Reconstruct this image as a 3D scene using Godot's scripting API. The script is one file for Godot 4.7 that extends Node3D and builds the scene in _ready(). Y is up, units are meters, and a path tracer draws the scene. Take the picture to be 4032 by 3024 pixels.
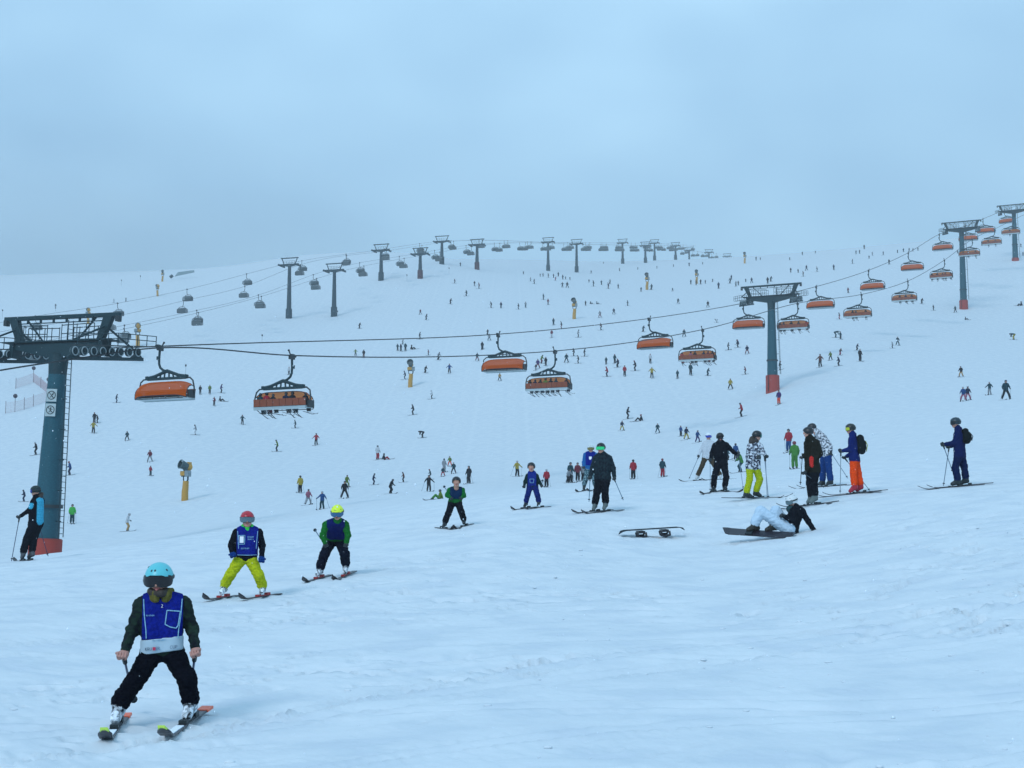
extends Node3D
# A ski slope on a hazy day: the snow slope, an orange eight-seat lift, a grey lift behind it, skiers and snow guns.
# Places are metres: x to the right, d = -z uphill, y up. The ground's height is a smooth surface through TABLE.

const EYE := 1.75

func _ready() -> void:
	stage()
	prepare()
	build_ground()
	build_orange_lift()
	build_grey_lifts()
	build_snow_guns()
	build_small_things()
	build_near_people()
	build_skiers()
	build_clods()
	build_snowfall()

func stage() -> void:
	var cam := Camera3D.new()
	cam.name = "camera"
	add_child(cam)
	cam.position = Vector3(0, EYE, 0)
	cam.rotation_degrees = Vector3(5.69, 0, 0)
	cam.fov = 28.08
	cam.near = 0.1
	cam.far = 6000.0
	var world := WorldEnvironment.new()
	world.name = "world"
	var e := Environment.new()
	e.background_mode = Environment.BG_SKY
	var sky := Sky.new()
	var pan := PanoramaSkyMaterial.new()
	pan.panorama = ImageTexture.create_from_image(cloud_cover())
	sky.sky_material = pan
	e.sky = sky
	e.tonemap_mode = Environment.TONE_MAPPER_LINEAR
	e.tonemap_exposure = 1.0
	e.fog_enabled = true
	e.fog_mode = Environment.FOG_MODE_EXPONENTIAL
	e.fog_density = 0.00065
	e.fog_light_color = Color(0.89, 0.965, 1.0).linear_to_srgb()
	e.volumetric_fog_enabled = true
	e.volumetric_fog_density = 0.0
	e.sdfgi_enabled = true
	e.ssao_enabled = true
	e.ssil_enabled = true
	world.environment = e
	add_child(world)
	var sun := DirectionalLight3D.new()
	sun.name = "sun"
	add_child(sun)
	sun.rotation_degrees = Vector3(-38, -28, 0)
	sun.light_energy = 0.44
	sun.light_angular_distance = 18.0
	sun.light_color = Color(0.97, 0.98, 1.0)
	sun.shadow_enabled = true

func cloud_cover() -> Image:
	# an even overcast with soft, slow patches of thicker and thinner cloud
	var n := FastNoiseLite.new()
	n.seed = 11
	n.frequency = 1.0
	n.fractal_octaves = 4
	n.fractal_gain = 0.5
	var w := 768
	var h := 384
	var im := Image.create(w, h, false, Image.FORMAT_RGBF)
	for y in h:
		var up := PI * (0.5 - (y + 0.5) / h)
		for x in w:
			var az := TAU * (x + 0.5) / w
			var q := Vector3(cos(az) * cos(up), sin(up) * 2.2, sin(az) * cos(up))
			var a := n.get_noise_3dv(q * 2.6)
			var b := n.get_noise_3dv(q * 7.0 + Vector3(5, 3, 1))
			var k := 1.0 + 0.30 * a + 0.09 * b
			im.set_pixel(x, y, Color(0.465 * k, 0.775 * lerpf(1.0, k, 0.8), 1.07 * lerpf(1.0, k, 0.6)))
	return im

# ---------------------------------------------------------------- ground
const NT := 23
const NS := 31
var rough := FastNoiseLite.new()
var streak := FastNoiseLite.new()
var warp := FastNoiseLite.new()

func cell_at(i: int, j: int) -> float:
	return TABLE[clampi(j, 0, NS - 1) * NT + clampi(i, 0, NT - 1)]

func cubic(a: float, b: float, c: float, d: float, t: float) -> float:
	return b + 0.5 * t * (c - a + t * (2.0 * a - 5.0 * b + 4.0 * c - d + t * (3.0 * (b - c) + d - a)))

func slope_height(x: float, d: float) -> float:
	if d > 780.0:
		# the slope rolls over beyond the last brow
		var e := 780.0 + (d - 780.0) * 0.3
		x *= e / d
		d = e
	var t := clampf((x / (d + 40.0) + 0.66) / 1.32 * (NT - 1), 0.0, NT - 1.001)
	var s := clampf((log((d + 60.0) / 60.0) - log(0.6)) / (log(1160.0 / 60.0) - log(0.6)) * (NS - 1), 0.0, NS - 1.001)
	var i := int(t)
	var j := int(s)
	var ft := t - i
	var c := [0.0, 0.0, 0.0, 0.0]
	for m in 4:
		c[m] = cubic(cell_at(i - 1, j + m - 1), cell_at(i, j + m - 1), cell_at(i + 1, j + m - 1), cell_at(i + 2, j + m - 1), ft)
	return cubic(c[0], c[1], c[2], c[3], s - j) * (d + 40.0)

func relief(x: float, d: float) -> float:
	# ski tracks and loose clumps; real height, only centimetres
	var far := clampf(1.0 - d / 140.0, 0.0, 1.0)
	if far <= 0.0:
		return 0.0
	var wx := x + 0.9 * warp.get_noise_2d(x * 0.25, d * 0.25)
	var wd := d + 0.9 * warp.get_noise_2d(x * 0.25 + 40.0, d * 0.25)
	var ca := 0.906
	var sa := 0.423
	var along := wx * ca + wd * sa
	var across := -wx * sa + wd * ca
	var tracks := absf(streak.get_noise_2d(along * 0.16, across * 2.1))
	var groove := -0.014 * (1.0 - smoothstep(0.0, 0.07, tracks))
	var tracks2 := absf(streak.get_noise_2d(across * 0.22 + 90.0, along * 1.5 + 31.0))
	groove += -0.008 * (1.0 - smoothstep(0.0, 0.05, tracks2))
	var patch := smoothstep(-0.25, 0.35, warp.get_noise_2d(x * 0.14 + 7.0, d * 0.14 - 3.0) + 0.03 * x)
	var dash := streak.get_noise_2d(along * 0.8 + 11.0, across * 2.6 + 5.0)
	groove -= 0.10 * (0.12 + 0.88 * patch) * smoothstep(0.30, 0.50, dash)
	var cl := rough.get_noise_2d(x * 2.6, d * 2.6)
	var clump := 0.035 * patch * maxf(cl - 0.15, 0.0) * 2.0
	# carved ski tracks: long shallow troughs with a soft berm on the lower side
	if d < 75.0 and d > 5.0:
		for q in carved:
			var e: float = d - q[0] - q[1] * x - q[2] * sin(x * q[3] + q[4])
			if e > -0.5 and e < 0.5:
				var a: float = e / q[5]
				groove += -0.032 * exp(-a * a) + 0.022 * exp(-(a + 1.7) * (a + 1.7))
				a = (e - q[6]) / q[5]
				groove += -0.026 * exp(-a * a) + 0.014 * exp(-(a + 1.7) * (a + 1.7))
	return far * (groove + clump + 0.010 * rough.get_noise_2d(x * 0.9, d * 0.9) + 0.05 * warp.get_noise_2d(x * 0.2, d * 0.2))

func ground(x: float, d: float) -> float:
	return slope_height(x, d) + relief(x, d)

func foot(x: float, d: float) -> Vector3:
	return Vector3(x, ground(x, d), -d)

var carved := []

func build_ground() -> void:
	var rng := RandomNumberGenerator.new()
	rng.seed = 5
	for i in 34:
		carved.append([8.0 + 52.0 * pow(rng.randf(), 1.4), rng.randf_range(-0.15, 0.9), rng.randf_range(0.2, 1.6), rng.randf_range(0.12, 0.5), rng.randf() * TAU, rng.randf_range(0.05, 0.11), rng.randf_range(0.22, 0.4)])
	rough.seed = 3
	rough.frequency = 1.0
	rough.fractal_octaves = 3
	streak.seed = 8
	streak.frequency = 1.0
	streak.fractal_octaves = 2
	warp.seed = 21
	warp.frequency = 1.0
	warp.fractal_octaves = 2
	var rows := PackedFloat32Array()
	var d := -22.0
	while d < 1040.0:
		rows.append(d)
		d += 1.2 if d < 4.0 else maxf(0.05, d * 0.0062)
	var cols := PackedFloat32Array()
	var inner := 330
	var outer := 22
	var nc := inner + 2 * outer + 1
	var vs := PackedVector3Array()
	var ns := PackedVector3Array()
	var ix := PackedInt32Array()
	var nr := rows.size()
	vs.resize(nc * nr)
	ns.resize(nc * nr)
	for r in nr:
		var dd := rows[r]
		var half := 0.40 * maxf(dd, 0.0) + 2.5
		var wide := 34.0 + 0.75 * maxf(dd, 0.0)
		for c in nc:
			var x := 0.0
			if c < outer:
				var f := float(outer - c) / outer
				x = -half - (wide - half) * f * f
			elif c > outer + inner:
				var f := float(c - outer - inner) / outer
				x = half + (wide - half) * f * f
			else:
				x = lerpf(-half, half, float(c - outer) / inner)
			vs[r * nc + c] = Vector3(x, ground(x, dd), -dd)
	for r in nr:
		for c in nc:
			var i := r * nc + c
			var tx := vs[i + 1 if c < nc - 1 else i] - vs[i - 1 if c > 0 else i]
			var tz := vs[i + nc if r < nr - 1 else i] - vs[i - nc if r > 0 else i]
			ns[i] = tx.cross(tz).normalized()
			if r < nr - 1 and c < nc - 1:
				ix.append_array(PackedInt32Array([i, i + nc, i + 1, i + 1, i + nc, i + nc + 1]))
	var am := ArrayMesh.new()
	var arr := []
	arr.resize(Mesh.ARRAY_MAX)
	arr[Mesh.ARRAY_VERTEX] = vs
	arr[Mesh.ARRAY_NORMAL] = ns
	arr[Mesh.ARRAY_INDEX] = ix
	am.add_surface_from_arrays(Mesh.PRIMITIVE_TRIANGLES, arr)
	var m := StandardMaterial3D.new()
	m.resource_name = "packed snow"
	m.albedo_color = Color.WHITE
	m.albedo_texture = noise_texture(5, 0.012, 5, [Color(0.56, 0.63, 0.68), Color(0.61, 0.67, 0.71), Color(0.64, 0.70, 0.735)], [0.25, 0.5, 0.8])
	m.uv1_triplanar = true
	m.uv1_world_triplanar = true
	m.uv1_scale = Vector3(0.13, 0.13, 0.13)
	m.normal_enabled = true
	m.normal_texture = bump_texture(9, 0.03, 5, 3.0)
	m.normal_scale = 0.3
	m.roughness = 0.85
	m.metallic_specular = 0.3
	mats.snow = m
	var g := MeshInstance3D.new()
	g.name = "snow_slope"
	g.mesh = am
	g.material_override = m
	g.set_meta("kind", "structure")
	g.set_meta("label", "broad white piste rising into the haze with faint ski tracks")
	add_child(g)
	# a thicker patch of cloud hanging behind the brow
	var thick := FogMaterial.new()
	thick.density = 0.0006
	thick.albedo = Color(0.93, 0.97, 1.0)
	for e in [[Vector3(-250, 196, -960), Vector3(330, 130, 300)], [Vector3(-420, 190, -980), Vector3(420, 120, 300)], [Vector3(-190, 168, -940), Vector3(260, 90, 240)]]:
		var c := FogVolume.new()
		c.name = numbered("cloud")
		c.shape = RenderingServer.FOG_VOLUME_SHAPE_ELLIPSOID
		c.size = e[1]
		c.position = e[0]
		c.material = thick
		c.set_meta("kind", "stuff")
		c.set_meta("label", "faint darker patch of cloud hanging behind the brow")
		c.set_meta("category", "cloud")
		add_child(c)

func noise_texture(sd: int, freq: float, oct: int, cols: Array, offs: Array) -> NoiseTexture2D:
	var n := FastNoiseLite.new()
	n.seed = sd
	n.frequency = freq
	n.fractal_octaves = oct
	var t := NoiseTexture2D.new()
	t.noise = n
	t.width = 512
	t.height = 512
	t.seamless = true
	var g := Gradient.new()
	g.offsets = PackedFloat32Array(offs)
	var cc := PackedColorArray()
	for c in cols:
		cc.append(c.linear_to_srgb())
	g.colors = cc
	t.color_ramp = g
	return t

func bump_texture(sd: int, freq: float, oct: int, strength: float) -> NoiseTexture2D:
	var n := FastNoiseLite.new()
	n.seed = sd
	n.frequency = freq
	n.fractal_octaves = oct
	var t := NoiseTexture2D.new()
	t.noise = n
	t.width = 512
	t.height = 512
	t.seamless = true
	t.as_normal_map = true
	t.bump_strength = strength
	return t

# ---------------------------------------------------------------- small mesh builder
class MB:
	var v := PackedVector3Array()
	var n := PackedVector3Array()

	func tri(a: Vector3, b: Vector3, c: Vector3) -> void:
		var k := (c - a).cross(b - a).normalized()
		v.append_array(PackedVector3Array([a, b, c]))
		n.append_array(PackedVector3Array([k, k, k]))

	func quad(a: Vector3, b: Vector3, c: Vector3, d: Vector3) -> void:
		tri(a, b, c)
		tri(a, c, d)

	func squad(a: Vector3, b: Vector3, c: Vector3, d: Vector3, na: Vector3, nb: Vector3, nc: Vector3, nd: Vector3) -> void:
		strip(a, b, c, na, nb, nc)
		strip(a, c, d, na, nc, nd)

	func strip(a: Vector3, b: Vector3, c: Vector3, na: Vector3, nb: Vector3, nc: Vector3) -> void:
		# front faces run clockwise: turn the triangle to agree with its normals
		if (c - a).cross(b - a).dot(na + nb + nc) < 0.0:
			v.append_array(PackedVector3Array([a, c, b]))
			n.append_array(PackedVector3Array([na, nc, nb]))
		else:
			v.append_array(PackedVector3Array([a, b, c]))
			n.append_array(PackedVector3Array([na, nb, nc]))

	func hexa(p: Array) -> void:
		# p: 0-3 lower ring, 4-7 upper ring
		quad(p[0], p[1], p[2], p[3])
		quad(p[7], p[6], p[5], p[4])
		for i in 4:
			var j := (i + 1) % 4
			quad(p[i], p[i + 4], p[j + 4], p[j])

	func box(c: Vector3, s: Vector3, b := Basis.IDENTITY) -> void:
		# a box with chamfered long edges
		var h := s * 0.5
		var ch := minf(minf(h.x, h.y), h.z) * 0.18
		var ring := [Vector2(-h.x + ch, -h.y), Vector2(h.x - ch, -h.y), Vector2(h.x, -h.y + ch), Vector2(h.x, h.y - ch), Vector2(h.x - ch, h.y), Vector2(-h.x + ch, h.y), Vector2(-h.x, h.y - ch), Vector2(-h.x, -h.y + ch)]
		for i in 8:
			var a: Vector2 = ring[i]
			var d: Vector2 = ring[(i + 1) % 8]
			quad(c + b * Vector3(a.x, a.y, -h.z), c + b * Vector3(d.x, d.y, -h.z), c + b * Vector3(d.x, d.y, h.z), c + b * Vector3(a.x, a.y, h.z))
		for z in [-h.z, h.z]:
			for i in range(1, 7):
				var a: Vector2 = ring[0]
				var e: Vector2 = ring[i]
				var f: Vector2 = ring[i + 1]
				tri(c + b * Vector3(a.x, a.y, z), c + b * Vector3(e.x, e.y, z), c + b * Vector3(f.x, f.y, z))

	func beam(a: Vector3, b: Vector3, w: float, h: float, up := Vector3.UP) -> void:
		var z := (b - a).normalized()
		var x := up.cross(z)
		if x.length() < 0.01:
			x = Vector3.RIGHT.cross(z)
		x = x.normalized()
		box((a + b) * 0.5, Vector3(w, h, (b - a).length()), Basis(x, z.cross(x), z))

	func tube(p: Array, r: Variant, sides := 8, caps := true) -> void:
		var rings := []
		var nrm := []
		var px := Vector3.ZERO
		for i in p.size():
			var t: Vector3 = (p[mini(i + 1, p.size() - 1)] - p[maxi(i - 1, 0)]).normalized()
			var x := px - t * px.dot(t)
			if x.length() < 0.05:
				x = Vector3.UP.cross(t)
				if x.length() < 0.05:
					x = Vector3.RIGHT.cross(t)
			x = x.normalized()
			px = x
			var y := t.cross(x)
			var rr: float = r[i] if r is Array else r
			var ring := []
			var nn := []
			for k in sides:
				var a := TAU * k / sides
				var dir := x * cos(a) + y * sin(a)
				ring.append(p[i] + dir * rr)
				nn.append(dir)
			rings.append(ring)
			nrm.append(nn)
		for i in p.size() - 1:
			for k in sides:
				var q := (k + 1) % sides
				squad(rings[i][k], rings[i][q], rings[i + 1][q], rings[i + 1][k], nrm[i][k], nrm[i][q], nrm[i + 1][q], nrm[i + 1][k])
		if caps:
			for e in [0, p.size() - 1]:
				for k in range(1, sides - 1):
					tri(rings[e][0], rings[e][k], rings[e][k + 1])

	func ellip(c: Vector3, r: Vector3, b := Basis.IDENTITY, su := 12, sv := 8) -> void:
		for i in sv:
			for k in su:
				var q := []
				var w := []
				for e in [[i, k], [i, k + 1], [i + 1, k + 1], [i + 1, k]]:
					var th: float = PI * e[0] / sv
					var ph: float = TAU * e[1] / su
					var u := Vector3(sin(th) * cos(ph), cos(th), sin(th) * sin(ph))
					q.append(c + b * (u * r))
					w.append((b * (u / r)).normalized())
				squad(q[0], q[1], q[2], q[3], w[0], w[1], w[2], w[3])

	func torus(c: Vector3, axis: Vector3, R: float, r: float, su := 20, sv := 6) -> void:
		var z := axis.normalized()
		var x := z.cross(Vector3.UP if absf(z.y) < 0.9 else Vector3.RIGHT).normalized()
		var y := z.cross(x)
		for i in su:
			for k in sv:
				var q := []
				var w := []
				for e in [[i, k], [i + 1, k], [i + 1, k + 1], [i, k + 1]]:
					var a: float = TAU * e[0] / su
					var t: float = TAU * e[1] / sv
					var o := x * cos(a) + y * sin(a)
					var dir := o * cos(t) + z * sin(t)
					q.append(c + o * R + dir * r)
					w.append(dir)
				squad(q[0], q[1], q[2], q[3], w[0], w[1], w[2], w[3])

	func drum(a: Vector3, b: Vector3, ra: float, rb: float, sides := 14) -> void:
		tube([a, b], [ra, rb], sides)

	func add(d: Dictionary, t: Transform3D) -> void:
		for p in d.v:
			v.append(t * p)
		var nb := t.basis.orthonormalized()
		for q in d.n:
			n.append(nb * q)

	func mesh() -> ArrayMesh:
		var am := ArrayMesh.new()
		var arr := []
		arr.resize(Mesh.ARRAY_MAX)
		arr[Mesh.ARRAY_VERTEX] = v
		arr[Mesh.ARRAY_NORMAL] = n
		am.add_surface_from_arrays(Mesh.PRIMITIVE_TRIANGLES, arr)
		return am

	func put(called: String, m: Material, parent: Node) -> MeshInstance3D:
		var o := MeshInstance3D.new()
		o.name = called
		o.mesh = mesh()
		o.material_override = m
		parent.add_child(o, true)
		return o

func piece(called: String, me: Mesh, m: Material, parent: Node, t := Transform3D.IDENTITY) -> MeshInstance3D:
	var o := MeshInstance3D.new()
	o.name = called
	o.mesh = me
	if m:
		o.material_override = m
	o.transform = t
	parent.add_child(o, true)
	return o

var taken := {}

func numbered(called: String) -> String:
	var k: int = taken.get(called, -1) + 1
	taken[called] = k
	return called if k == 0 else "%s_%03d" % [called, k]

func thing(called: String, label: String, category: String, at := Vector3.ZERO, turn := Basis.IDENTITY, group := "") -> Node3D:
	var o := Node3D.new()
	o.name = numbered(called)
	o.transform = Transform3D(turn, at)
	o.set_meta("label", label)
	o.set_meta("category", category)
	if group:
		o.set_meta("group", group)
	add_child(o)
	return o

func copy_of(o: Node3D, called: String, label: String, at: Vector3, turn: Basis, group := "") -> Node3D:
	var c := o.duplicate()
	c.name = numbered(called)
	c.transform = Transform3D(turn, at)
	c.set_meta("label", label)
	if group:
		c.set_meta("group", group)
	add_child(c)
	return c

# ---------------------------------------------------------------- materials
var made := {}
var mats := {}

func flat(c: Color, r := 0.7, metal := 0.0, spec := 0.5) -> StandardMaterial3D:
	var key := "%s %s %s %s" % [c, r, metal, spec]
	if made.has(key):
		return made[key]
	var m := StandardMaterial3D.new()
	m.albedo_color = c.linear_to_srgb()
	m.roughness = r
	m.metallic = metal
	m.metallic_specular = spec
	made[key] = m
	return m

var weave: NoiseTexture2D
var crease: NoiseTexture2D

func cloth(c: Color, r := 0.75) -> StandardMaterial3D:
	var key := "cloth %s %s" % [c, r]
	if made.has(key):
		return made[key]
	var m := StandardMaterial3D.new()
	m.albedo_color = c.linear_to_srgb()
	m.roughness = r
	m.metallic_specular = 0.12
	m.albedo_texture = crease
	m.normal_enabled = true
	m.normal_texture = weave
	m.normal_scale = 0.9
	m.uv1_triplanar = true
	m.uv1_scale = Vector3(2.6, 2.6, 2.6)
	made[key] = m
	return m

func print_cloth(cols: Array, offs: Array, freq: float, sd: int) -> StandardMaterial3D:
	var m := StandardMaterial3D.new()
	m.albedo_texture = noise_texture(sd, freq, 3, cols, offs)
	m.uv1_triplanar = true
	m.uv1_scale = Vector3(1.6, 1.6, 1.6)
	m.roughness = 0.8
	m.metallic_specular = 0.25
	return m

func painted(c: Color, worn: Color, r := 0.55) -> StandardMaterial3D:
	# weathered paint: blotches and fine scratches
	var key := "paint %s" % c
	if made.has(key):
		return made[key]
	var m := StandardMaterial3D.new()
	m.albedo_texture = noise_texture(31, 0.02, 5, [c * 0.8, c, c, worn], [0.2, 0.45, 0.62, 0.9])
	m.uv1_triplanar = true
	m.uv1_scale = Vector3(0.7, 0.7, 0.7)
	m.roughness = r
	m.metallic_specular = 0.4
	made[key] = m
	return m

var cloth_colours := {
	"k": Color(0.010, 0.013, 0.020), "n": Color(0.010, 0.020, 0.060), "b": Color(0.015, 0.07, 0.22), "r": Color(0.36, 0.022, 0.04), "m": Color(0.16, 0.02, 0.04),
	"y": Color(0.42, 0.33, 0.05), "o": Color(0.13, 0.20, 0.03), "g": Color(0.07, 0.24, 0.05), "G": Color(0.07, 0.48, 0.08), "t": Color(0.012, 0.055, 0.075),
	"w": Color(0.55, 0.60, 0.64), "e": Color(0.28, 0.31, 0.34), "p": Color(0.05, 0.02, 0.14), "P": Color(0.36, 0.12, 0.18), "O": Color(0.75, 0.08, 0.035), "B": Color(0.13, 0.06, 0.05), "c": Color(0.45, 0.28, 0.12)}

func prepare() -> void:
	weave = bump_texture(14, 0.03, 5, 6.0)
	crease = noise_texture(15, 0.02, 5, [Color(0.62, 0.62, 0.62), Color(0.85, 0.85, 0.85), Color(1, 1, 1)], [0.3, 0.5, 0.75])
	mats.steel = painted(Color(0.003, 0.027, 0.036), Color(0.009, 0.046, 0.058))
	mats.column = painted(Color(0.005, 0.070, 0.098), Color(0.018, 0.115, 0.145))
	mats.dark = flat(Color(0.008, 0.016, 0.020), 0.5)
	mats.rope = flat(Color(0.012, 0.018, 0.024), 0.5, 0.3)
	mats.liner = flat(Color(0.30, 0.36, 0.38), 0.7)
	mats.pad = painted(Color(0.36, 0.042, 0.028), Color(0.22, 0.05, 0.045), 0.7)
	mats.grey = painted(Color(0.010, 0.036, 0.052), Color(0.02, 0.05, 0.065))
	mats.greypad = painted(Color(0.085, 0.030, 0.036), Color(0.06, 0.03, 0.035))
	mats.greyseat = flat(Color(0.05, 0.075, 0.085), 0.6)
	mats.silver = flat(Color(0.42, 0.50, 0.52), 0.35, 0.4)
	mats.board = flat(Color(0.01, 0.01, 0.016), 0.35)
	mats.white = flat(Color(0.80, 0.83, 0.86), 0.6)
	mats.caked = flat(Color(0.78, 0.86, 0.93), 0.95)
	var bub := StandardMaterial3D.new()
	bub.albedo_color = Color(0.60, 0.085, 0.0005).linear_to_srgb()
	bub.albedo_color.a = 0.93
	bub.transparency = BaseMaterial3D.TRANSPARENCY_ALPHA
	bub.roughness = 0.3
	bub.metallic_specular = 0.12
	bub.backlight_enabled = true
	bub.backlight = Color(1.0, 0.26, 0.001).linear_to_srgb()
	bub.cull_mode = BaseMaterial3D.CULL_DISABLED
	mats.bubble = bub
	var gb := StandardMaterial3D.new()
	gb.albedo_color = Color(0.05, 0.075, 0.085).linear_to_srgb()
	gb.albedo_color.a = 0.75
	gb.transparency = BaseMaterial3D.TRANSPARENCY_ALPHA
	gb.roughness = 0.12
	gb.cull_mode = BaseMaterial3D.CULL_DISABLED
	mats.greybubble = gb
# ---------------------------------------------------------------- the orange lift
func smooth_line(p: Array, per: int) -> Array:
	var q := []
	for e in p:
		q.append(Vector3(e[0], e[1], -e[2]))
	var o := []
	for i in q.size() - 1:
		var a: Vector3 = q[maxi(i - 1, 0)]
		var d: Vector3 = q[mini(i + 2, q.size() - 1)]
		for k in per:
			var t := float(k) / per
			# gentle tangents, scaled by the chord so that unequal steps stay smooth
			var b: Vector3 = q[i]
			var c: Vector3 = q[i + 1]
			var lb := (b - a).length() + 0.001
			var lc := (c - b).length()
			var ld := (d - c).length() + 0.001
			var mb := ((c - b) / lc * lb + (b - a) / lb * lc) / (lb + lc) * lc if i > 0 else c - b
			var mc := ((c - b) / lc * ld + (d - c) / ld * lc) / (lc + ld) * lc if i < q.size() - 2 else c - b
			var t2 := t * t
			var t3 := t2 * t
			o.append(b * (2 * t3 - 3 * t2 + 1) + mb * (t3 - 2 * t2 + t) + c * (-2 * t3 + 3 * t2) + mc * (t3 - t2))
	o.append(q[-1])
	return o

func rope(p: Array, r: float, label: String, group: String) -> Array:
	var line := smooth_line(p, 8)
	var m := MB.new()
	m.tube(line, r, 6)
	var t := thing("haul_rope", label, "rope", Vector3.ZERO, Basis.IDENTITY, group)
	m.put("steel_cable", mats.rope, t)
	return line

func on_line(line: Array, d: float) -> Vector3:
	for i in line.size() - 1:
		if line[i].z >= -d and line[i + 1].z <= -d:
			return line[i].lerp(line[i + 1], (line[i].z + d) / (line[i].z - line[i + 1].z))
	return line[-1]

func tower_column(t: Node3D, h: float, rb: float, rt: float, m: Material, flange: float) -> void:
	var c := MB.new()
	c.tube([Vector3(0, -3.0, 0), Vector3(0, flange, 0), Vector3(0, h, 0)], [rb * 1.04, lerpf(rb, rt, flange / h), rt], 14)
	var col := c.put("column", m, t)
	var f := MB.new()
	var fr := lerpf(rb, rt, flange / h)
	f.drum(Vector3(0, flange - 0.09, 0), Vector3(0, flange + 0.09, 0), fr + 0.12, fr + 0.12, 16)
	f.put("flange", mats.dark, col)
	for q in [0.42, 0.66, 0.86]:
		var sm := MB.new()
		var ry := lerpf(rb, rt, q) + 0.012
		sm.drum(Vector3(0, h * q - 0.03, 0), Vector3(0, h * q + 0.03, 0), ry, ry, 14)
		sm.put("weld_seam", m, col)

func orange_tower(i: int, at: Vector3, label: String, pad_h: float) -> void:
	var g := ground(at.x, -at.z)
	var hs := at.y - g
	var turn := Basis(Vector3.UP, -atan2(0.5, 1.0))
	# local x: across the line, local -z: uphill
	var inc: float = [0.12, 0.18, 0.22, 0.22][i]
	var base := Vector3(at.x, g, at.z)
	if i == 0:
		# this pylon leans a little, square to its rope
		var view := Vector3(-at.x, 0, -at.z).normalized()
		turn = Basis(view, -0.04) * turn
		base.x -= hs * 0.04
	var t := thing("lift_tower", label, "lift tower", base, turn, "pylons of the orange chairlift")
	tower_column(t, hs - 0.5, 0.8, 0.5, mats.column, 2.9 if i == 0 else 4.4)
	var p := MB.new()
	p.tube([Vector3(0, -2.0, 0), Vector3(0, pad_h - 0.06, 0), Vector3(0, pad_h, 0)], [0.98, 0.95, 0.86], 20)
	var pad := p.put("base_pad", mats.pad, t)
	var st := MB.new()
	st.beam(Vector3(-0.32, 0.0, 0.92), Vector3(-0.32, pad_h - 0.1, 0.90), 0.34, 0.05, Vector3.RIGHT)
	if i > 0:
		st.put("dark_strip", mats.dark, pad)
	# crossarm, deep at the column and shallow at the tips
	var a := MB.new()
	for s in [-1.0, 1.0]:
		var w := 0.34
		a.hexa([Vector3(0, hs - 0.4, -w), Vector3(s * 3.55, hs + 0.3, -w * 0.8), Vector3(s * 3.55, hs + 0.3, w * 0.8), Vector3(0, hs - 0.4, w), Vector3(0, hs + 0.56, -w), Vector3(s * 3.55, hs + 0.56, -w * 0.8), Vector3(s * 3.55, hs + 0.56, w * 0.8), Vector3(0, hs + 0.56, w)])
	a.drum(Vector3(0, hs - 1.3, 0), Vector3(0, hs - 0.1, 0), 0.52, 0.58, 14)
	a.beam(Vector3(-4.1, hs + 0.66, 0), Vector3(4.1, hs + 0.66, 0), 1.0, 0.07)
	a.put("crossarm", mats.steel, t)
	# portal frame over the arm
	var f := MB.new()
	f.beam(Vector3(-4.4, hs + 2.14, 0), Vector3(4.4, hs + 2.14, 0), 0.26, 0.24)
	f.put("lifting_beam", mats.steel, t)
	for s in [-1.0, 1.0]:
		var l := MB.new()
		var w := 0.16
		l.hexa([Vector3(s * 2.85, hs + 0.6, -w), Vector3(s * 3.25, hs + 0.6, -w), Vector3(s * 3.25, hs + 0.6, w), Vector3(s * 2.85, hs + 0.6, w), Vector3(s * 3.3, hs + 2.03, -w), Vector3(s * 3.95, hs + 2.03, -w), Vector3(s * 3.95, hs + 2.03, w), Vector3(s * 3.3, hs + 2.03, w)])
		l.put("portal_leg", mats.steel, t)
		var b := MB.new()
		b.beam(Vector3(s * 2.65, hs + 2.04, 0), Vector3(s * 1.25, hs + 0.66, 0), 0.09, 0.09)
		b.put("brace", mats.steel, t)
		b = MB.new()
		b.beam(Vector3(s * 3.4, hs + 1.55, 0.1), Vector3(s * 3.5, hs + 0.35, -2.6), 0.10, 0.10)
		b.put("brace", mats.steel, t)
		b = MB.new()
		b.beam(Vector3(s * 3.4, hs + 1.55, -0.1), Vector3(s * 3.5, hs + 0.35, 2.6), 0.10, 0.10)
		b.put("brace", mats.steel, t)
		var hk := MB.new()
		hk.box(Vector3(s * 4.3, hs + 1.9, 0), Vector3(0.24, 0.34, 0.3))
		hk.put("rope_catcher", mats.dark, t)
	var pipe := MB.new()
	pipe.tube([Vector3(-3.3, hs + 1.8, 0.12), Vector3(3.3, hs + 1.8, 0.12)], 0.035, 6)
	for k in 6:
		var x := -2.5 + k
		pipe.box(Vector3(x, hs + 1.9, 0.1), Vector3(0.09, 0.22, 0.12))
	pipe.put("hoist_rail", mats.steel, t)
	# railings of the catwalk on the arm
	for s in [-1.0, 1.0]:
		var r := MB.new()
		for y in [1.12, 1.62]:
			r.tube([Vector3(-3.0, hs + y, s * 0.5), Vector3(-0.55, hs + y - 0.06, s * 0.5)], 0.028, 5)
			r.tube([Vector3(0.55, hs + y - 0.06, s * 0.5), Vector3(3.0, hs + y, s * 0.5)], 0.028, 5)
		for x in [-3.0, -2.4, -1.7, -1.15, -0.55, 0.55, 1.0, 1.7, 2.4, 3.0]:
			r.tube([Vector3(x, hs + 0.66, s * 0.5), Vector3(x, hs + 1.62, s * 0.5)], 0.026, 5)
		r.put("railing", mats.steel, t)
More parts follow.
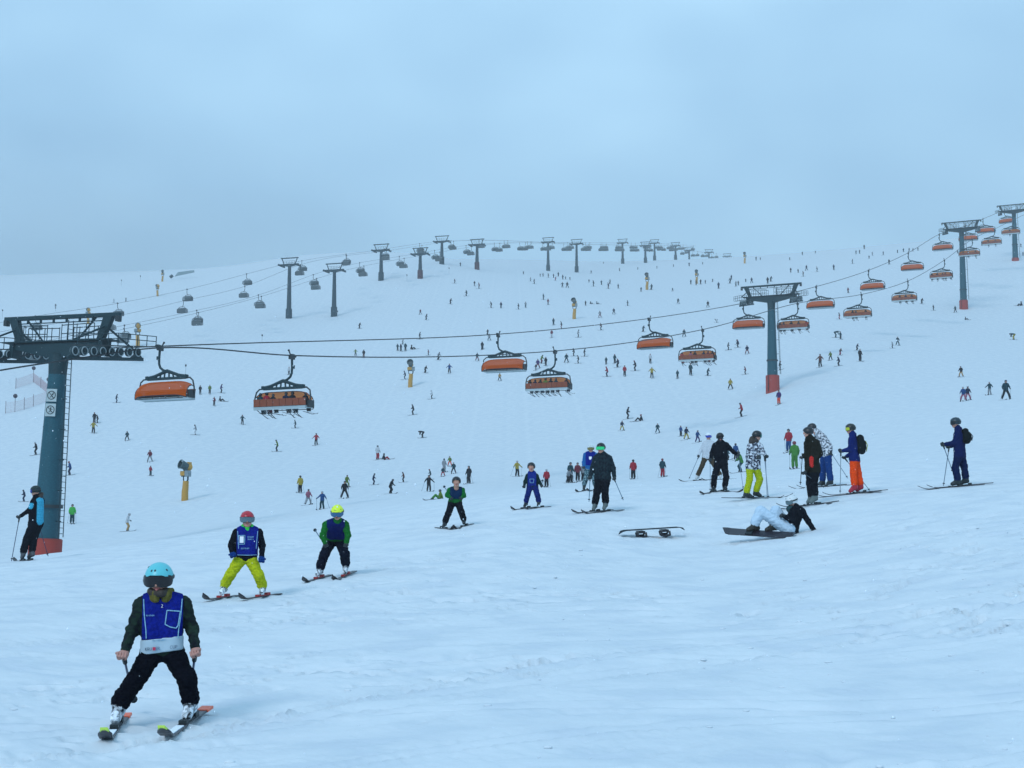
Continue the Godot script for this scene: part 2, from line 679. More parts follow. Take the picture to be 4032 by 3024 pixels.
	# the two sheave trains with their walkways
	for s in [-1.0, 1.0]:
		var x: float = s * 3.6
		var tr := MB.new()
		tr.beam(Vector3(x, hs - 0.42 + 3.1 * inc, -3.1), Vector3(x, hs - 0.42 - 3.1 * inc, 3.1), 0.22, 0.20)
		for k in 4:
			var z := -2.62 + k * 1.75
			var hk := hs - z * inc
			tr.hexa([Vector3(x - 0.07, hk - 0.4, z - 0.55), Vector3(x + 0.07, hk - 0.4, z - 0.55), Vector3(x + 0.07, hk - 0.4, z + 0.55), Vector3(x - 0.07, hk - 0.4, z + 0.55), Vector3(x - 0.07, hk - 0.05, z - 0.12), Vector3(x + 0.07, hk - 0.05, z - 0.12), Vector3(x + 0.07, hk - 0.05, z + 0.12), Vector3(x - 0.07, hk - 0.05, z + 0.12)])
		tr.box(Vector3(x - s * 0.2, hs + 0.2, 0), Vector3(0.3, 0.9, 0.8))
		var train := tr.put("sheave_train", mats.steel, t)
		for k in 8:
			var z := -2.62 + k * 0.75
			var hk := hs - z * inc
			var w := MB.new()
			w.drum(Vector3(x - 0.07, hk, z), Vector3(x + 0.07, hk, z), 0.27, 0.27, 18)
			w.drum(Vector3(x - 0.13, hk, z), Vector3(x + 0.13, hk, z), 0.07, 0.07, 8)
			w.put("sheave", mats.steel, train)
			var ln := MB.new()
			ln.torus(Vector3(x + 0.075, hk, z), Vector3.RIGHT, 0.235, 0.035, 20, 5)
			ln.torus(Vector3(x - 0.075, hk, z), Vector3.RIGHT, 0.235, 0.035, 20, 5)
			ln.put("wheel_liner", mats.liner, train)
		var wk := MB.new()
		wk.box(Vector3(x + s * 0.55, hs + 0.32, 0), Vector3(0.55, 0.05, 6.6), Basis(Vector3.RIGHT, inc))
		wk.put("walkway", mats.dark, t)
		var rl := MB.new()
		for y in [0.75, 1.05]:
			rl.tube([Vector3(x + s * 0.8, hs + y - 0.12 + 3.3 * inc, -3.3), Vector3(x + s * 0.8, hs + y, 0), Vector3(x + s * 0.8, hs + y - 0.12 - 3.3 * inc, 3.3)], 0.026, 5)
		for k in 9:
			var z := -3.3 + k * 0.825
			rl.tube([Vector3(x + s * 0.8, hs + 0.32 - z * inc, z), Vector3(x + s * 0.8, hs + 1.05 - 0.036 * absf(z) - z * inc, z)], 0.026, 5)
		rl.put("railing", mats.steel, t)
	# ladder up the uphill side, seen at the column's edge
	var lad := MB.new()
	var lx := 0.84
	for s in [-0.2, 0.2]:
		lad.tube([Vector3(lx + 0.36, pad_h + 0.1, s + 0.1), Vector3(lx, hs + 1.9, s + 0.1)], 0.028, 5)
	for k in 5:
		var y := pad_h + 1.0 + k * (hs - 3.0) / 5.0
		lad.tube([Vector3(0.3, y, 0.0), Vector3(lx + 0.36 - 0.34 * y / hs, y, 0.1)], 0.03, 5)
	var ladder := lad.put("ladder", mats.steel, t)
	var rung := MB.new()
	rung.tube([Vector3(0, 0, -0.2), Vector3(0, 0, 0.2)], 0.018, 5)
	var rm := rung.mesh()
	var y := pad_h + 0.3
	while y < hs + 1.5:
		piece("rung", rm, mats.steel, ladder, Transform3D(Basis.IDENTITY, Vector3(lx + 0.36 - 0.34 * (y - pad_h) / (hs + 1.9 - pad_h), y, 0.1)))
		y += 0.33
	# warning signs: a figure in a struck-out ring
	if i == 0:
		for k in 2:
			var yy := hs - 2.55 - k * 0.86
			var rr := lerpf(0.8, 0.5, yy / hs) + 0.05
			var dir := Vector3(-0.18, 0, 1).rotated(Vector3.UP, 0.52).normalized()
			var c := dir * rr + Vector3(0, yy, 0)
			var bs := Basis(Vector3.UP.cross(dir).normalized(), Vector3.UP, dir)
			var sp := MB.new()
			sp.box(c, Vector3(0.62, 0.74, 0.03), bs)
			var sg := sp.put("warning_sign", flat(Color(0.36, 0.44, 0.45), 0.6), t)
			var ring := MB.new()
			ring.torus(c + dir * 0.02, dir, 0.235, 0.024, 24, 5)
			ring.beam(c + bs * Vector3(-0.16, 0.17, 0.024), c + bs * Vector3(0.16, -0.17, 0.024), 0.035, 0.01, dir)
			ring.put("prohibition_ring", mats.dark, sg)
			var fg := MB.new()
			var lean := 0.08 if k == 0 else 0.0
			fg.ellip(c + bs * Vector3(0.02 + lean, 0.12, 0.02), Vector3(0.04, 0.04, 0.012), bs, 8, 6)
			fg.beam(c + bs * Vector3(0.01 + lean, 0.09, 0.02), c + bs * Vector3(0.0, -0.03, 0.02), 0.05, 0.012, dir)
			fg.beam(c + bs * Vector3(0.0, -0.03, 0.02), c + bs * Vector3(-0.09, -0.15, 0.02), 0.035, 0.012, dir)
			fg.beam(c + bs * Vector3(0.0, -0.03, 0.02), c + bs * Vector3(0.08, -0.13, 0.02), 0.035, 0.012, dir)
			fg.beam(c + bs * Vector3(0.02, 0.06, 0.02), c + bs * Vector3(0.13, 0.02, 0.02), 0.03, 0.012, dir)
			fg.put("pictogram", mats.dark, sg)

func orange_chair() -> Node3D:
	# origin: the grip on the rope; -z: direction of travel; the seat hangs 0.7 m to one side
	var t := Node3D.new()
	t.set_meta("category", "chairlift chair")
	var g := MB.new()
	g.ellip(Vector3(0, 0.02, -0.05), Vector3(0.12, 0.15, 0.42), Basis.IDENTITY, 10, 6)
	g.tube([Vector3(0, 0.1, 0.25), Vector3(0, 0.34, 0.42)], 0.05, 6)
	g.ellip(Vector3(0, 0.36, 0.44), Vector3(0.08, 0.08, 0.08), Basis.IDENTITY, 8, 6)
	g.box(Vector3(0.02, -0.12, 0.1), Vector3(0.2, 0.22, 0.5))
	g.put("grip", mats.dark, t)
	var h := MB.new()
	h.tube([Vector3(0, -0.1, 0.05), Vector3(0.02, -0.8, 0.05), Vector3(0.0, -1.15, 0.05), Vector3(-0.12, -1.42, 0.05), Vector3(-0.38, -1.6, 0.05), Vector3(-0.7, -1.72, 0.05)], [0.085, 0.08, 0.08, 0.085, 0.09, 0.1], 8)
	h.box(Vector3(0.12, -0.75, 0.05), Vector3(0.14, 0.24, 0.16))
	h.put("hanger", mats.steel, t)
	# suspension frame: two arched plates with windows, and end blocks
	var fr := MB.new()
	var c := Vector3(-0.7, 0, 0.05)
	for s in [-1.0, 1.0]:
		fr.tube([c + Vector3(0, -1.66, 0), c + Vector3(s * 0.45, -1.8, 0), c + Vector3(s * 1.0, -1.98, 0), c + Vector3(s * 1.6, -2.1, 0)], [0.13, 0.11, 0.105, 0.13], 7)
		for k in 3:
			var x: float = s * (0.18 + k * 0.34)
			fr.beam(c + Vector3(x, -1.78 - absf(x) * 0.26, 0), c + Vector3(x * 1.12, -2.16, 0), 0.09, 0.09)
		fr.box(c + Vector3(s * 1.6, -2.1, 0), Vector3(0.26, 0.26, 0.26))
	fr.beam(c + Vector3(-1.6, -2.17, 0), c + Vector3(1.6, -2.17, 0), 0.2, 0.17)
	fr.put("suspension_frame", mats.steel, t)
	for s in [-1.0, 1.0]:
		var a := MB.new()
		a.tube([c + Vector3(s * 1.55, -2.15, 0), c + Vector3(s * 1.95, -2.18, 0), c + Vector3(s * 2.2, -2.38, 0.0), c + Vector3(s * 2.29, -2.8, 0.05), c + Vector3(s * 2.28, -3.2, 0.12), c + Vector3(s * 2.2, -3.5, 0.15)], 0.055, 7)
		a.put("side_arm", mats.dark, t)
		var cheek := MB.new()
		cheek.box(c + Vector3(s * 2.22, -3.3, -0.1), Vector3(0.08, 0.5, 0.7))
		cheek.put("armrest", mats.dark, t)
	# bubble: a curved hood from the back edge over the riders to their knees, with bowed ends
	var prof := [Vector2(0.20, -2.43), Vector2(0.05, -2.40), Vector2(-0.15, -2.40), Vector2(-0.45, -2.50), Vector2(-0.70, -2.72), Vector2(-0.84, -3.0), Vector2(-0.86, -3.28), Vector2(-0.80, -3.42)]
	var nb := 16
	var grid := []
	for i in nb + 1:
		var f := float(i) / nb * 2.0 - 1.0
		var edge := pow(absf(f), 6.0)
		var row := []
		for q in prof:
			row.append(c + Vector3(f * 2.16, q.y - edge * 0.16 * (1.0 + (q.y + 3.42)), q.x * (1.0 - edge * 0.35)))
		grid.append(row)
	var b := MB.new()
	for i in nb:
		for k in prof.size() - 1:
			var q := [grid[i][k], grid[i + 1][k], grid[i + 1][k + 1], grid[i][k + 1]]
			var w := []
			for e in [[i, k], [i + 1, k], [i + 1, k + 1], [i, k + 1]]:
				var du: Vector3 = grid[mini(e[0] + 1, nb)][e[1]] - grid[maxi(e[0] - 1, 0)][e[1]]
				var dv: Vector3 = grid[e[0]][mini(e[1] + 1, prof.size() - 1)] - grid[e[0]][maxi(e[1] - 1, 0)]
				w.append(du.cross(dv).normalized())
			b.squad(q[0], q[1], q[2], q[3], w[0], w[1], w[2], w[3])
	var bb := b.put("bubble", mats.bubble, t)
	var rim := MB.new()
	for e in [0, nb]:
		rim.tube(grid[e], 0.03, 5)
	var back_rim := []
	var front_rim := []
	for i in nb + 1:
		back_rim.append(grid[i][0])
		front_rim.append(grid[i][-1])
	rim.tube(front_rim, 0.035, 5)
	rim.tube(back_rim, 0.025, 5)
	rim.put("bubble_rim", mats.dark, bb)
	# seats
	var pan := MB.new()
	pan.hexa([c + Vector3(-2.15, -3.62, 0.36), c + Vector3(2.15, -3.62, 0.36), c + Vector3(2.15, -3.58, -0.42), c + Vector3(-2.15, -3.58, -0.42), c + Vector3(-2.15, -3.44, 0.42), c + Vector3(2.15, -3.44, 0.42), c + Vector3(2.15, -3.5, -0.44), c + Vector3(-2.15, -3.5, -0.44)])
	pan.beam(c + Vector3(-2.12, -3.58, 0.40), c + Vector3(2.12, -3.58, 0.40), 0.06, 0.16)
	pan.put("seat_pan", mats.silver, t)
	var bp := MB.new()
	bp.box(Vector3.ZERO, Vector3(0.50, 0.50, 0.07))
	var bm := bp.mesh()
	var cu := MB.new()
	cu.box(Vector3.ZERO, Vector3(0.50, 0.09, 0.5))
	var cm := cu.mesh()
	for k in 8:
		var x := -1.87 + k * 0.535
		piece("backrest", bm, flat(Color(0.22, 0.045, 0.012), 0.7), t, Transform3D(Basis(Vector3.RIGHT, 0.12), c + Vector3(x, -3.16, 0.40)))
		piece("seat_cushion", cm, mats.dark, t, Transform3D(Basis.IDENTITY, c + Vector3(x, -3.42, -0.02)))
	var fb := MB.new()
	fb.tube([c + Vector3(-2.1, -3.05, -0.45), c + Vector3(2.1, -3.05, -0.45)], 0.035, 6)
	fb.tube([c + Vector3(-2.0, -3.62, -0.72), c + Vector3(2.0, -3.62, -0.72)], 0.03, 6)
	for x in [-1.6, -0.55, 0.55, 1.6]:
		fb.tube([c + Vector3(x, -3.05, -0.45), c + Vector3(x, -3.62, -0.72)], 0.025, 6)
	fb.put("safety_bar", mats.dark, t)
	return t

var chair_up_spots := []

func build_orange_lift() -> void:
	var names := ["large dark teal lift tower with red padded base and two square warning signs", "dark teal lift tower with tall red base at mid slope", "hazy teal lift tower standing above the red based one", "faint lift tower furthest up the orange chairlift"]
	for i in 4:
		var e: Array = orange_towers[i]
		orange_tower(i, Vector3(e[0], e[1], -e[2]), names[i], [1.05, 2.3, 2.0, 0.7][i])
	var down := rope(rope_down, 0.048, "dark steel rope carrying the empty orange chairs", "ropes of the orange chairlift")
	var up := rope(rope_up, 0.048, "dark steel rope carrying the occupied orange chairs", "ropes of the orange chairlift")
	var proto := orange_chair()
	var ord := ["first", "second", "third", "fourth", "fifth", "sixth", "seventh", "eighth", "ninth", "tenth", "eleventh"]
	var first := true
	var ds := [102.8, 147.3, 182.6, 214.7, 248.4, 280.0, 310.0, 338.2, 366.0, 388.0, 418.0]
	var uphill := -atan2(0.5, 1.0)
	for i in ds.size():
		var p := on_line(down, ds[i])
		var lab: String = "empty orange bubble chair, %s up from the tower with warning signs" % ord[i]
		var c: Node3D = copy_of(proto, "orange_chair", lab, p + Vector3(0, -0.05, 0), Basis(Vector3.UP, uphill + PI + 0.07 * sin(i * 2.3)) * Basis(Vector3.RIGHT, 0.05 * sin(i * 1.7 + 1.0)), "empty orange chairs going down")
	ds = [104.2, 142.0, 178.3, 213.4, 246.0, 276.6, 306.8, 334.5, 360.5, 386.0]
	for i in ds.size():
		var p := on_line(up, ds[i])
		var lab: String = "occupied orange bubble chair, %s up from the tower with warning signs" % ord[i]
		var at := p + Vector3(0, -0.05, 0)
		copy_of(proto, "orange_chair", lab, at, Basis(Vector3.UP, uphill), "occupied orange chairs going up")
		chair_up_spots.append(at)
	proto.free()

# ---------------------------------------------------------------- the grey lifts behind
func grey_tower(at: Vector3, label: String, red: bool) -> void:
	var g := slope_height(at.x, -at.z)
	var hs := maxf(at.y, g + 4.2) - g
	var t := thing("grey_lift_tower", label, "lift tower", Vector3(at.x, g, at.z), Basis(Vector3.UP, -atan2(0.33, 1.0)), "pylons of the grey chairlifts")
	var c := MB.new()
	c.tube([Vector3(0, -8, 0), Vector3(0, 0, 0), Vector3(0, hs - 0.2, 0)], [0.75, 0.66, 0.40], 12)
	c.put("column", mats.grey, t)
	var p := MB.new()
	p.drum(Vector3(0, -2, 0), Vector3(0, 2.4, 0), 0.85, 0.80, 12)
	p.put("base_pad", mats.greypad if red else mats.grey, t)
	var a := MB.new()
	for s in [-1.0, 1.0]:
		a.hexa([Vector3(0, hs - 0.45, -0.25), Vector3(s * 2.6, hs + 0.05, -0.2), Vector3(s * 2.6, hs + 0.05, 0.2), Vector3(0, hs - 0.45, 0.25), Vector3(0, hs + 0.35, -0.25), Vector3(s * 2.6, hs + 0.35, -0.2), Vector3(s * 2.6, hs + 0.35, 0.2), Vector3(0, hs + 0.35, 0.25)])
	a.put("crossarm", mats.grey, t)
	for s in [-1.0, 1.0]:
		var l := MB.new()
		l.beam(Vector3(s * 1.55, hs + 0.3, 0), Vector3(s * 2.15, hs + 1.75, 0), 0.2, 0.2)
		l.put("portal_leg", mats.grey, t)
		var w := MB.new()
		w.box(Vector3(s * 2.3, hs - 0.1, 0), Vector3(0.3, 0.35, 3.6))
		for k in 6:
			w.drum(Vector3(s * 2.3 - 0.12, hs, -1.5 + k * 0.6), Vector3(s * 2.3 + 0.12, hs, -1.5 + k * 0.6), 0.22, 0.22, 10)
		w.put("sheave_train", mats.grey, t)
	var f := MB.new()
	f.beam(Vector3(-2.45, hs + 1.85, 0), Vector3(2.45, hs + 1.85, 0), 0.24, 0.26)
	f.put("lifting_beam", mats.grey, t)
	var r := MB.new()
	for y in [0.7, 1.1]:
		r.tube([Vector3(-1.6, hs + y, 0.3), Vector3(1.6, hs + y, 0.3)], 0.03, 5)
	for k in 5:
		r.tube([Vector3(-1.6 + k * 0.8, hs + 0.35, 0.3), Vector3(-1.6 + k * 0.8, hs + 1.1, 0.3)], 0.03, 5)
	r.put("railing", mats.grey, t)

func grey_chair() -> Node3D:
	var t := Node3D.new()
	t.set_meta("category", "chairlift chair")
	var g := MB.new()
	g.ellip(Vector3(0, 0.02, 0), Vector3(0.12, 0.14, 0.34), Basis.IDENTITY, 8, 6)
	g.put("grip", mats.dark, t)
	var h := MB.new()
	h.tube([Vector3(0, 0, 0), Vector3(0.03, -0.7, 0), Vector3(-0.05, -1.05, 0), Vector3(-0.3, -1.3, 0)], 0.06, 6)
	h.tube([Vector3(-1.15, -1.95, 0.1), Vector3(-1.05, -1.5, 0), Vector3(-0.8, -1.32, 0), Vector3(0.2, -1.32, 0), Vector3(0.45, -1.5, 0), Vector3(0.55, -1.95, 0.1)], 0.06, 6)
	h.put("hanger", mats.dark, t)
	var prof := [Vector2(0.35, -1.9), Vector2(0.25, -1.62), Vector2(-0.1, -1.52), Vector2(-0.5, -1.66), Vector2(-0.72, -2.05), Vector2(-0.7, -2.5)]
	var b := MB.new()
	for k in prof.size() - 1:
		for i in 6:
			var x0 := -1.4 + 2.2 * i / 6.0
			var x1 := -1.4 + 2.2 * (i + 1) / 6.0
			var e0 := pow(absf(x0 + 0.3) / 1.1, 5.0) * 0.15
			var e1 := pow(absf(x1 + 0.3) / 1.1, 5.0) * 0.15
			b.quad(Vector3(x0, prof[k].y - e0, prof[k].x), Vector3(x1, prof[k].y - e1, prof[k].x), Vector3(x1, prof[k + 1].y - e1, prof[k + 1].x), Vector3(x0, prof[k + 1].y - e0, prof[k + 1].x))
	b.put("bubble", mats.greybubble, t)
	var s := MB.new()
	s.box(Vector3(-0.3, -2.2, 0.36), Vector3(2.1, 0.7, 0.12))
	s.box(Vector3(-0.3, -2.6, 0.05), Vector3(2.1, 0.2, 0.7))
	s.put("seat", mats.greyseat, t)
	return t

func where_between(k: int, d: float) -> String:
	var list: Array = grey_a if k < 2 else grey_b
	var ord := ["lowest", "second", "third", "fourth", "fifth", "sixth", "seventh", "eighth", "ninth"]
	var n := 0
	for e in list:
		if d > e[2]:
			n += 1
	var side := "plain" if k < 2 else "red based"
	if n == 0:
		return "grey bubble chair downhill of the lowest pylon in the row of %s hazy pylons" % side
	return "grey bubble chair uphill of the %s pylon in the row of %s hazy pylons" % [ord[n - 1], side]

func build_grey_lifts() -> void:
	var spots := [[grey_a, "left"], [grey_b, "right"]]
	for i in grey_a.size():
		var e: Array = grey_a[i]
		grey_tower(Vector3(e[0], e[1], -e[2]), ["grey pylon where the thin grey ropes climb over the shoulder", "grey pylon behind three bunched grey chairs", "grey pylon standing on the brow with chairs below its arm", "hazy grey pylon on the far brow above the crowd", "pale pylon far up the hazy chairlift", "pale pylon far up the hazy chairlift"][i], false)
	for i in grey_b.size():
		var e: Array = grey_b[i]
		grey_tower(Vector3(e[0], e[1], -e[2]), ["grey pylon beside a piste marker with a chair across its arm", "grey pylon with a red base on the shoulder of the slope", "grey pylon with a red base on the brow", "hazy dark pylon beside the far group of skiers", "pale pylon far up the hazy chairlift", "pale pylon far up the hazy chairlift", "pale pylon far up the hazy chairlift", "pale pylon far up the hazy chairlift", "pale pylon far up the hazy chairlift"][i], i == 1 or i == 2)
	var proto := grey_chair()
	var starts := [291.0, 281.0, 274.5, 266.5]
	var ropes := [rope_a1, rope_a2, rope_b1, rope_b2]
	var turn := -atan2(0.33, 1.0)
	for k in 4:
		var raised := []
		for e in ropes[k]:
			raised.append([e[0], maxf(e[1], slope_height(e[0], e[2]) + 4.2), e[2]])
		var line := rope(raised, 0.03, "thin grey rope of the hazy chairlift", "ropes of the grey chairlifts")
		var d: float = starts[k]
		while d < 905.0:
			if d < -line[-1].z - 4.0:
				copy_of(proto, "grey_chair", where_between(k, d), on_line(line, d), Basis(Vector3.UP, turn + (PI if k % 2 == 0 else 0.0)), "grey chairs of the hazy chairlift")
			d += 26.5
	proto.free()

# ---------------------------------------------------------------- snow guns
func snow_gun(h: float) -> Node3D:
	var t := Node3D.new()
	t.set_meta("category", "snow gun")
	var yel := painted(Color(0.50, 0.27, 0.045), Color(0.36, 0.22, 0.06), 0.6)
	var k := h / 4.3
	var p := MB.new()
	p.tube([Vector3(-0.06, -0.6, 0), Vector3(-0.05, 0.9 * k, 0), Vector3(0.02, 1.45 * k, 0), Vector3(0.05, 2.0 * k, 0)], [0.36, 0.34, 0.32, 0.30], 10)
	p.put("padded_post", yel, t)
	var y := MB.new()
	y.tube([Vector3(-0.2, 1.9 * k, 0), Vector3(-0.32, 2.15 * k, 0), Vector3(-0.30, 2.5 * k, 0)], 0.06, 6)
	y.tube([Vector3(0.2, 1.9 * k, 0), Vector3(0.34, 2.15 * k, 0), Vector3(0.34, 2.5 * k, 0)], 0.09, 6)
	y.box(Vector3(0.05, 2.5 * k, 0), Vector3(0.9, 0.12, 0.5))
	y.put("yoke", mats.steel, t)
	var c := MB.new()
	c.box(Vector3(-0.18, 2.78 * k, 0.02), Vector3(0.62, 0.46, 0.6))
	c.put("pump_housing", yel, t)
	var cb := MB.new()
	cb.box(Vector3(0.36, 2.74 * k, 0.04), Vector3(0.46, 0.62, 0.5))
	cb.put("control_box", flat(Color(0.20, 0.25, 0.27), 0.5), t)
	# barrel: blows towards +z and up
	var ax := Vector3(-0.2, 0.28, 0.93).normalized()
	var o := Vector3(-0.05, 3.55 * k, 0)
	var b := MB.new()
	b.tube([o - ax * 0.25, o + ax * 0.1, o + ax * 0.55, o + ax * 0.62], [0.34, 0.38, 0.46, 0.46], 16, false)
	b.torus(o + ax * 0.62, ax, 0.44, 0.06, 18, 6)
	b.drum(o + ax * 0.3, o + ax * 0.34, 0.43, 0.43, 16)
	b.tube([o + Vector3(0, -0.3, 0), Vector3(0, 2.95 * k, 0)], [0.3, 0.16], 8)
	b.put("barrel", flat(Color(0.035, 0.075, 0.085), 0.5), t)
	var r := MB.new()
	r.tube([o - ax * 0.2, o - ax * 0.55, o - ax * 0.72], [0.38, 0.40, 0.22], 14)
	r.box(o + Vector3(0.18, 0.3, -0.35), Vector3(0.3, 0.2, 0.4))
	r.put("fan_housing", yel, t)
	return t

func build_snow_guns() -> void:
	var proto := snow_gun(4.3)
	var labels := ["yellow snow gun with a tilted barrel standing on the lower slope", "snow gun with an orange post below the upper rope", "slim tan snow gun on the mid slope", "tan snow gun on the hazy upper slope beside two skiers", "tan snow gun among skiers on the hazy upper slope", "tan post of a snow gun alone near the hazy ridge", "tan snow gun showing behind the railing of the big tower", "tan snow gun head above the big tower beam", "small tan snow gun tipped over on the hazy brow", "tan snow gun post standing against the cloud on the brow"]
	for i in snow_guns.size():
		var e: Array = snow_guns[i]
		var k: float = e[2] / 4.3
		copy_of(proto, "snow_gun", labels[i], foot(e[0], e[1]), Basis(Vector3.UP, deg_to_rad(e[3])).scaled(Vector3(k, k, k)), "snow guns along the piste")
	proto.free()

# ---------------------------------------------------------------- markers, fence, loose board
func build_small_things() -> void:
	for e in markers:
		var t := thing("piste_marker", "thin piste marker pole with a dark round top", "marker pole", foot(e[0], e[1]), Basis.IDENTITY, "piste marker poles")
		var p := MB.new()
		p.tube([Vector3(0, -0.4, 0), Vector3(0, e[2], 0)], 0.035, 6)
		p.put("pole", flat(Color(0.30, 0.34, 0.36), 0.7), t)
		var b := MB.new()
		b.ellip(Vector3(0, e[2], 0), Vector3(0.16, 0.24, 0.16), Basis.IDENTITY, 10, 8)
		b.put("top", mats.dark, t)
	net_fence(fence_high, "pinkish safety net fence bending behind the big tower", [1, 3])
	net_fence(fence_low, "pinkish safety net fence with a dark ball topped post", [1])
	# a snowboard lying upside down on its bindings
	var at := foot(board_spot[0][0], board_spot[0][1])
	var sb := thing("snowboard", "dark snowboard lying upside down on its bindings", "snowboard", at + Vector3(0, 0.02, 0), Basis(Vector3.UP, deg_to_rad(10.0)) * Basis(Vector3.RIGHT, deg_to_rad(3.0)) * Basis(Vector3.BACK, deg_to_rad(3.5)))
	piece("deck", board_mesh(1.52), flat(Color(0.010, 0.018, 0.024), 0.7, 0.0, 0.2), sb, Transform3D(Basis(Vector3.RIGHT, PI), Vector3(0, 0.17, -0.05)))
	for x in [-0.27, 0.27]:
		var b := MB.new()
		b.box(Vector3(x, 0.11, 0), Vector3(0.15, 0.05, 0.26))
		b.tube([Vector3(x - 0.09, 0.1, 0.1), Vector3(x - 0.1, 0.02, 0.12), Vector3(x, -0.01, 0.14), Vector3(x + 0.1, 0.02, 0.12), Vector3(x + 0.09, 0.1, 0.1)], 0.03, 6)
		b.tube([Vector3(x - 0.09, 0.1, -0.05), Vector3(x - 0.08, 0.03, -0.06), Vector3(x + 0.08, 0.03, -0.06), Vector3(x + 0.09, 0.1, -0.05)], 0.03, 6)
		b.put("binding", mats.board, sb)
	# tarpaulin frame and a small hut high on the slope
	var e2: Array = board_spot[1]
	var tp := thing("covered_frame", "dark snow covered frame on the hazy brow", "frame", foot(e2[0], e2[1]), Basis(Vector3.UP, 0.3))
	var m := MB.new()
	m.tube([Vector3(-4.0, 0.2, 0), Vector3(-3.2, 0.9, 0)], 0.5, 7)
	m.put("end_block", mats.grey, tp)
	m = MB.new()
	m.hexa([Vector3(-2.6, 0.6, -0.4), Vector3(3.6, 2.3, -0.4), Vector3(3.6, 2.3, 0.4), Vector3(-2.6, 0.6, 0.4), Vector3(-1.6, 2.0, -0.3), Vector3(3.4, 2.9, -0.3), Vector3(3.4, 2.9, 0.3), Vector3(-1.6, 2.0, 0.3)])
	m.put("cover", flat(Color(0.22, 0.30, 0.32), 0.8), tp)

func net_fence(pts: Array, label: String, balls: Array) -> void:
	var a := foot(pts[0][0], pts[0][1])
	var t := thing("net_fence", label, "fence", a, Basis.IDENTITY, "safety net fences")
	var pink := flat(Color(0.42, 0.20, 0.22), 0.8)
	for i in pts.size() - 1:
		var p := foot(pts[i][0], pts[i][1]) - a
		var q := foot(pts[i + 1][0], pts[i + 1][1]) - a
		var n := int(ceil((q - p).length() / 0.25))
		var m := MB.new()
		for k in 8:
			var y := 0.15 + k * 0.22
			m.tube([p + Vector3(0, y, 0), p.lerp(q, 0.5) + Vector3(0, y - 0.06, 0), q + Vector3(0, y, 0)], 0.012 if k in [0, 7] else 0.009, 4, false)
		for k in n + 1:
			var w := p.lerp(q, float(k) / n)
			m.tube([w + Vector3(0, 0.12, 0), w + Vector3(0, 1.7, 0)], 0.009, 4, false)
		m.put("net", pink, t)
	for i in pts.size():
		var p := foot(pts[i][0], pts[i][1]) - a
		var m := MB.new()
		m.tube([p + Vector3(0, -0.4, 0), p + Vector3(0, 2.0, 0)], 0.045, 6)
		var post := m.put("post", flat(Color(0.16, 0.08, 0.10), 0.7), t)
		if i in balls:
			m = MB.new()
			m.ellip(p + Vector3(0, 2.6, 0), Vector3(0.36, 0.36, 0.36), Basis.IDENTITY, 12, 8)
			m.tube([p + Vector3(0, 1.9, 0), p + Vector3(0, 2.4, 0)], 0.04, 6)
			m.put("ball", flat(Color(0.03, 0.015, 0.03), 0.6), post)

func board_mesh(len: float) -> ArrayMesh:
	# along x, rounded turned-up ends
	var m := MB.new()
	var n := 20
	var top := []
	for i in n + 1:
		var f := float(i) / n * 2.0 - 1.0
		var end := maxf(absf(f) - 0.82, 0.0) / 0.18
		var w := (0.135 + 0.015 * f * f) * sqrt(maxf(1.0 - end * end, 0.0)) + 0.004
		var lift := 0.075 * end * end
		top.append([Vector3(f * len / 2, lift, -w), Vector3(f * len / 2, lift, w)])
	for i in n:
		var up := Vector3(0, 0.014, 0)
		m.quad(top[i][0] + up, top[i + 1][0] + up, top[i + 1][1] + up, top[i][1] + up)
		m.quad(top[i][0], top[i][1], top[i + 1][1], top[i + 1][0])
		m.quad(top[i][0], top[i + 1][0], top[i + 1][0] + up, top[i][0] + up)
		m.quad(top[i][1], top[i][1] + up, top[i + 1][1] + up, top[i + 1][1])
	return m.mesh()
# ---------------------------------------------------------------- bodies: smooth unions of tapered bones, meshed as surface nets
var fold := FastNoiseLite.new()

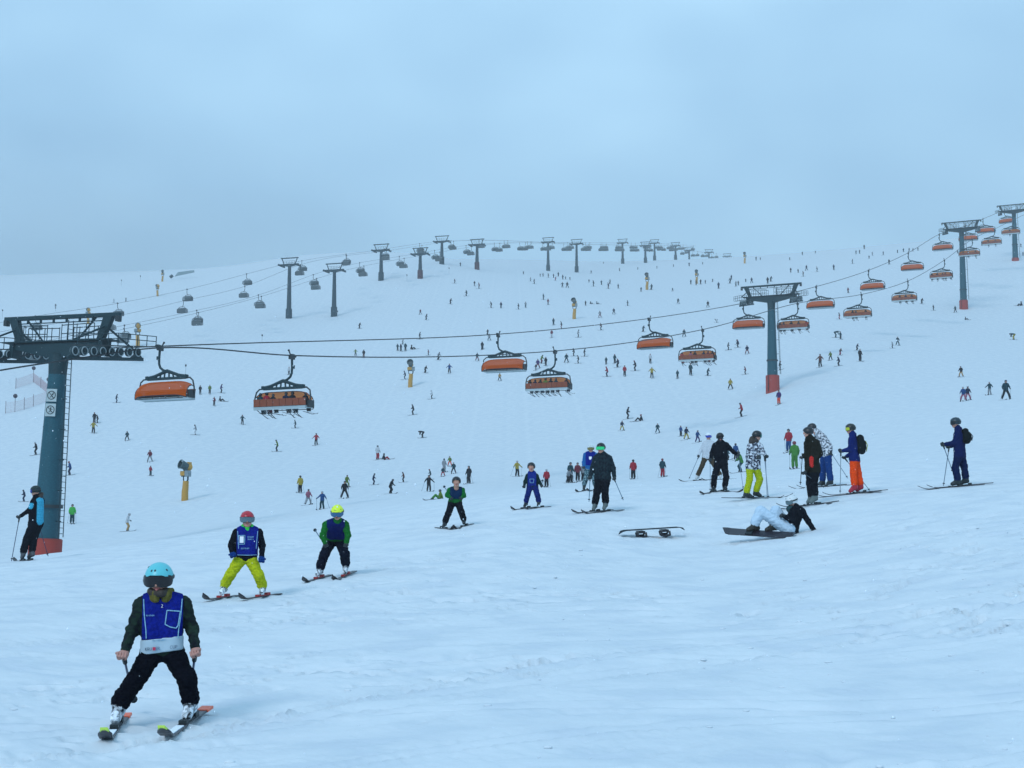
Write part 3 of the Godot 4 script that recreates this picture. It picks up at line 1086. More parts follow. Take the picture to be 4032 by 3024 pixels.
func blob(bones: Array, cell: float, cuts := [], wrinkle := {}) -> Dictionary:
	# bones: [a, b, radius a, radius b, region, blend]; returns region -> {v, n}
	var lo := Vector3(1e9, 1e9, 1e9)
	var hi := -lo
	for b in bones:
		var r := Vector3.ONE * (maxf(b[2], b[3]) + cell * 2.5)
		lo = lo.min(b[0] - r).min(b[1] - r)
		hi = hi.max(b[0] + r).max(b[1] + r)
	var nx := int((hi.x - lo.x) / cell) + 2
	var ny := int((hi.y - lo.y) / cell) + 2
	var nz := int((hi.z - lo.z) / cell) + 2
	var sy := nx
	var sz := nx * ny
	var val := PackedFloat32Array()
	val.resize(sz * nz)
	val.fill(1.0)
	var near := val.duplicate()
	var reg := PackedByteArray()
	reg.resize(sz * nz)
	for b in bones:
		var a: Vector3 = b[0]
		var ab: Vector3 = b[1] - a
		var l2 := maxf(ab.length_squared(), 1e-9)
		var ra: float = b[2]
		var rb: float = b[3]
		var k: float = b[5]
		var m := maxf(ra, rb) + k + cell * 2.0
		var b0: Vector3 = ((a.min(b[1]) - Vector3.ONE * m - lo) / cell).floor()
		var b1: Vector3 = ((a.max(b[1]) + Vector3.ONE * m - lo) / cell).ceil()
		for iz in range(maxi(int(b0.z), 0), mini(int(b1.z) + 1, nz)):
			for iy in range(maxi(int(b0.y), 0), mini(int(b1.y) + 1, ny)):
				var i := iz * sz + iy * sy + maxi(int(b0.x), 0)
				for ixx in range(maxi(int(b0.x), 0), mini(int(b1.x) + 1, nx)):
					var p := lo + Vector3(ixx, iy, iz) * cell - a
					var h := clampf(p.dot(ab) / l2, 0.0, 1.0)
					var d := (p - ab * h).length() - ra - (rb - ra) * h
					if d < near[i]:
						near[i] = d
						reg[i] = b[4]
					var o := val[i]
					var q := k - absf(o - d)
					val[i] = minf(o, d) - (q * q / (4.0 * k) if q > 0.0 else 0.0)
					i += 1
	for c in cuts:
		# keep the side that the normal points away from; or cut out a ball
		for iz in nz:
			for iy in ny:
				for ixx in nx:
					var p := lo + Vector3(ixx, iy, iz) * cell
					var d: float = (p - c[0]).dot(c[1]) if c[1] is Vector3 else c[1] - (p - c[0]).length()
					var i := iz * sz + iy * sy + ixx
					if d > val[i]:
						val[i] = d
	var idx := PackedInt32Array()
	idx.resize(sz * nz)
	idx.fill(-1)
	var vs := PackedVector3Array()
	var vr := PackedByteArray()
	var corner := [0, 1, sy, sy + 1, sz, sz + 1, sz + sy, sz + sy + 1]
	var offs := [Vector3(0, 0, 0), Vector3(1, 0, 0), Vector3(0, 1, 0), Vector3(1, 1, 0), Vector3(0, 0, 1), Vector3(1, 0, 1), Vector3(0, 1, 1), Vector3(1, 1, 1)]
	var edges := [[0, 1], [2, 3], [4, 5], [6, 7], [0, 2], [1, 3], [4, 6], [5, 7], [0, 4], [1, 5], [2, 6], [3, 7]]
	for iz in nz - 1:
		for iy in ny - 1:
			var i := iz * sz + iy * sy - 1
			for ixx in nx - 1:
				i += 1
				var v0 := val[i]
				if v0 > cell * 2.0 or v0 < -cell * 2.0:
					continue
				var mask := 0
				for c in 8:
					if val[i + corner[c]] < 0.0:
						mask += 1
				if mask == 0 or mask == 8:
					continue
				var sum := Vector3.ZERO
				var cnt := 0
				for e in edges:
					var va := val[i + corner[e[0]]]
					var vb := val[i + corner[e[1]]]
					if (va < 0.0) != (vb < 0.0):
						sum += offs[e[0]].lerp(offs[e[1]], va / (va - vb))
						cnt += 1
				idx[i] = vs.size()
				vs.append(lo + (Vector3(ixx, iy, iz) + sum / cnt) * cell)
				var best := 0
				var bd := 9.0
				for c in 8:
					if near[i + corner[c]] < bd:
						bd = near[i + corner[c]]
						best = reg[i + corner[c]]
				vr.append(best)
	var ns := PackedVector3Array()
	ns.resize(vs.size())
	var tris := PackedInt32Array()
	for iz in range(1, nz - 1):
		for iy in range(1, ny - 1):
			var i := iz * sz + iy * sy
			for ixx in range(1, nx - 1):
				i += 1
				var v0 := val[i]
				if v0 > cell * 2.0 or v0 < -cell * 2.0:
					continue
				for ax in 3:
					var st: int = [1, sy, sz][ax]
					var v1 := val[i + st]
					if (v0 < 0.0) == (v1 < 0.0):
						continue
					var s1: int = [sy, sz, 1][ax]
					var s2: int = [sz, 1, sy][ax]
					var a := idx[i]
					var b := idx[i - s1]
					var c := idx[i - s1 - s2]
					var d := idx[i - s2]
					if a < 0 or b < 0 or c < 0 or d < 0:
						continue
					if v0 < 0.0:
						tris.append_array(PackedInt32Array([a, c, b, a, d, c]))
					else:
						tris.append_array(PackedInt32Array([a, b, c, a, c, d]))
	for t in range(0, tris.size(), 3):
		var n := (vs[tris[t + 2]] - vs[tris[t]]).cross(vs[tris[t + 1]] - vs[tris[t]])
		for k in 3:
			ns[tris[t + k]] += n
	for i in vs.size():
		ns[i] = ns[i].normalized()
		var amp: float = wrinkle.get(vr[i], 0.0)
		if amp > 0.0:
			var p := vs[i]
			vs[i] += ns[i] * amp * (fold.get_noise_3d(p.x * 9.0, p.y * 19.0, p.z * 9.0) + 0.5 * fold.get_noise_3d(p.x * 26.0, p.y * 34.0, p.z * 26.0))
	if wrinkle:
		ns.fill(Vector3.ZERO)
		for t in range(0, tris.size(), 3):
			var n := (vs[tris[t + 2]] - vs[tris[t]]).cross(vs[tris[t + 1]] - vs[tris[t]])
			for k in 3:
				ns[tris[t + k]] += n
		for i in vs.size():
			ns[i] = ns[i].normalized()
	var out := {}
	for t in range(0, tris.size(), 3):
		var r := vr[tris[t]]
		if vr[tris[t + 1]] == vr[tris[t + 2]]:
			r = vr[tris[t + 1]]
		if not out.has(r):
			out[r] = {v = PackedVector3Array(), n = PackedVector3Array()}
		for k in 3:
			out[r].v.append(vs[tris[t + k]])
			out[r].n.append(ns[tris[t + k]])
	return out

enum {JACKET, TROUSERS, SKIN, BOOT, GLOVE, PANEL, HAIR, LIP}

func surfaces(parts: Dictionary, order: Array) -> ArrayMesh:
	var am := ArrayMesh.new()
	for r in order:
		var arr := []
		arr.resize(Mesh.ARRAY_MAX)
		arr[Mesh.ARRAY_VERTEX] = parts[r].v
		arr[Mesh.ARRAY_NORMAL] = parts[r].n
		am.add_surface_from_arrays(Mesh.PRIMITIVE_TRIANGLES, arr)
	return am

func merge(into: Dictionary, region: int, d: Dictionary, t: Transform3D) -> void:
	if not into.has(region):
		into[region] = {v = PackedVector3Array(), n = PackedVector3Array()}
	var nb := t.basis.orthonormalized()
	var flip := t.basis.determinant() < 0.0
	for i in d.v.size():
		# a mirrored copy turns its triangles round
		var k: int = i if not flip else [i, i + 1, i - 1][i % 3]
		into[region].v.append(t * d.v[k])
		into[region].n.append(nb * d.n[k])

var head_parts: Dictionary
var fist_parts: Dictionary
var helmet_shell: ArrayMesh
var helmet_vents: ArrayMesh
var goggle_frame: ArrayMesh
var goggle_lens: ArrayMesh
var goggle_strap: ArrayMesh
var ski_meshes := {}
var binding_mesh: ArrayMesh

func bare_head() -> Dictionary:
	# faces +z, centred between the ears; about 0.23 m tall
	var b := []
	b.append([Vector3(0, 0.025, -0.018), Vector3(0, 0.03, 0.012), 0.088, 0.086, SKIN, 0.03])
	b.append([Vector3(0, -0.03, 0.03), Vector3(0, -0.075, 0.045), 0.06, 0.034, SKIN, 0.03])
	b.append([Vector3(0, -0.095, 0.055), Vector3(0, -0.092, 0.060), 0.020, 0.018, SKIN, 0.02])
	for s in [-1, 1]:
		b.append([Vector3(s * 0.045, -0.07, 0.012), Vector3(s * 0.02, -0.09, 0.045), 0.026, 0.022, SKIN, 0.03])
		b.append([Vector3(s * 0.038, -0.012, 0.062), Vector3(s * 0.05, -0.02, 0.05), 0.024, 0.022, SKIN, 0.02])
		b.append([Vector3(s * 0.014, 0.028, 0.088), Vector3(s * 0.048, 0.03, 0.076), 0.012, 0.012, SKIN, 0.015])
		b.append([Vector3(s * 0.087, 0.012, -0.012), Vector3(s * 0.088, -0.022, -0.004), 0.018, 0.012, SKIN, 0.01])
		b.append([Vector3(s * 0.010, -0.024, 0.100), Vector3(s * 0.012, -0.024, 0.100), 0.008, 0.008, SKIN, 0.008])
		b.append([Vector3(0, -0.055, 0.088), Vector3(s * 0.024, -0.053, 0.078), 0.0075, 0.005, LIP, 0.006])
	b.append([Vector3(0, 0.018, 0.092), Vector3(0, -0.018, 0.108), 0.010, 0.013, SKIN, 0.012])
	b.append([Vector3(0, -0.064, 0.084), Vector3(0, -0.064, 0.085), 0.012, 0.012, LIP, 0.008])
	b.append([Vector3(0, -0.05, -0.02), Vector3(0, -0.16, -0.03), 0.055, 0.058, SKIN, 0.03])
	return blob(b, 0.0055)

func fist() -> Dictionary:
	# forearm comes from -y; knuckles up, fingers curl towards +z and back, thumb on +x
	var b := []
	b.append([Vector3(0, -0.05, 0), Vector3(0, 0.0, 0), 0.032, 0.036, GLOVE, 0.02])
	b.append([Vector3(-0.022, 0.0, 0.0), Vector3(-0.024, 0.05, 0.004), 0.024, 0.022, GLOVE, 0.02])
	b.append([Vector3(0.022, 0.0, 0.0), Vector3(0.024, 0.055, 0.004), 0.024, 0.022, GLOVE, 0.02])
	for k in 4:
		var x := -0.034 + k * 0.0225
		var l: float = [0.84, 0.96, 1.0, 0.92][k]
		var a := Vector3(x, 0.062 + 0.005 * (1.5 - absf(k - 1.6)), 0.006)
		var c := a + Vector3(0, 0.012, 0.036) * l
		var d := c + Vector3(0, -0.034, 0.012) * l
		var e := d + Vector3(0, -0.012, -0.026) * l
		b.append([a, c, 0.0115, 0.0105, GLOVE, 0.005])
		b.append([c, d, 0.0105, 0.0098, GLOVE, 0.004])
		b.append([d, e, 0.0098, 0.0088, GLOVE, 0.004])
	b.append([Vector3(0.036, 0.004, 0.01), Vector3(0.05, 0.034, 0.034), 0.015, 0.0125, GLOVE, 0.01])
	b.append([Vector3(0.05, 0.034, 0.034), Vector3(0.030, 0.050, 0.058), 0.0125, 0.0105, GLOVE, 0.005])
	return blob(b, 0.0042)

func build_headgear() -> void:
	# helmet: a shell whose lower edge is high over the brow and low over ears and neck
	var m := MB.new()
	var nu := 28
	var nv := 12
	var pts := []
	var inn := []
	for i in nu + 1:
		var ph := TAU * i / nu
		var fwd := cos(ph)
		var last := deg_to_rad(lerpf(118.0, 72.0, smoothstep(0.2, 0.95, fwd)) + 8.0 * smoothstep(0.1, 0.9, -fwd) - 10.0 * smoothstep(0.6, 1.0, -fwd))
		var col := []
		var col2 := []
		for k in nv + 1:
			var th := last * k / nv
			var u := Vector3(sin(th) * sin(ph), cos(th), sin(th) * fwd)
			var r := Vector3(0.116, 0.122, 0.138)
			col.append(u * r + Vector3(0, 0.022, -0.012))
			col2.append(u * r * 0.9 + Vector3(0, 0.022, -0.012))
		pts.append(col)
		inn.append(col2)
	for i in nu:
		for k in nv:
			var q := [pts[i][k], pts[i + 1][k], pts[i + 1][k + 1], pts[i][k + 1]]
			var w := []
			for p in q:
				w.append(((p - Vector3(0, 0.022, -0.012)) / Vector3(0.0135, 0.0149, 0.019)).normalized())
			m.squad(q[0], q[1], q[2], q[3], w[0], w[1], w[2], w[3])
		m.quad(pts[i][nv], pts[i + 1][nv], inn[i + 1][nv], inn[i][nv])
	for i in nu:
		for k in range(nv - 4, nv):
			m.quad(inn[i][k], inn[i + 1][k], inn[i + 1][k + 1], inn[i][k + 1])
	helmet_shell = m.mesh()
	var v := MB.new()
	for e in [[-0.42, 0.95], [-0.1, 0.92], [0.95, 0.95], [-1.5, 0.8], [2.6, 0.7], [3.6, 0.7]]:
		var u := Vector3(sin(e[1]) * sin(e[0]), cos(e[1]), sin(e[1]) * cos(e[0]))
		var c := u * Vector3(0.116, 0.122, 0.138) + Vector3(0, 0.022, -0.012)
		var x := u.cross(Vector3.UP).normalized()
		v.ellip(c, Vector3(0.008, 0.004, 0.011), Basis(x, u, x.cross(u)), 8, 6)
	helmet_vents = v.mesh()
	for part in 3:
		var g := MB.new()
		var n := 16
		var rings := []
		for i in n + 1:
			var f := float(i) / n * 2.0 - 1.0
			var a := f * (1.22 if part < 2 else PI)
			if part == 2:
				a = lerpf(1.15, TAU - 1.15, float(i) / n)
			var r: float = [0.119, 0.126, 0.124][part]
			var up: float = [0.058, 0.048, 0.040][part]
			var dn: float = [-0.044, -0.036, 0.012][part]
			if part < 2:
				up -= 0.012 * pow(absf(f), 3.0)
				dn += (0.014 * exp(-f * f * 30.0)) + 0.012 * pow(absf(f), 4.0)
			var rx := r
			var rz := r * (0.98 if part < 2 else 1.14)
			var o := Vector3(sin(a) * rx, 0, cos(a) * rz - (0.012 if part == 2 else 0.004))
			var dir := Vector3(sin(a), 0, cos(a))
			rings.append([o + Vector3(0, up, 0) - dir * 0.004, o + Vector3(0, (up + dn) / 2, 0) + dir * (0.005 if part < 2 else 0.002), o + Vector3(0, dn, 0) - dir * 0.002, dir])
		for i in n:
			for k in 2:
				var da: Vector3 = rings[i][3]
				var db: Vector3 = rings[i + 1][3]
				g.squad(rings[i][k], rings[i + 1][k], rings[i + 1][k + 1], rings[i][k + 1], da, db, db, da)
			for k in [0, 2]:
				g.quad(rings[i][k], rings[i + 1][k], rings[i + 1][k] - rings[i + 1][3] * 0.03, rings[i][k] - rings[i][3] * 0.03)
		if part == 0:
			goggle_frame = g.mesh()
		elif part == 1:
			goggle_lens = g.mesh()
		else:
			goggle_strap = g.mesh()
	var b := MB.new()
	b.box(Vector3(0, 0.03, 0.12), Vector3(0.062, 0.03, 0.06))
	b.box(Vector3(0, 0.035, -0.16), Vector3(0.06, 0.045, 0.09))
	b.box(Vector3(0, 0.022, -0.02), Vector3(0.05, 0.012, 0.3))
	binding_mesh = b.mesh()

func ski_mesh(len: float) -> ArrayMesh:
	# lies along z, tip at +z, sole at y = 0
	if ski_meshes.has(len):
		return ski_meshes[len]
	var m := MB.new()
	var n := 18
	var rows := []
	for i in n + 1:
		var f := float(i) / n
		var z := (f - 0.45) * len
		var w := 0.034 + 0.016 * pow(absf(f - 0.42) * 2.0, 2.0)
		if f > 0.93:
			w *= sqrt(maxf(1.0 - pow((f - 0.93) / 0.07, 2.0), 0.02))
		var lift := 0.0
		if f > 0.84:
			lift = 0.10 * pow((f - 0.84) / 0.16, 1.7)
		rows.append([Vector3(-w, lift, z), Vector3(w, lift, z)])
	for i in n:
		var up := Vector3(0, 0.016, 0)
		m.quad(rows[i][0] + up, rows[i + 1][0] + up, rows[i + 1][1] + up, rows[i][1] + up)
		m.quad(rows[i][0], rows[i][1], rows[i + 1][1], rows[i + 1][0])
		m.quad(rows[i][0], rows[i + 1][0], rows[i + 1][0] + up, rows[i][0] + up)
		m.quad(rows[i][1], rows[i][1] + up, rows[i + 1][1] + up, rows[i + 1][1])
	m.quad(rows[0][0], rows[0][0] + Vector3(0, 0.016, 0), rows[0][1] + Vector3(0, 0.016, 0), rows[0][1])
	ski_meshes[len] = m.mesh()
	return ski_meshes[len]

func body_bones(j: Array, s: float, puff: float, vest := false) -> Array:
	var b := []
	var baggy := 1.1 if s < 0.9 else 1.0
	var lat: Vector3 = j[3] - j[2]
	lat.y *= 0.3
	lat = lat.normalized()
	var hipw := lat * 0.085 * s
	var pl: Vector3 = j[8]
	var nk: Vector3 = j[1]
	var spine: Vector3 = (nk - pl).normalized()
	# torso: a left and a right column make it broader than deep
	for k in 2:
		var sh: Vector3 = j[2 + k]
		var e := -1.0 if k == 0 else 1.0
		var chest: Vector3 = nk.lerp(sh, 0.52) - spine * 0.12 * s
		var waist: Vector3 = pl.lerp(nk, 0.42) + hipw * e * 0.95
		b.append([chest, waist, 0.118 * s * puff, 0.112 * s * puff, JACKET, 0.05])
		b.append([waist, pl + hipw * e - spine * 0.015 * s, 0.112 * s * puff, 0.125 * s * puff, JACKET, 0.05])
		b.append([nk.lerp(sh, 0.25), sh - lat * e * 0.02 * s, 0.085 * s * puff, 0.078 * s * puff, JACKET, 0.05])
		if not vest:
			b.append([sh, j[4 + k], 0.074 * s * puff, 0.060 * s * puff, JACKET, 0.035])
			b.append([j[4 + k], j[4 + k].lerp(j[6 + k], 0.86), 0.060 * s * puff, 0.049 * s * puff, JACKET, 0.03])
	if not vest:
		b.append([nk, nk.lerp(j[0], 0.32), 0.082 * s, 0.075 * s, JACKET, 0.04])
		for k in 2:
			var e := -1.0 if k == 0 else 1.0
			var hip: Vector3 = pl + hipw * e * 1.05 - spine * 0.04 * s
			var an: Vector3 = j[11 + k]
			var kn: Vector3 = j[9 + k]
			var ft: Vector3 = j[13 + k]
			b.append([hip, kn, 0.108 * s * puff * baggy, 0.086 * s * puff * baggy, TROUSERS, 0.03])
			b.append([kn, an + (kn - an).normalized() * 0.05 * s, 0.086 * s * puff * baggy, 0.088 * s * puff * baggy, TROUSERS, 0.03])
			var heel := an + Vector3(0, -0.075 * s, 0) - (ft - an) * Vector3(0.35, 0, 0.35)
			b.append([an + (kn - an).normalized() * 0.06 * s, an, 0.066 * s, 0.066 * s, BOOT, 0.02])
			b.append([an, heel, 0.064 * s, 0.05 * s, BOOT, 0.02])
			b.append([an + Vector3(0, -0.02 * s, 0), ft, 0.060 * s, 0.046 * s, BOOT, 0.03])
			b.append([heel, ft, 0.046 * s, 0.044 * s, BOOT, 0.02])
	return b

func joints_of(p: Dictionary) -> Array:
	var j := []
	for i in 15:
		j.append(Vector3(p.j[i * 3], p.j[i * 3 + 1], p.j[i * 3 + 2]))
	return j

func ski_pole(label: String, at: Transform3D, top: Vector3, tip: Vector3, col: Color) -> void:
	var t := thing("ski_pole", label, "ski pole", at * tip, Basis.IDENTITY, "ski poles in use")
	var a := at.basis * (top - tip)
	var m := MB.new()
	m.tube([Vector3.ZERO, a * 0.9], 0.0095, 6)
	m.put("shaft", flat(col, 0.35, 0.3), t)
	m = MB.new()
	m.tube([a * 0.9, a, a + a.normalized() * 0.03], [0.018, 0.02, 0.024], 8)
	m.put("grip", mats.dark, t)
	m = MB.new()
	var n := a.normalized()
	m.tube([n * 0.05, n * 0.062, n * 0.075], [0.028, 0.032, 0.011], 10)
	m.put("basket", mats.dark, t)

func person_base(key: String, label: String, group := "") -> Node3D:
	var p: Dictionary = poses[key]
	var yaw := atan2(-p.x, p.d)
	return thing("person", label, "person", foot(p.x, p.d), Basis(Vector3.UP, yaw), group)

func settle(t: Node3D, j: Array, lift: float) -> void:
	# bring each boot down (or up) to the snow under it
	for k in 2:
		var w: Vector3 = t.transform * j[13 + k]
		var want := ground(w.x, -w.z) + lift + 0.044
		var dy := want - w.y
		j[13 + k].y += dy
		j[11 + k].y += dy
		j[9 + k].y += dy * 0.5

func near_person(key: String, label: String, look: Dictionary) -> Node3D:
	var p: Dictionary = poses[key]
	var t := person_base(key, label)
	var j := joints_of(p)
	var s: float = p.s
	var on_skis: bool = p.skis.size() > 0
	if on_skis:
		settle(t, j, 0.042)
	var puff: float = look.get("puff", 1.0)
	var bones := body_bones(j, s, puff)
	for e in look.get("bones", []):
		bones.append(e)
	var wr := {JACKET: 0.016 * s, TROUSERS: 0.019 * s, PANEL: 0.008 * s}
	var parts := blob(bones, p.cell, [], wr)
	# head and hands have finer grids of their own
	var hb := Basis(Vector3.UP, deg_to_rad(p.hy)) * Basis(Vector3.RIGHT, deg_to_rad(look.get("nod", 6.0)))
	var hs: float = look.get("head", 0.94 if s < 0.9 else 1.0)
	var ht := Transform3D(hb.scaled(Vector3.ONE * hs), j[0])
	for r in head_parts:
		merge(parts, r, head_parts[r], ht)
	for k in 2:
		var dir: Vector3 = (j[6 + k] - j[4 + k]).normalized()
		var fwd := Vector3(0, 0, 1).rotated(Vector3.UP, deg_to_rad(p.hy))
		var x := dir.cross(fwd).normalized()
		var hand := Basis(x, dir, x.cross(dir))
		if k == 1:
			hand = Basis(-x, dir, x.cross(dir))
		merge(parts, GLOVE, fist_parts[GLOVE], Transform3D(hand.scaled(Vector3.ONE * (0.86 if s < 0.9 else 1.05) * look.get("hand", 1.0)), j[6 + k] - dir * 0.01))
	var order := []
	for r in [JACKET, TROUSERS, SKIN, BOOT, GLOVE, PANEL, LIP, HAIR]:
		if parts.has(r):
			order.append(r)
	var body := piece("body", surfaces(parts, order), null, t)
	var ms := {JACKET: look.jacket, TROUSERS: look.trousers, SKIN: look.get("skin", flat(Color(0.50, 0.25, 0.18), 0.6)), BOOT: look.get("boots", mats.dark), GLOVE: look.get("gloves", mats.dark), PANEL: look.get("panel", look.jacket), LIP: flat(Color(0.38, 0.11, 0.10), 0.5), HAIR: flat(Color(0.03, 0.02, 0.015), 0.7)}
	for i in order.size():
		body.set_surface_override_material(i, ms[order[i]])
	if look.has("helmet"):
		var h := piece("helmet", helmet_shell, look.helmet, t, ht)
		piece("vents", helmet_vents, mats.dark, h)
	if look.has("lens"):
		var g := piece("goggles", goggle_frame, look.get("frame", mats.dark), t, ht)
		piece("lens", goggle_lens, look.lens, g)
		piece("strap", goggle_strap, mats.dark, g)
	for k in p.skis.size():
		var e: Array = p.skis[k]
		var ski := piece("ski", ski_mesh(e[1]), look.get("ski", mats.board), t, ski_place(t, j[13 + k].lerp(j[11 + k], 0.4), e[0]))
		piece("binding", binding_mesh, look.get("binding", mats.dark), ski)
	var num := 0
	for e in p.poles:
		var top := Vector3(e[0], e[1], e[2])
		var tip := Vector3(e[3], e[4], e[5])
		var plab: String = look.get("poles", "dark ski pole held by the " + look.short) if num == 0 else "second ski pole of the " + look.short
		ski_pole(plab, t.transform, top, tip, look.get("pole_colour", Color(0.05, 0.10, 0.16)))
		num += 1
	return t

func ski_place(t: Node3D, at: Vector3, yaw: float) -> Transform3D:
	var w: Vector3 = t.transform * at
	var q := foot(w.x, -w.z)
	var f := t.basis * Vector3(0, 0, 1).rotated(Vector3.UP, deg_to_rad(yaw))
	var e := 0.5
	var fa := foot(w.x + f.x * e, -(w.z + f.z * e)) - foot(w.x - f.x * e, -(w.z - f.z * e))
	fa = fa.normalized()
	var x := Vector3.UP.cross(fa).normalized()
	var b := Basis(x, fa.cross(x), fa)
	# rest on the highest bump under the sole, pressed in a little
	var up := -1.0
	for k in 7:
		var p := q + fa * (-0.45 + k * 0.15)
		up = maxf(up, ground(p.x, -p.z) - p.y)
	return t.transform.affine_inverse() * Transform3D(b, q + Vector3(0, up - 0.006, 0))

func bib(t: Node3D, key: String, m: Material, trim: Material, opts := {}) -> Dictionary:
	# a sleeveless bib over the jacket: a slightly larger torso cut at armholes, neck and hem
	var p: Dictionary = poses[key]
	var j := joints_of(p)
	var s: float = p.s
	var bones := body_bones(j, s, opts.get("puff", 1.0) * 1.0, true)
	for b in bones:
		b[2] += 0.016
		b[3] += 0.016
	var lat: Vector3 = (j[3] - j[2]).normalized()
	var spine: Vector3 = (j[1] - j[8]).normalized()
	var cuts := []
	var w: float = (j[3] - j[2]).length() * 0.5 - 0.012 * s
	var mid: Vector3 = (j[2] + j[3]) * 0.5
	cuts.append([mid + lat * w, lat])
	cuts.append([mid - lat * w, -lat])
	cuts.append([j[8] + spine * opts.get("hem", 0.03), -spine])
	cuts.append([j[1] + spine * 0.05 * s + Vector3(0, 0.02, 0.03), 0.088 * s])
	var parts := blob(bones, p.cell * 0.8, cuts)
	var v := piece("bib", surfaces(parts, [JACKET]), m, t)
	return {bones = bones, node = v, mid = mid, w = w, j = j, lat = lat, spine = spine, trim = trim}

func field(bones: Array, p: Vector3) -> float:
	var v := 1.0
	for b in bones:
		var a: Vector3 = b[0]
		var ab: Vector3 = b[1] - a
		var h := clampf((p - a).dot(ab) / maxf(ab.length_squared(), 1e-9), 0.0, 1.0)
		var d := (p - a - ab * h).length() - lerpf(b[2], b[3], h)
		var q: float = b[5] - absf(v - d)
		v = minf(v, d) - (q * q / (4.0 * b[5]) if q > 0.0 else 0.0)
	return v

func on_front(bones: Array, x: float, y: float) -> Vector3:
	var p := Vector3(x, y, 0.7)
	for i in 40:
		var d := field(bones, p)
		if d < 0.001:
			break
		p.z -= maxf(d, 0.001)
		if p.z < -0.3:
			break
	return p + Vector3(0, 0, 0.006)

func stitched(b: Dictionary, pts: Array, r: float, called: String) -> void:
	# a piping that follows the front of the bib
	var line := []
	for i in pts.size() - 1:
		for k in 6:
			var q: Vector2 = pts[i].lerp(pts[i + 1], k / 6.0)
			line.append(on_front(b.bones, q.x, q.y))
	line.append(on_front(b.bones, pts[-1].x, pts[-1].y))
	var m := MB.new()
	m.tube(line, r, 5)
	m.put(called, b.trim, b.node)

func lettering(b: Dictionary, text: String, x: float, y: float, h: float, rise: float, m: Material, called: String) -> void:
	# each letter sits on the cloth where it is sewn or printed
	var font := SystemFont.new()
	font.font_names = PackedStringArray(["Droid Sans"])
	var mb := MB.new()
	var cx := x
	for ch in text:
		if ch == " ":
			cx += h * 0.4
			continue
		var tm := TextMesh.new()
		tm.font = font
		tm.text = ch
		tm.font_size = 32
		tm.pixel_size = h / 23.0
		tm.depth = 0.002
		tm.horizontal_alignment = HORIZONTAL_ALIGNMENT_LEFT
		tm.curve_step = 4.0
		var bx := tm.get_aabb()
		var w := maxf(bx.size.x, h * 0.2)
		var yy := y + (cx - x) * rise
		var q := on_front(b.bones, cx + w * 0.5, yy)
		var q2 := on_front(b.bones, cx + w * 0.5 + 0.01, yy)
		var xr := (q2 - q).normalized()
		var bs := Basis(xr, Vector3.UP, xr.cross(Vector3.UP)).orthonormalized()
		var sa := tm.surface_get_arrays(0)
		var vv: PackedVector3Array = sa[Mesh.ARRAY_VERTEX]
		var nn: PackedVector3Array = sa[Mesh.ARRAY_NORMAL]
		var ii: PackedInt32Array = sa[Mesh.ARRAY_INDEX]
		for i in ii:
			mb.v.append(q + bs * (vv[i] - Vector3(bx.position.x + w * 0.5, bx.position.y + bx.size.y * 0.5, 0)))
			mb.n.append(bs * nn[i])
		cx += w + h * 0.12
	mb.put(called, m, b.node)
# ---------------------------------------------------------------- the people close by
func backpack(t: Node3D, c: Vector3, h: float, dir: Vector3, strap: Color) -> void:
	# dir: away from the back
	var b := []
	var up := Vector3.UP
	var side := up.cross(dir).normalized()
	for s in [-1, 1]:
		b.append([c + side * 0.07 * s + up * h * 0.38, c + side * 0.08 * s - up * h * 0.36 + dir * 0.02, 0.085, 0.10, JACKET, 0.06])
	b.append([c + dir * 0.08 - up * h * 0.2, c + dir * 0.08 + up * h * 0.1, 0.07, 0.06, JACKET, 0.05])
	var parts := blob(b, 0.02)
	var o := piece("backpack", surfaces(parts, [JACKET]), cloth(Color(0.010, 0.014, 0.016)), t)
	var m := MB.new()
	m.tube([c + dir * 0.12 + up * h * 0.2 + side * 0.05, c + dir * 0.17 - up * h * 0.05 + side * 0.02, c + dir * 0.14 - up * h * 0.42 + side * 0.06], 0.011, 5)
	m.tube([c + dir * 0.11 + up * h * 0.22 + side * 0.10, c + dir * 0.13 - up * h * 0.3 + side * 0.11], 0.010, 5)
	m.put("strap", cloth(strap), o)

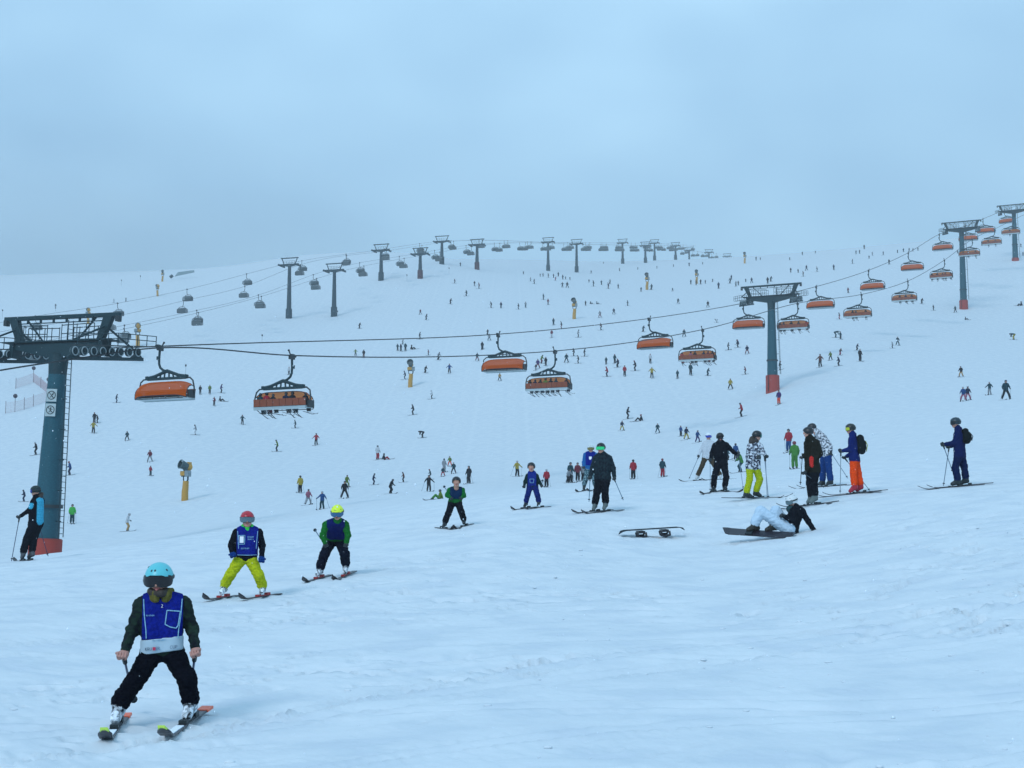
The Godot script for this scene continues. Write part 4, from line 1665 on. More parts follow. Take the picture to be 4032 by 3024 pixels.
func build_near_people() -> void:
	fold.seed = 4
	fold.frequency = 1.0
	head_parts = bare_head()
	fist_parts = fist()
	build_headgear()
	var black := cloth(Color(0.006, 0.008, 0.014))
	var navy := cloth(Color(0.008, 0.014, 0.045))
	var dark_lens := flat(Color(0.004, 0.005, 0.008), 0.12)
	var blue_lens := flat(Color(0.03, 0.05, 0.35), 0.12)
	var grey_lens := flat(Color(0.09, 0.15, 0.18), 0.15)
	var bib_blue := cloth(Color(0.008, 0.018, 0.24))
	var trim := cloth(Color(0.30, 0.58, 0.78))
	var skin := flat(Color(0.42, 0.21, 0.17), 0.6)
	var sneck: Vector3
	var snowy := print_cloth([Color(0.02, 0.025, 0.03), Color(0.05, 0.06, 0.07), Color(0.7, 0.78, 0.84), Color(0.78, 0.86, 0.93)], [0.38, 0.44, 0.48, 0.6], 0.02, 57)
	# 1: the child in front
	var j := joints_of(poses.boy_front)
	var nk: Vector3 = j[1]
	var collar := []
	for k in 7:
		var a := TAU * k / 7.0
		var q := Vector3(sin(a) * 0.072, 0, cos(a) * 0.068)
		if k != 0:
			collar.append([nk + q + Vector3(0, 0.0, 0.012), nk + q * 1.12 + Vector3(0, 0.062, 0.02), 0.03, 0.026, PANEL, 0.016])
	collar.append([nk + Vector3(-0.035, 0.0, 0.09), nk + Vector3(-0.045, 0.05, 0.1), 0.026, 0.022, PANEL, 0.012])
	collar.append([nk + Vector3(0.035, 0.0, 0.09), nk + Vector3(0.05, 0.05, 0.095), 0.026, 0.022, PANEL, 0.012])
	var hc: Vector3 = j[0]
	collar.append([hc + Vector3(-0.055, -0.085, 0.02), hc + Vector3(0.02, -0.098, 0.075), 0.03, 0.028, HAIR, 0.012])
	collar.append([hc + Vector3(0.02, -0.098, 0.075), hc + Vector3(0.05, -0.08, 0.03), 0.028, 0.028, HAIR, 0.012])
	var camo := print_cloth([Color(0.004, 0.006, 0.010), Color(0.006, 0.010, 0.014), Color(0.010, 0.024, 0.016), Color(0.014, 0.032, 0.022)], [0.3, 0.48, 0.55, 0.75], 0.014, 61)
	var t := near_person("boy_front", "child in teal helmet and blue bib sliding in a wide plough on green tipped skis", {jacket = camo, trousers = cloth(Color(0.004, 0.005, 0.010)), gloves = skin, boots = snowy, panel = cloth(Color(0.15, 0.13, 0.035)), helmet = flat(Color(0.10, 0.50, 0.56), 0.35), lens = dark_lens, bones = collar, puff = 0.93, nod = 9.0, head = 0.94, short = "child in the teal helmet", ski = flat(Color(0.03, 0.035, 0.045), 0.35), pole_colour = Color(0.04, 0.07, 0.16)})
	var b := bib(t, "boy_front", bib_blue, trim, {hem = 0.076, puff = 0.94})
	var w: float = b.w - 0.012
	var m: Vector3 = b.mid
	for s in [-1.0, 1.0]:
		stitched(b, [Vector2(m.x + s * (w + 0.004), m.y + 0.04), Vector2(m.x + s * (w - 0.004), m.y - 0.08), Vector2(m.x + s * (w - 0.018), m.y - 0.19), Vector2(m.x + s * (w - 0.022), m.y - 0.255)], 0.0042, "piping")
	var px := m.x + 0.032
	var py := m.y - 0.045
	stitched(b, [Vector2(px, py), Vector2(px + 0.10, py - 0.008), Vector2(px + 0.085, py - 0.115), Vector2(px + 0.07, py - 0.135), Vector2(px + 0.025, py - 0.125), Vector2(px - 0.012, py - 0.105), Vector2(px, py)], 0.0045, "pocket_outline")
	lettering(b, "skischule", m.x - 0.125, m.y - 0.082, 0.012, 0.0, trim, "lettering")
	lettering(b, "2", m.x - 0.012, m.y - 0.012, 0.022, 0.0, mats.white, "lettering")
	lettering(b, "TEL. +43 664 1", m.x - 0.075, m.y - 0.272, 0.012, 0.05, trim, "lettering")
	var hb := bib(t, "boy_front", flat(Color(0.38, 0.50, 0.58), 0.7), mats.white, {hem = -0.024, puff = 0.97})
	var band: MeshInstance3D = hb.node
	band.name = "hem_band"
	band.mesh = band_mesh("boy_front", -0.026, 0.082, 0.019)
	for q in hb.bones:
		q[2] += 0.006
		q[3] += 0.006
	lettering(hb, "KRU", m.x - 0.125, m.y - 0.335, 0.022, 0.06, flat(Color(0.03, 0.06, 0.10), 0.8), "lettering")
	lettering(hb, "ER", m.x - 0.045, m.y - 0.330, 0.022, 0.06, flat(Color(0.04, 0.10, 0.22), 0.8), "lettering")
	lettering(hb, "CUP", m.x + 0.06, m.y - 0.322, 0.024, 0.06, flat(Color(0.10, 0.16, 0.24), 0.8), "lettering")
	var red := MB.new()
	red.box(on_front(hb.bones, m.x - 0.058, m.y - 0.332), Vector3(0.022, 0.024, 0.004))
	red.put("red_patch", flat(Color(0.5, 0.03, 0.08), 0.8), band)
	# coloured ski tips and tails
	var k := 0
	for c in t.get_children():
		if c.name.begins_with("ski"):
			var tp := MB.new()
			tp.hexa([Vector3(-0.047, 0.018, 0.55), Vector3(0.047, 0.018, 0.55), Vector3(0.026, 0.098, 0.686), Vector3(-0.026, 0.098, 0.686), Vector3(-0.047, 0.032, 0.55), Vector3(0.047, 0.032, 0.55), Vector3(0.026, 0.118, 0.690), Vector3(-0.026, 0.118, 0.690)])
			tp.put("tip", flat(Color(0.55, 0.80, 0.10), 0.5), c)
			var tl := MB.new()
			tl.box(Vector3(0, 0.012, -0.48), Vector3(0.094, 0.022, 0.16))
			tl.put("tail", flat(Color(0.85, 0.16, 0.08), 0.5), c)
			var sn := MB.new()
			sn.box(Vector3(0, 0.018, 0.36), Vector3(0.06, 0.008, 0.3))
			sn.put("caked_snow", mats.caked, c)
	# 2: yellow trousers, red helmet
	j = joints_of(poses.boy_yellow)
	nk = j[1]
	collar = []
	for k2 in 6:
		var a := TAU * k2 / 6.0
		collar.append([nk + Vector3(sin(a) * 0.07, -0.005, cos(a) * 0.07), nk + Vector3(sin(a) * 0.078, 0.045, cos(a) * 0.075), 0.032, 0.028, PANEL, 0.015])
	t = near_person("boy_yellow", "child in red helmet, blue bib and bright yellow green trousers in a plough", {jacket = black, trousers = cloth(Color(0.50, 0.56, 0.015)), gloves = cloth(Color(0.010, 0.05, 0.22)), boots = snowy, panel = cloth(Color(0.06, 0.70, 0.09)), helmet = flat(Color(0.42, 0.012, 0.03), 0.3), lens = grey_lens, bones = collar, hand = 1.25, short = "child in the red helmet", binding = flat(Color(0.35, 0.02, 0.02), 0.5)})
	b = bib(t, "boy_yellow", bib_blue, trim, {hem = 0.02})
	m = b.mid
	w = b.w - 0.012
	for s in [-1.0, 1.0]:
		stitched(b, [Vector2(m.x + s * w, m.y + 0.03), Vector2(m.x + s * (w - 0.01), m.y - 0.1), Vector2(m.x + s * (w - 0.02), m.y - 0.24)], 0.005, "piping")
	stitched(b, [Vector2(m.x - 0.15, m.y - 0.335), Vector2(m.x, m.y - 0.34), Vector2(m.x + 0.14, m.y - 0.335)], 0.005, "piping")
	stitched(b, [Vector2(m.x - 0.14, m.y - 0.04), Vector2(m.x - 0.04, m.y - 0.035), Vector2(m.x - 0.045, m.y - 0.17), Vector2(m.x - 0.14, m.y - 0.17), Vector2(m.x - 0.14, m.y - 0.04)], 0.006, "pocket_outline")
	var card := MB.new()
	card.box(on_front(b.bones, m.x - 0.09, m.y - 0.1), Vector3(0.06, 0.10, 0.006))
	card.put("white_card", mats.white, b.node)
	lettering(b, "Kinder", m.x + 0.0, m.y - 0.06, 0.026, 0.0, trim, "lettering")
	lettering(b, "Skikurs", m.x + 0.0, m.y - 0.095, 0.022, 0.0, trim, "lettering")
	lettering(b, "skischule", m.x - 0.1, m.y - 0.235, 0.024, 0.0, trim, "lettering")
	# 3: bent forward, yellow helmet
	t = near_person("boy_bent", "child bending forward in a lime yellow helmet, green sleeves and blue bib", {jacket = cloth(Color(0.012, 0.15, 0.025)), trousers = cloth(Color(0.006, 0.009, 0.022)), gloves = mats.dark, boots = snowy, helmet = flat(Color(0.68, 0.85, 0.03), 0.35), lens = flat(Color(0.03, 0.12, 0.25), 0.15), nod = 26.0, short = "child in the lime yellow helmet", binding = flat(Color(0.3, 0.02, 0.02), 0.5)})
	bib(t, "boy_bent", cloth(Color(0.008, 0.016, 0.12)), trim, {hem = 0.14})
	# 4, 5: two smaller children further up
	t = near_person("boy_green", "small child with green sleeves and black helmet ploughing with skis pointed together", {jacket = cloth(Color(0.010, 0.15, 0.03)), trousers = black, boots = mats.dark, gloves = mats.dark, helmet = flat(Color(0.008, 0.009, 0.012), 0.4), short = "small child with green sleeves"})
	bib(t, "boy_green", cloth(Color(0.006, 0.03, 0.09)), trim, {hem = 0.05})
	t = near_person("boy_blue", "smallest child in blue trousers, blue bib and black helmet", {jacket = cloth(Color(0.008, 0.03, 0.03)), trousers = cloth(Color(0.010, 0.022, 0.16)), boots = mats.dark, gloves = mats.dark, helmet = flat(Color(0.008, 0.009, 0.012), 0.4), short = "smallest child in blue trousers"})
	b = bib(t, "boy_blue", cloth(Color(0.012, 0.03, 0.24)), trim, {hem = -0.02})
	m = b.mid
	stitched(b, [Vector2(m.x - 0.06, m.y - 0.08), Vector2(m.x + 0.05, m.y - 0.08), Vector2(m.x + 0.04, m.y - 0.18), Vector2(m.x - 0.05, m.y - 0.18), Vector2(m.x - 0.06, m.y - 0.08)], 0.006, "pocket_outline")
	# 6: man in black with green goggles
	near_person("man_black", "man in black with green mirrored goggles sliding with both poles out", {jacket = print_cloth([Color(0.004, 0.008, 0.014), Color(0.008, 0.018, 0.028), Color(0.012, 0.028, 0.034)], [0.35, 0.5, 0.7], 0.014, 71), trousers = black, boots = flat(Color(0.09, 0.12, 0.12), 0.6), helmet = flat(Color(0.006, 0.007, 0.010), 0.35), lens = flat(Color(0.02, 0.62, 0.20), 0.15), short = "man with green goggles", puff = 1.06, pole_colour = Color(0.02, 0.12, 0.20)})
	# 7: behind him
	t = near_person("person_bib", "person in blue jacket, bib and white helmet behind the man with green goggles", {jacket = cloth(Color(0.02, 0.14, 0.40)), trousers = print_cloth([Color(0.01, 0.03, 0.05), Color(0.02, 0.08, 0.10), Color(0.25, 0.38, 0.42)], [0.42, 0.52, 0.62], 0.018, 73), helmet = flat(Color(0.55, 0.62, 0.62), 0.4), lens = flat(Color(0.16, 0.14, 0.04), 0.2), short = "person in blue bib"})
	b = bib(t, "person_bib", bib_blue, trim, {hem = 0.06})
	card = MB.new()
	card.box(on_front(b.bones, b.mid.x - 0.0, b.mid.y - 0.14), Vector3(0.09, 0.13, 0.006))
	card.put("white_card", mats.white, b.node)
	# 8 to 12: the group that stands talking
	near_person("woman_white", "skier in white jacket, brown trousers and white helmet leaning on poles", {jacket = cloth(Color(0.62, 0.68, 0.74)), trousers = cloth(Color(0.07, 0.055, 0.035)), helmet = flat(Color(0.68, 0.74, 0.78), 0.35), lens = blue_lens, boots = flat(Color(0.45, 0.50, 0.52), 0.6), short = "skier in the white jacket", pole_colour = Color(0.10, 0.16, 0.22)})
	near_person("man_pointing", "man all in black stretching one arm towards the group", {jacket = black, trousers = black, helmet = flat(Color(0.006, 0.007, 0.010), 0.5), skin = flat(Color(0.012, 0.013, 0.018), 0.8), short = "man all in black", pole_colour = Color(0.25, 0.32, 0.40)})
	j = joints_of(poses.person_yellow)
	var hoods := [[j[1] + Vector3(-0.06, 0.02, 0.05), j[1] + Vector3(-0.05, 0.08, 0.02), 0.09, 0.08, HAIR, 0.03], [j[1] + Vector3(-0.02, 0.03, -0.07), j[1] + Vector3(0.04, 0.02, 0.0), 0.08, 0.08, HAIR, 0.03]]
	near_person("person_yellow", "skier in black and white printed jacket and bright yellow green trousers holding poles", {jacket = print_cloth([Color(0.008, 0.012, 0.03), Color(0.02, 0.03, 0.08), Color(0.45, 0.52, 0.60), Color(0.70, 0.76, 0.82)], [0.42, 0.48, 0.52, 0.58], 0.014, 81), trousers = cloth(Color(0.46, 0.55, 0.012)), helmet = flat(Color(0.006, 0.008, 0.012), 0.3), lens = flat(Color(0.02, 0.14, 0.12), 0.2), bones = hoods, short = "skier in the printed jacket", pole_colour = Color(0.22, 0.28, 0.34)})
	j = joints_of(poses.man_dark)
	var red_side := [[j[8] + Vector3(-0.02, 0.07, 0.17), j[8] + Vector3(-0.03, 0.24, 0.175), 0.045, 0.05, PANEL, 0.02]]
	near_person("man_dark", "man in dark jacket with red side panel standing with his back turned", {jacket = cloth(Color(0.016, 0.016, 0.012)), trousers = black, panel = cloth(Color(0.62, 0.035, 0.03)), bones = red_side, helmet = flat(Color(0.008, 0.009, 0.012), 0.4), short = "man with the red side panel", pole_colour = Color(0.05, 0.08, 0.11), boots = flat(Color(0.10, 0.14, 0.14), 0.6)})
	near_person("man_camo", "skier in white and grey camouflage jacket and blue trousers bowing forward", {jacket = print_cloth([Color(0.02, 0.03, 0.05), Color(0.05, 0.07, 0.10), Color(0.40, 0.45, 0.50), Color(0.66, 0.70, 0.74)], [0.36, 0.43, 0.47, 0.58], 0.014, 91), trousers = cloth(Color(0.012, 0.05, 0.20)), helmet = flat(Color(0.01, 0.011, 0.016), 0.4), nod = 25.0, short = "skier in the camouflage jacket", pole_colour = Color(0.12, 0.18, 0.24)})
	# 13, 14: the two with backpacks
	t = near_person("man_orange", "skier in blue jacket and vivid orange trousers with a black backpack", {jacket = cloth(Color(0.008, 0.020, 0.14)), trousers = cloth(Color(1.0, 0.085, 0.012)), boots = flat(Color(0.35, 0.01, 0.03), 0.4), helmet = flat(Color(0.012, 0.018, 0.016), 0.4), lens = flat(Color(0.45, 0.50, 0.02), 0.2), short = "skier in orange trousers", pole_colour = Color(0.20, 0.26, 0.30)})
	j = joints_of(poses.man_orange)
	backpack(t, j[1].lerp(j[8], 0.42) + Vector3(0.18, 0, 0.02), 0.44, Vector3(1, 0, 0.1).normalized(), Color(0.45, 0.42, 0.03))
	t = near_person("man_blue", "skier all in navy blue with a small backpack, standing apart", {jacket = cloth(Color(0.008, 0.016, 0.085)), trousers = cloth(Color(0.006, 0.014, 0.065)), helmet = flat(Color(0.010, 0.030, 0.045), 0.4), lens = dark_lens, short = "skier standing apart in navy", pole_colour = Color(0.12, 0.18, 0.24)})
	j = joints_of(poses.man_blue)
	backpack(t, j[1].lerp(j[8], 0.28) + Vector3(0.17, 0, 0.0), 0.28, Vector3(1, 0, 0.05).normalized(), Color(0.05, 0.06, 0.07))
	# 15: beside the tower
	j = joints_of(poses.woman_tower)
	var lightback := []
	for o in [Vector3(0.04, 0, 0.05), Vector3(0.075, 0, 0.02)]:
		lightback.append([j[1].lerp(j[8], 0.18) + o, j[1].lerp(j[8], 0.5) + o, 0.100, 0.098, PANEL, 0.03])
		lightback.append([j[1].lerp(j[8], 0.5) + o, j[1].lerp(j[8], 0.92) + o, 0.098, 0.106, PANEL, 0.03])
	lightback.append([j[2].lerp(j[4], 0.45) + Vector3(0, 0, 0.012), j[2].lerp(j[4], 0.75) + Vector3(0, 0, 0.012), 0.068, 0.064, PANEL, 0.012])
	lightback.append([j[1] + Vector3(0.10, 0.02, 0.03), j[1] + Vector3(0.12, 0.08, 0.0), 0.06, 0.05, HAIR, 0.03])
	near_person("woman_tower", "skier in black and pale blue jacket leaning on a pole beside the red padded tower", {jacket = black, trousers = black, panel = cloth(Color(0.06, 0.42, 0.62)), bones = lightback, helmet = print_cloth([Color(0.006, 0.008, 0.01), Color(0.008, 0.01, 0.012), Color(0.10, 0.16, 0.15)], [0.4, 0.6, 0.68], 0.08, 95), lens = blue_lens, boots = flat(Color(0.05, 0.06, 0.07), 0.6), short = "skier beside the tower", pole_colour = Color(0.02, 0.03, 0.08)})
	# 16: sitting on the snow with a board on
	j = joints_of(poses.boarder)
	var scarf := [[j[0] + Vector3(-0.04, -0.15, 0.06), j[0] + Vector3(0.05, -0.16, 0.02), 0.075, 0.07, PANEL, 0.03]]
	for k3 in 2:
		var hip: Vector3 = j[8] + Vector3(-0.04, 0.0, 0.12 - 0.2 * k3)
		scarf.append([hip, j[9 + k3], 0.128, 0.108, TROUSERS, 0.03])
		scarf.append([j[9 + k3], j[11 + k3] + Vector3(0, 0.05, 0), 0.108, 0.100, TROUSERS, 0.03])
	t = near_person("boarder", "snowboarder in white trousers and black jacket sitting with arm propped back", {jacket = black, trousers = flat(Color(0.46, 0.60, 0.72), 0.8, 0.0, 0.2), panel = cloth(Color(0.03, 0.07, 0.08)), bones = scarf, helmet = flat(Color(0.60, 0.66, 0.68), 0.4), lens = flat(Color(0.10, 0.16, 0.18), 0.2), boots = flat(Color(0.02, 0.018, 0.012), 0.6), short = "sitting snowboarder", nod = 18.0})
	var fm: Vector3 = (j[13] + j[14]) * 0.5
	var bd := piece("snowboard", board_mesh(1.55), flat(Color(0.012, 0.008, 0.014), 0.35), t, Transform3D(Basis(Vector3.UP, deg_to_rad(-10.0)) * Basis(Vector3.BACK, deg_to_rad(-4.0)) * Basis(Vector3.RIGHT, deg_to_rad(26.0)), fm + Vector3(0.03, -0.085, 0.07)))
	for e in [13, 14]:
		var bn := MB.new()
		bn.box(bd.transform.affine_inverse() * (j[e] + Vector3(0.02, -0.05, 0.0)), Vector3(0.14, 0.05, 0.22))
		bn.put("binding", mats.dark, bd)

func band_mesh(key: String, low: float, high: float, out: float) -> ArrayMesh:
	var p: Dictionary = poses[key]
	var j := joints_of(p)
	var bones := body_bones(j, p.s, 0.94, true)
	for b in bones:
		b[2] += out
		b[3] += out
	var spine: Vector3 = (j[1] - j[8]).normalized()
	var lean := (spine + Vector3(-0.06, 0, 0)).normalized()
	var lat: Vector3 = (j[3] - j[2]).normalized()
	var mid: Vector3 = (j[2] + j[3]) * 0.5
	var w: float = (j[3] - j[2]).length() * 0.5
	return surfaces(blob(bones, p.cell * 0.8, [[j[8] + spine * low, -lean], [j[8] + spine * high, lean], [mid + lat * w, lat], [mid - lat * w, -lat]]), [JACKET])

# ---------------------------------------------------------------- the many skiers on the slope
func pose_joints(p: String) -> Array:
	var hd := Vector3(0, 1.62, 0.03)
	var nk := Vector3(0, 1.45, 0)
	var pl := Vector3(0, 0.9, 0)
	var sh := Vector3(0.18, 1.4, 0)
	var el := Vector3(0.27, 1.15, 0)
	var ha := Vector3(0.28, 0.95, 0.16)
	var kn := Vector3(0.11, 0.5, 0.08)
	var an := Vector3(0.12, 0.14, 0)
	var off := Vector3.ZERO
	match p:
		"p":
			hd = Vector3(0, 1.56, 0.15)
			nk = Vector3(0, 1.41, 0.07)
			sh = Vector3(0.18, 1.36, 0.06)
			el = Vector3(0.25, 1.12, 0.04)
			ha = Vector3(0.22, 0.98, 0.28)
			pl = Vector3(0, 0.87, -0.05)
			kn = Vector3(0.1, 0.48, 0.13)
		"w":
			hd = Vector3(0, 1.55, 0.1)
			nk = Vector3(0, 1.38, 0.05)
			sh = Vector3(0.18, 1.33, 0.05)
			el = Vector3(0.3, 1.1, 0.06)
			ha = Vector3(0.32, 0.92, 0.25)
			pl = Vector3(0, 0.84, -0.03)
			kn = Vector3(0.22, 0.47, 0.1)
			an = Vector3(0.33, 0.14, 0)
		"a":
			el = Vector3(0.38, 1.2, 0.05)
			ha = Vector3(0.55, 1.02, 0.16)
			kn = Vector3(0.14, 0.5, 0.08)
			an = Vector3(0.18, 0.14, 0)
		"l":
			off = Vector3(0.2, 0, 0)
			hd = Vector3(0, 1.42, 0.2)
			nk = Vector3(0, 1.28, 0.12)
			sh = Vector3(0.18, 1.23, 0.1)
			el = Vector3(0.32, 1.02, 0.12)
			ha = Vector3(0.34, 0.86, 0.32)
			pl = Vector3(0, 0.78, -0.05)
			kn = Vector3(0.12, 0.45, 0.14)
		"b":
			hd = Vector3(0, 1.0, 0.6)
			nk = Vector3(0, 1.02, 0.44)
			sh = Vector3(0.17, 0.98, 0.4)
			el = Vector3(0.2, 0.74, 0.42)
			ha = Vector3(0.16, 0.52, 0.46)
			pl = Vector3(0, 0.88, -0.12)
		"g":
			hd = Vector3(0, 0.8, -0.06)
			nk = Vector3(0, 0.63, -0.1)
			sh = Vector3(0.18, 0.58, -0.1)
			el = Vector3(0.26, 0.36, -0.2)
			ha = Vector3(0.3, 0.14, -0.26)
			pl = Vector3(0, 0.15, 0)
			kn = Vector3(0.12, 0.42, 0.36)
			an = Vector3(0.13, 0.14, 0.64)
		"chair":
			hd = Vector3(0, 0.82, 0.05)
			nk = Vector3(0, 0.65, 0)
			sh = Vector3(0.17, 0.6, 0)
			el = Vector3(0.24, 0.36, 0.06)
			ha = Vector3(0.15, 0.3, 0.32)
			pl = Vector3(0, 0.12, 0)
			kn = Vector3(0.11, 0.14, 0.46)
			an = Vector3(0.10, -0.4, 0.47)
	var j := [hd, nk]
	for v in [sh, el, ha]:
		j.append(v * Vector3(-1, 1, 1))
		j.append(v)
	j.append(pl)
	for v in [kn, an, an + Vector3(0, -0.06, 0.14)]:
		j.append(v * Vector3(-1, 1, 1))
		j.append(v)
	if p == "l":
		for i in 15:
			j[i] += off * (j[i].y - 0.1) / 1.3
	return j

var crowd_mesh := {}
var crowd_order := {}

func crowd_body(p: String) -> ArrayMesh:
	if crowd_mesh.has(p):
		return crowd_mesh[p]
	var j := pose_joints(p)
	var b := body_bones(j, 1.0, 1.08)
	var up: Vector3 = (j[0] - j[1]).normalized()
	b.append([j[0] + up * 0.03 + Vector3(0, 0, -0.03), j[0] + up * 0.04, 0.118, 0.118, HAIR, 0.02])
	b.append([j[0] - up * 0.03 + Vector3(0, 0, 0.075), j[0] - up * 0.07 + Vector3(0, 0, 0.075), 0.075, 0.055, SKIN, 0.02])
	for k in 2:
		var d: Vector3 = (j[6 + k] - j[4 + k]).normalized()
		b.append([j[6 + k] - d * 0.05, j[6 + k] + d * 0.05, 0.05, 0.045, GLOVE, 0.02])
	var parts := blob(b, 0.036, [], {JACKET: 0.012, TROUSERS: 0.012})
	var order := []
	for r in [JACKET, TROUSERS, HAIR, SKIN, BOOT, GLOVE]:
		if parts.has(r):
			order.append(r)
	crowd_mesh[p] = surfaces(parts, order)
	crowd_order[p] = order
	return crowd_mesh[p]

func crowd_person(t: Node3D, p: String, jk: String, tr: String, cap: Color, size: float) -> void:
	var body := piece("body", crowd_body(p), null, t, Transform3D(Basis.IDENTITY.scaled(Vector3.ONE * size), Vector3.ZERO))
	var ms := {JACKET: cloth(cloth_colours[jk]), TROUSERS: cloth(cloth_colours[tr]), HAIR: flat(cap, 0.5), SKIN: flat(Color(0.40, 0.2, 0.15), 0.6), BOOT: mats.dark, GLOVE: mats.dark}
	var order: Array = crowd_order[p]
	for i in order.size():
		body.set_surface_override_material(i, ms[order[i]])

var colour_names := {"k": "black", "n": "navy", "b": "blue", "r": "red", "m": "dark red", "y": "yellow", "o": "olive", "g": "green", "G": "neon green", "t": "teal", "w": "white", "e": "grey", "p": "purple", "P": "pink", "O": "orange", "B": "brown", "c": "tan"}

func build_skiers() -> void:
	var rng := RandomNumberGenerator.new()
	rng.seed = 77
	var caps := [Color(0.008, 0.01, 0.014), Color(0.008, 0.01, 0.014), Color(0.008, 0.01, 0.014), Color(0.02, 0.03, 0.05), Color(0.05, 0.06, 0.07), Color(0.3, 0.33, 0.35), Color(0.15, 0.02, 0.03)]
	for e in skiers:
		var x: float = e[0]
		var d: float = e[1]
		var size: float = e[2] / 1.75
		var p: String = e[5]
		var face := rng.randf_range(-35, 35)
		match p:
			"p", "b", "g":
				face = e[6] * 90.0 + rng.randf_range(-22, 22)
			"l":
				face = e[6] * 55.0 + rng.randf_range(-25, 25)
			"s":
				face += 180.0 if rng.randf() < 0.45 else 0.0
		var yaw := atan2(-x, d) + deg_to_rad(face)
		var t := thing("person", e[7], "person", foot(x, d) + Vector3(0, 0.02, 0), Basis(Vector3.UP, yaw), "skiers spread over the slope")
		crowd_person(t, p, e[3], e[4], caps[rng.randi() % caps.size()], size)
		if p == "g":
			t.position.y -= 0.04
		var plough := 14.0 if p == "w" else 0.0
		var j := pose_joints(p)
		for k in 2:
			var at: Vector3 = j[11 + k] * size
			at.y = 0.0
			var sk := piece("ski", ski_mesh(1.55), mats.board, t, ski_place(t, at, (plough if k == 0 else -plough)))
			sk.transform.basis = sk.transform.basis.scaled_local(Vector3(1.15, 1.0, clampf(size, 0.65, 1.05)))
			if p == "g":
				sk.position.y += 0.02
		if d < 165.0 and p in ["s", "a", "w"]:
			for k in 2:
				var hand: Vector3 = j[6 + k] * size
				var tip := hand * Vector3(1.35, 0, 1) + Vector3(0, 0.02, -0.35 * size)
				ski_pole("thin ski pole of the skier in %s jacket and %s trousers further up" % [colour_names[e[3]], colour_names[e[4]]], t.transform, hand + Vector3(0, 0.04, 0), tip, Color(0.10, 0.14, 0.18))
	# riders on the chairs that go up
	var seats := [[[0, "t", "t"], [1, "r", "m"], [2, "k", "k"], [4, "n", "k"], [5, "k", "t"], [7, "k", "k"]], [[0, "k", "k"], [1, "n", "k"], [2, "k", "n"], [3, "o", "k"], [4, "k", "k"], [5, "t", "k"], [7, "k", "n"]], [[0, "r", "r"], [2, "P", "k"], [3, "k", "k"], [5, "n", "k"], [6, "m", "r"], [7, "k", "k"]], [[0, "k", "k"], [1, "n", "k"], [3, "k", "k"], [5, "t", "k"], [7, "r", "m"]], [[2, "k", "k"], [3, "t", "k"], [6, "k", "k"]], [[2, "k", "k"], [4, "n", "k"], [6, "k", "k"]], [[0, "k", "k"], [2, "n", "k"], [4, "k", "k"], [5, "m", "k"], [7, "k", "k"]], [[1, "k", "k"], [3, "n", "k"], [6, "k", "k"]], [[2, "k", "k"], [5, "n", "k"]], [[3, "k", "k"]]]
	var ord := ["first", "second", "third", "fourth", "fifth", "sixth", "seventh", "eighth", "ninth", "tenth"]
	var names := {"k": "black", "n": "navy", "t": "teal", "r": "red", "m": "dark red", "o": "olive", "P": "pink"}
	var turn := Basis(Vector3.UP, -atan2(0.5, 1.0) + PI)
	for i in seats.size():
		var c: Vector3 = chair_up_spots[i]
		for s in seats[i]:
			var off := Vector3(-0.7 - 1.87 + s[0] * 0.535, -3.36, 0.1)
			var at := c + Basis(Vector3.UP, -atan2(0.5, 1.0)) * off
			var lab: String = "rider in %s jacket and %s trousers on the %s occupied chair" % [names[s[1]], names[s[2]], ord[i]]
			var t := thing("person", lab, "person", at, turn * Basis(Vector3.UP, rng.randf_range(-0.1, 0.1)), "riders on the orange chairs")
			crowd_person(t, "chair", s[1], s[2], caps[rng.randi() % 5], rng.randf_range(0.86, 1.0))
			for k in [-1.0, 1.0]:
				piece("ski", ski_mesh(1.55), mats.board, t, Transform3D(Basis(Vector3.UP, rng.randf_range(-0.12, 0.12)) * Basis(Vector3.RIGHT, rng.randf_range(0.0, 0.4)), Vector3(k * 0.10, -0.54, 0.5)))

func build_clods() -> void:
	# crumbs of snow thrown up by the skis
	var m := MB.new()
	m.ellip(Vector3.ZERO, Vector3(1, 0.55, 0.9), Basis.IDENTITY, 7, 5)
	var mm := MultiMesh.new()
	mm.transform_format = MultiMesh.TRANSFORM_3D
	mm.mesh = m.mesh()
	mm.instance_count = 240
	var rng := RandomNumberGenerator.new()
	rng.seed = 19
	for i in 240:
		var d := lerpf(8.5, 34.0, pow(rng.randf(), 1.5))
		var x := rng.randf_range(-0.36, 0.36) * d
		if rng.randf() > 0.35 + 0.06 * x:
			x = absf(x)
		var r := 0.006 + 0.022 * pow(rng.randf(), 2.5)
		mm.set_instance_transform(i, Transform3D(Basis(Vector3.UP, rng.randf() * TAU).scaled(Vector3(r * rng.randf_range(1, 2.2), r, r)), foot(x, d) + Vector3(0, r * 0.15, 0)))
	var o := MultiMeshInstance3D.new()
	o.name = "snow_crumbs"
	o.multimesh = mm
	o.material_override = mats.snow
	o.set_meta("kind", "stuff")
	o.set_meta("label", "small crumbs of loose snow scattered on the piste")
	o.set_meta("category", "snow")
	add_child(o)

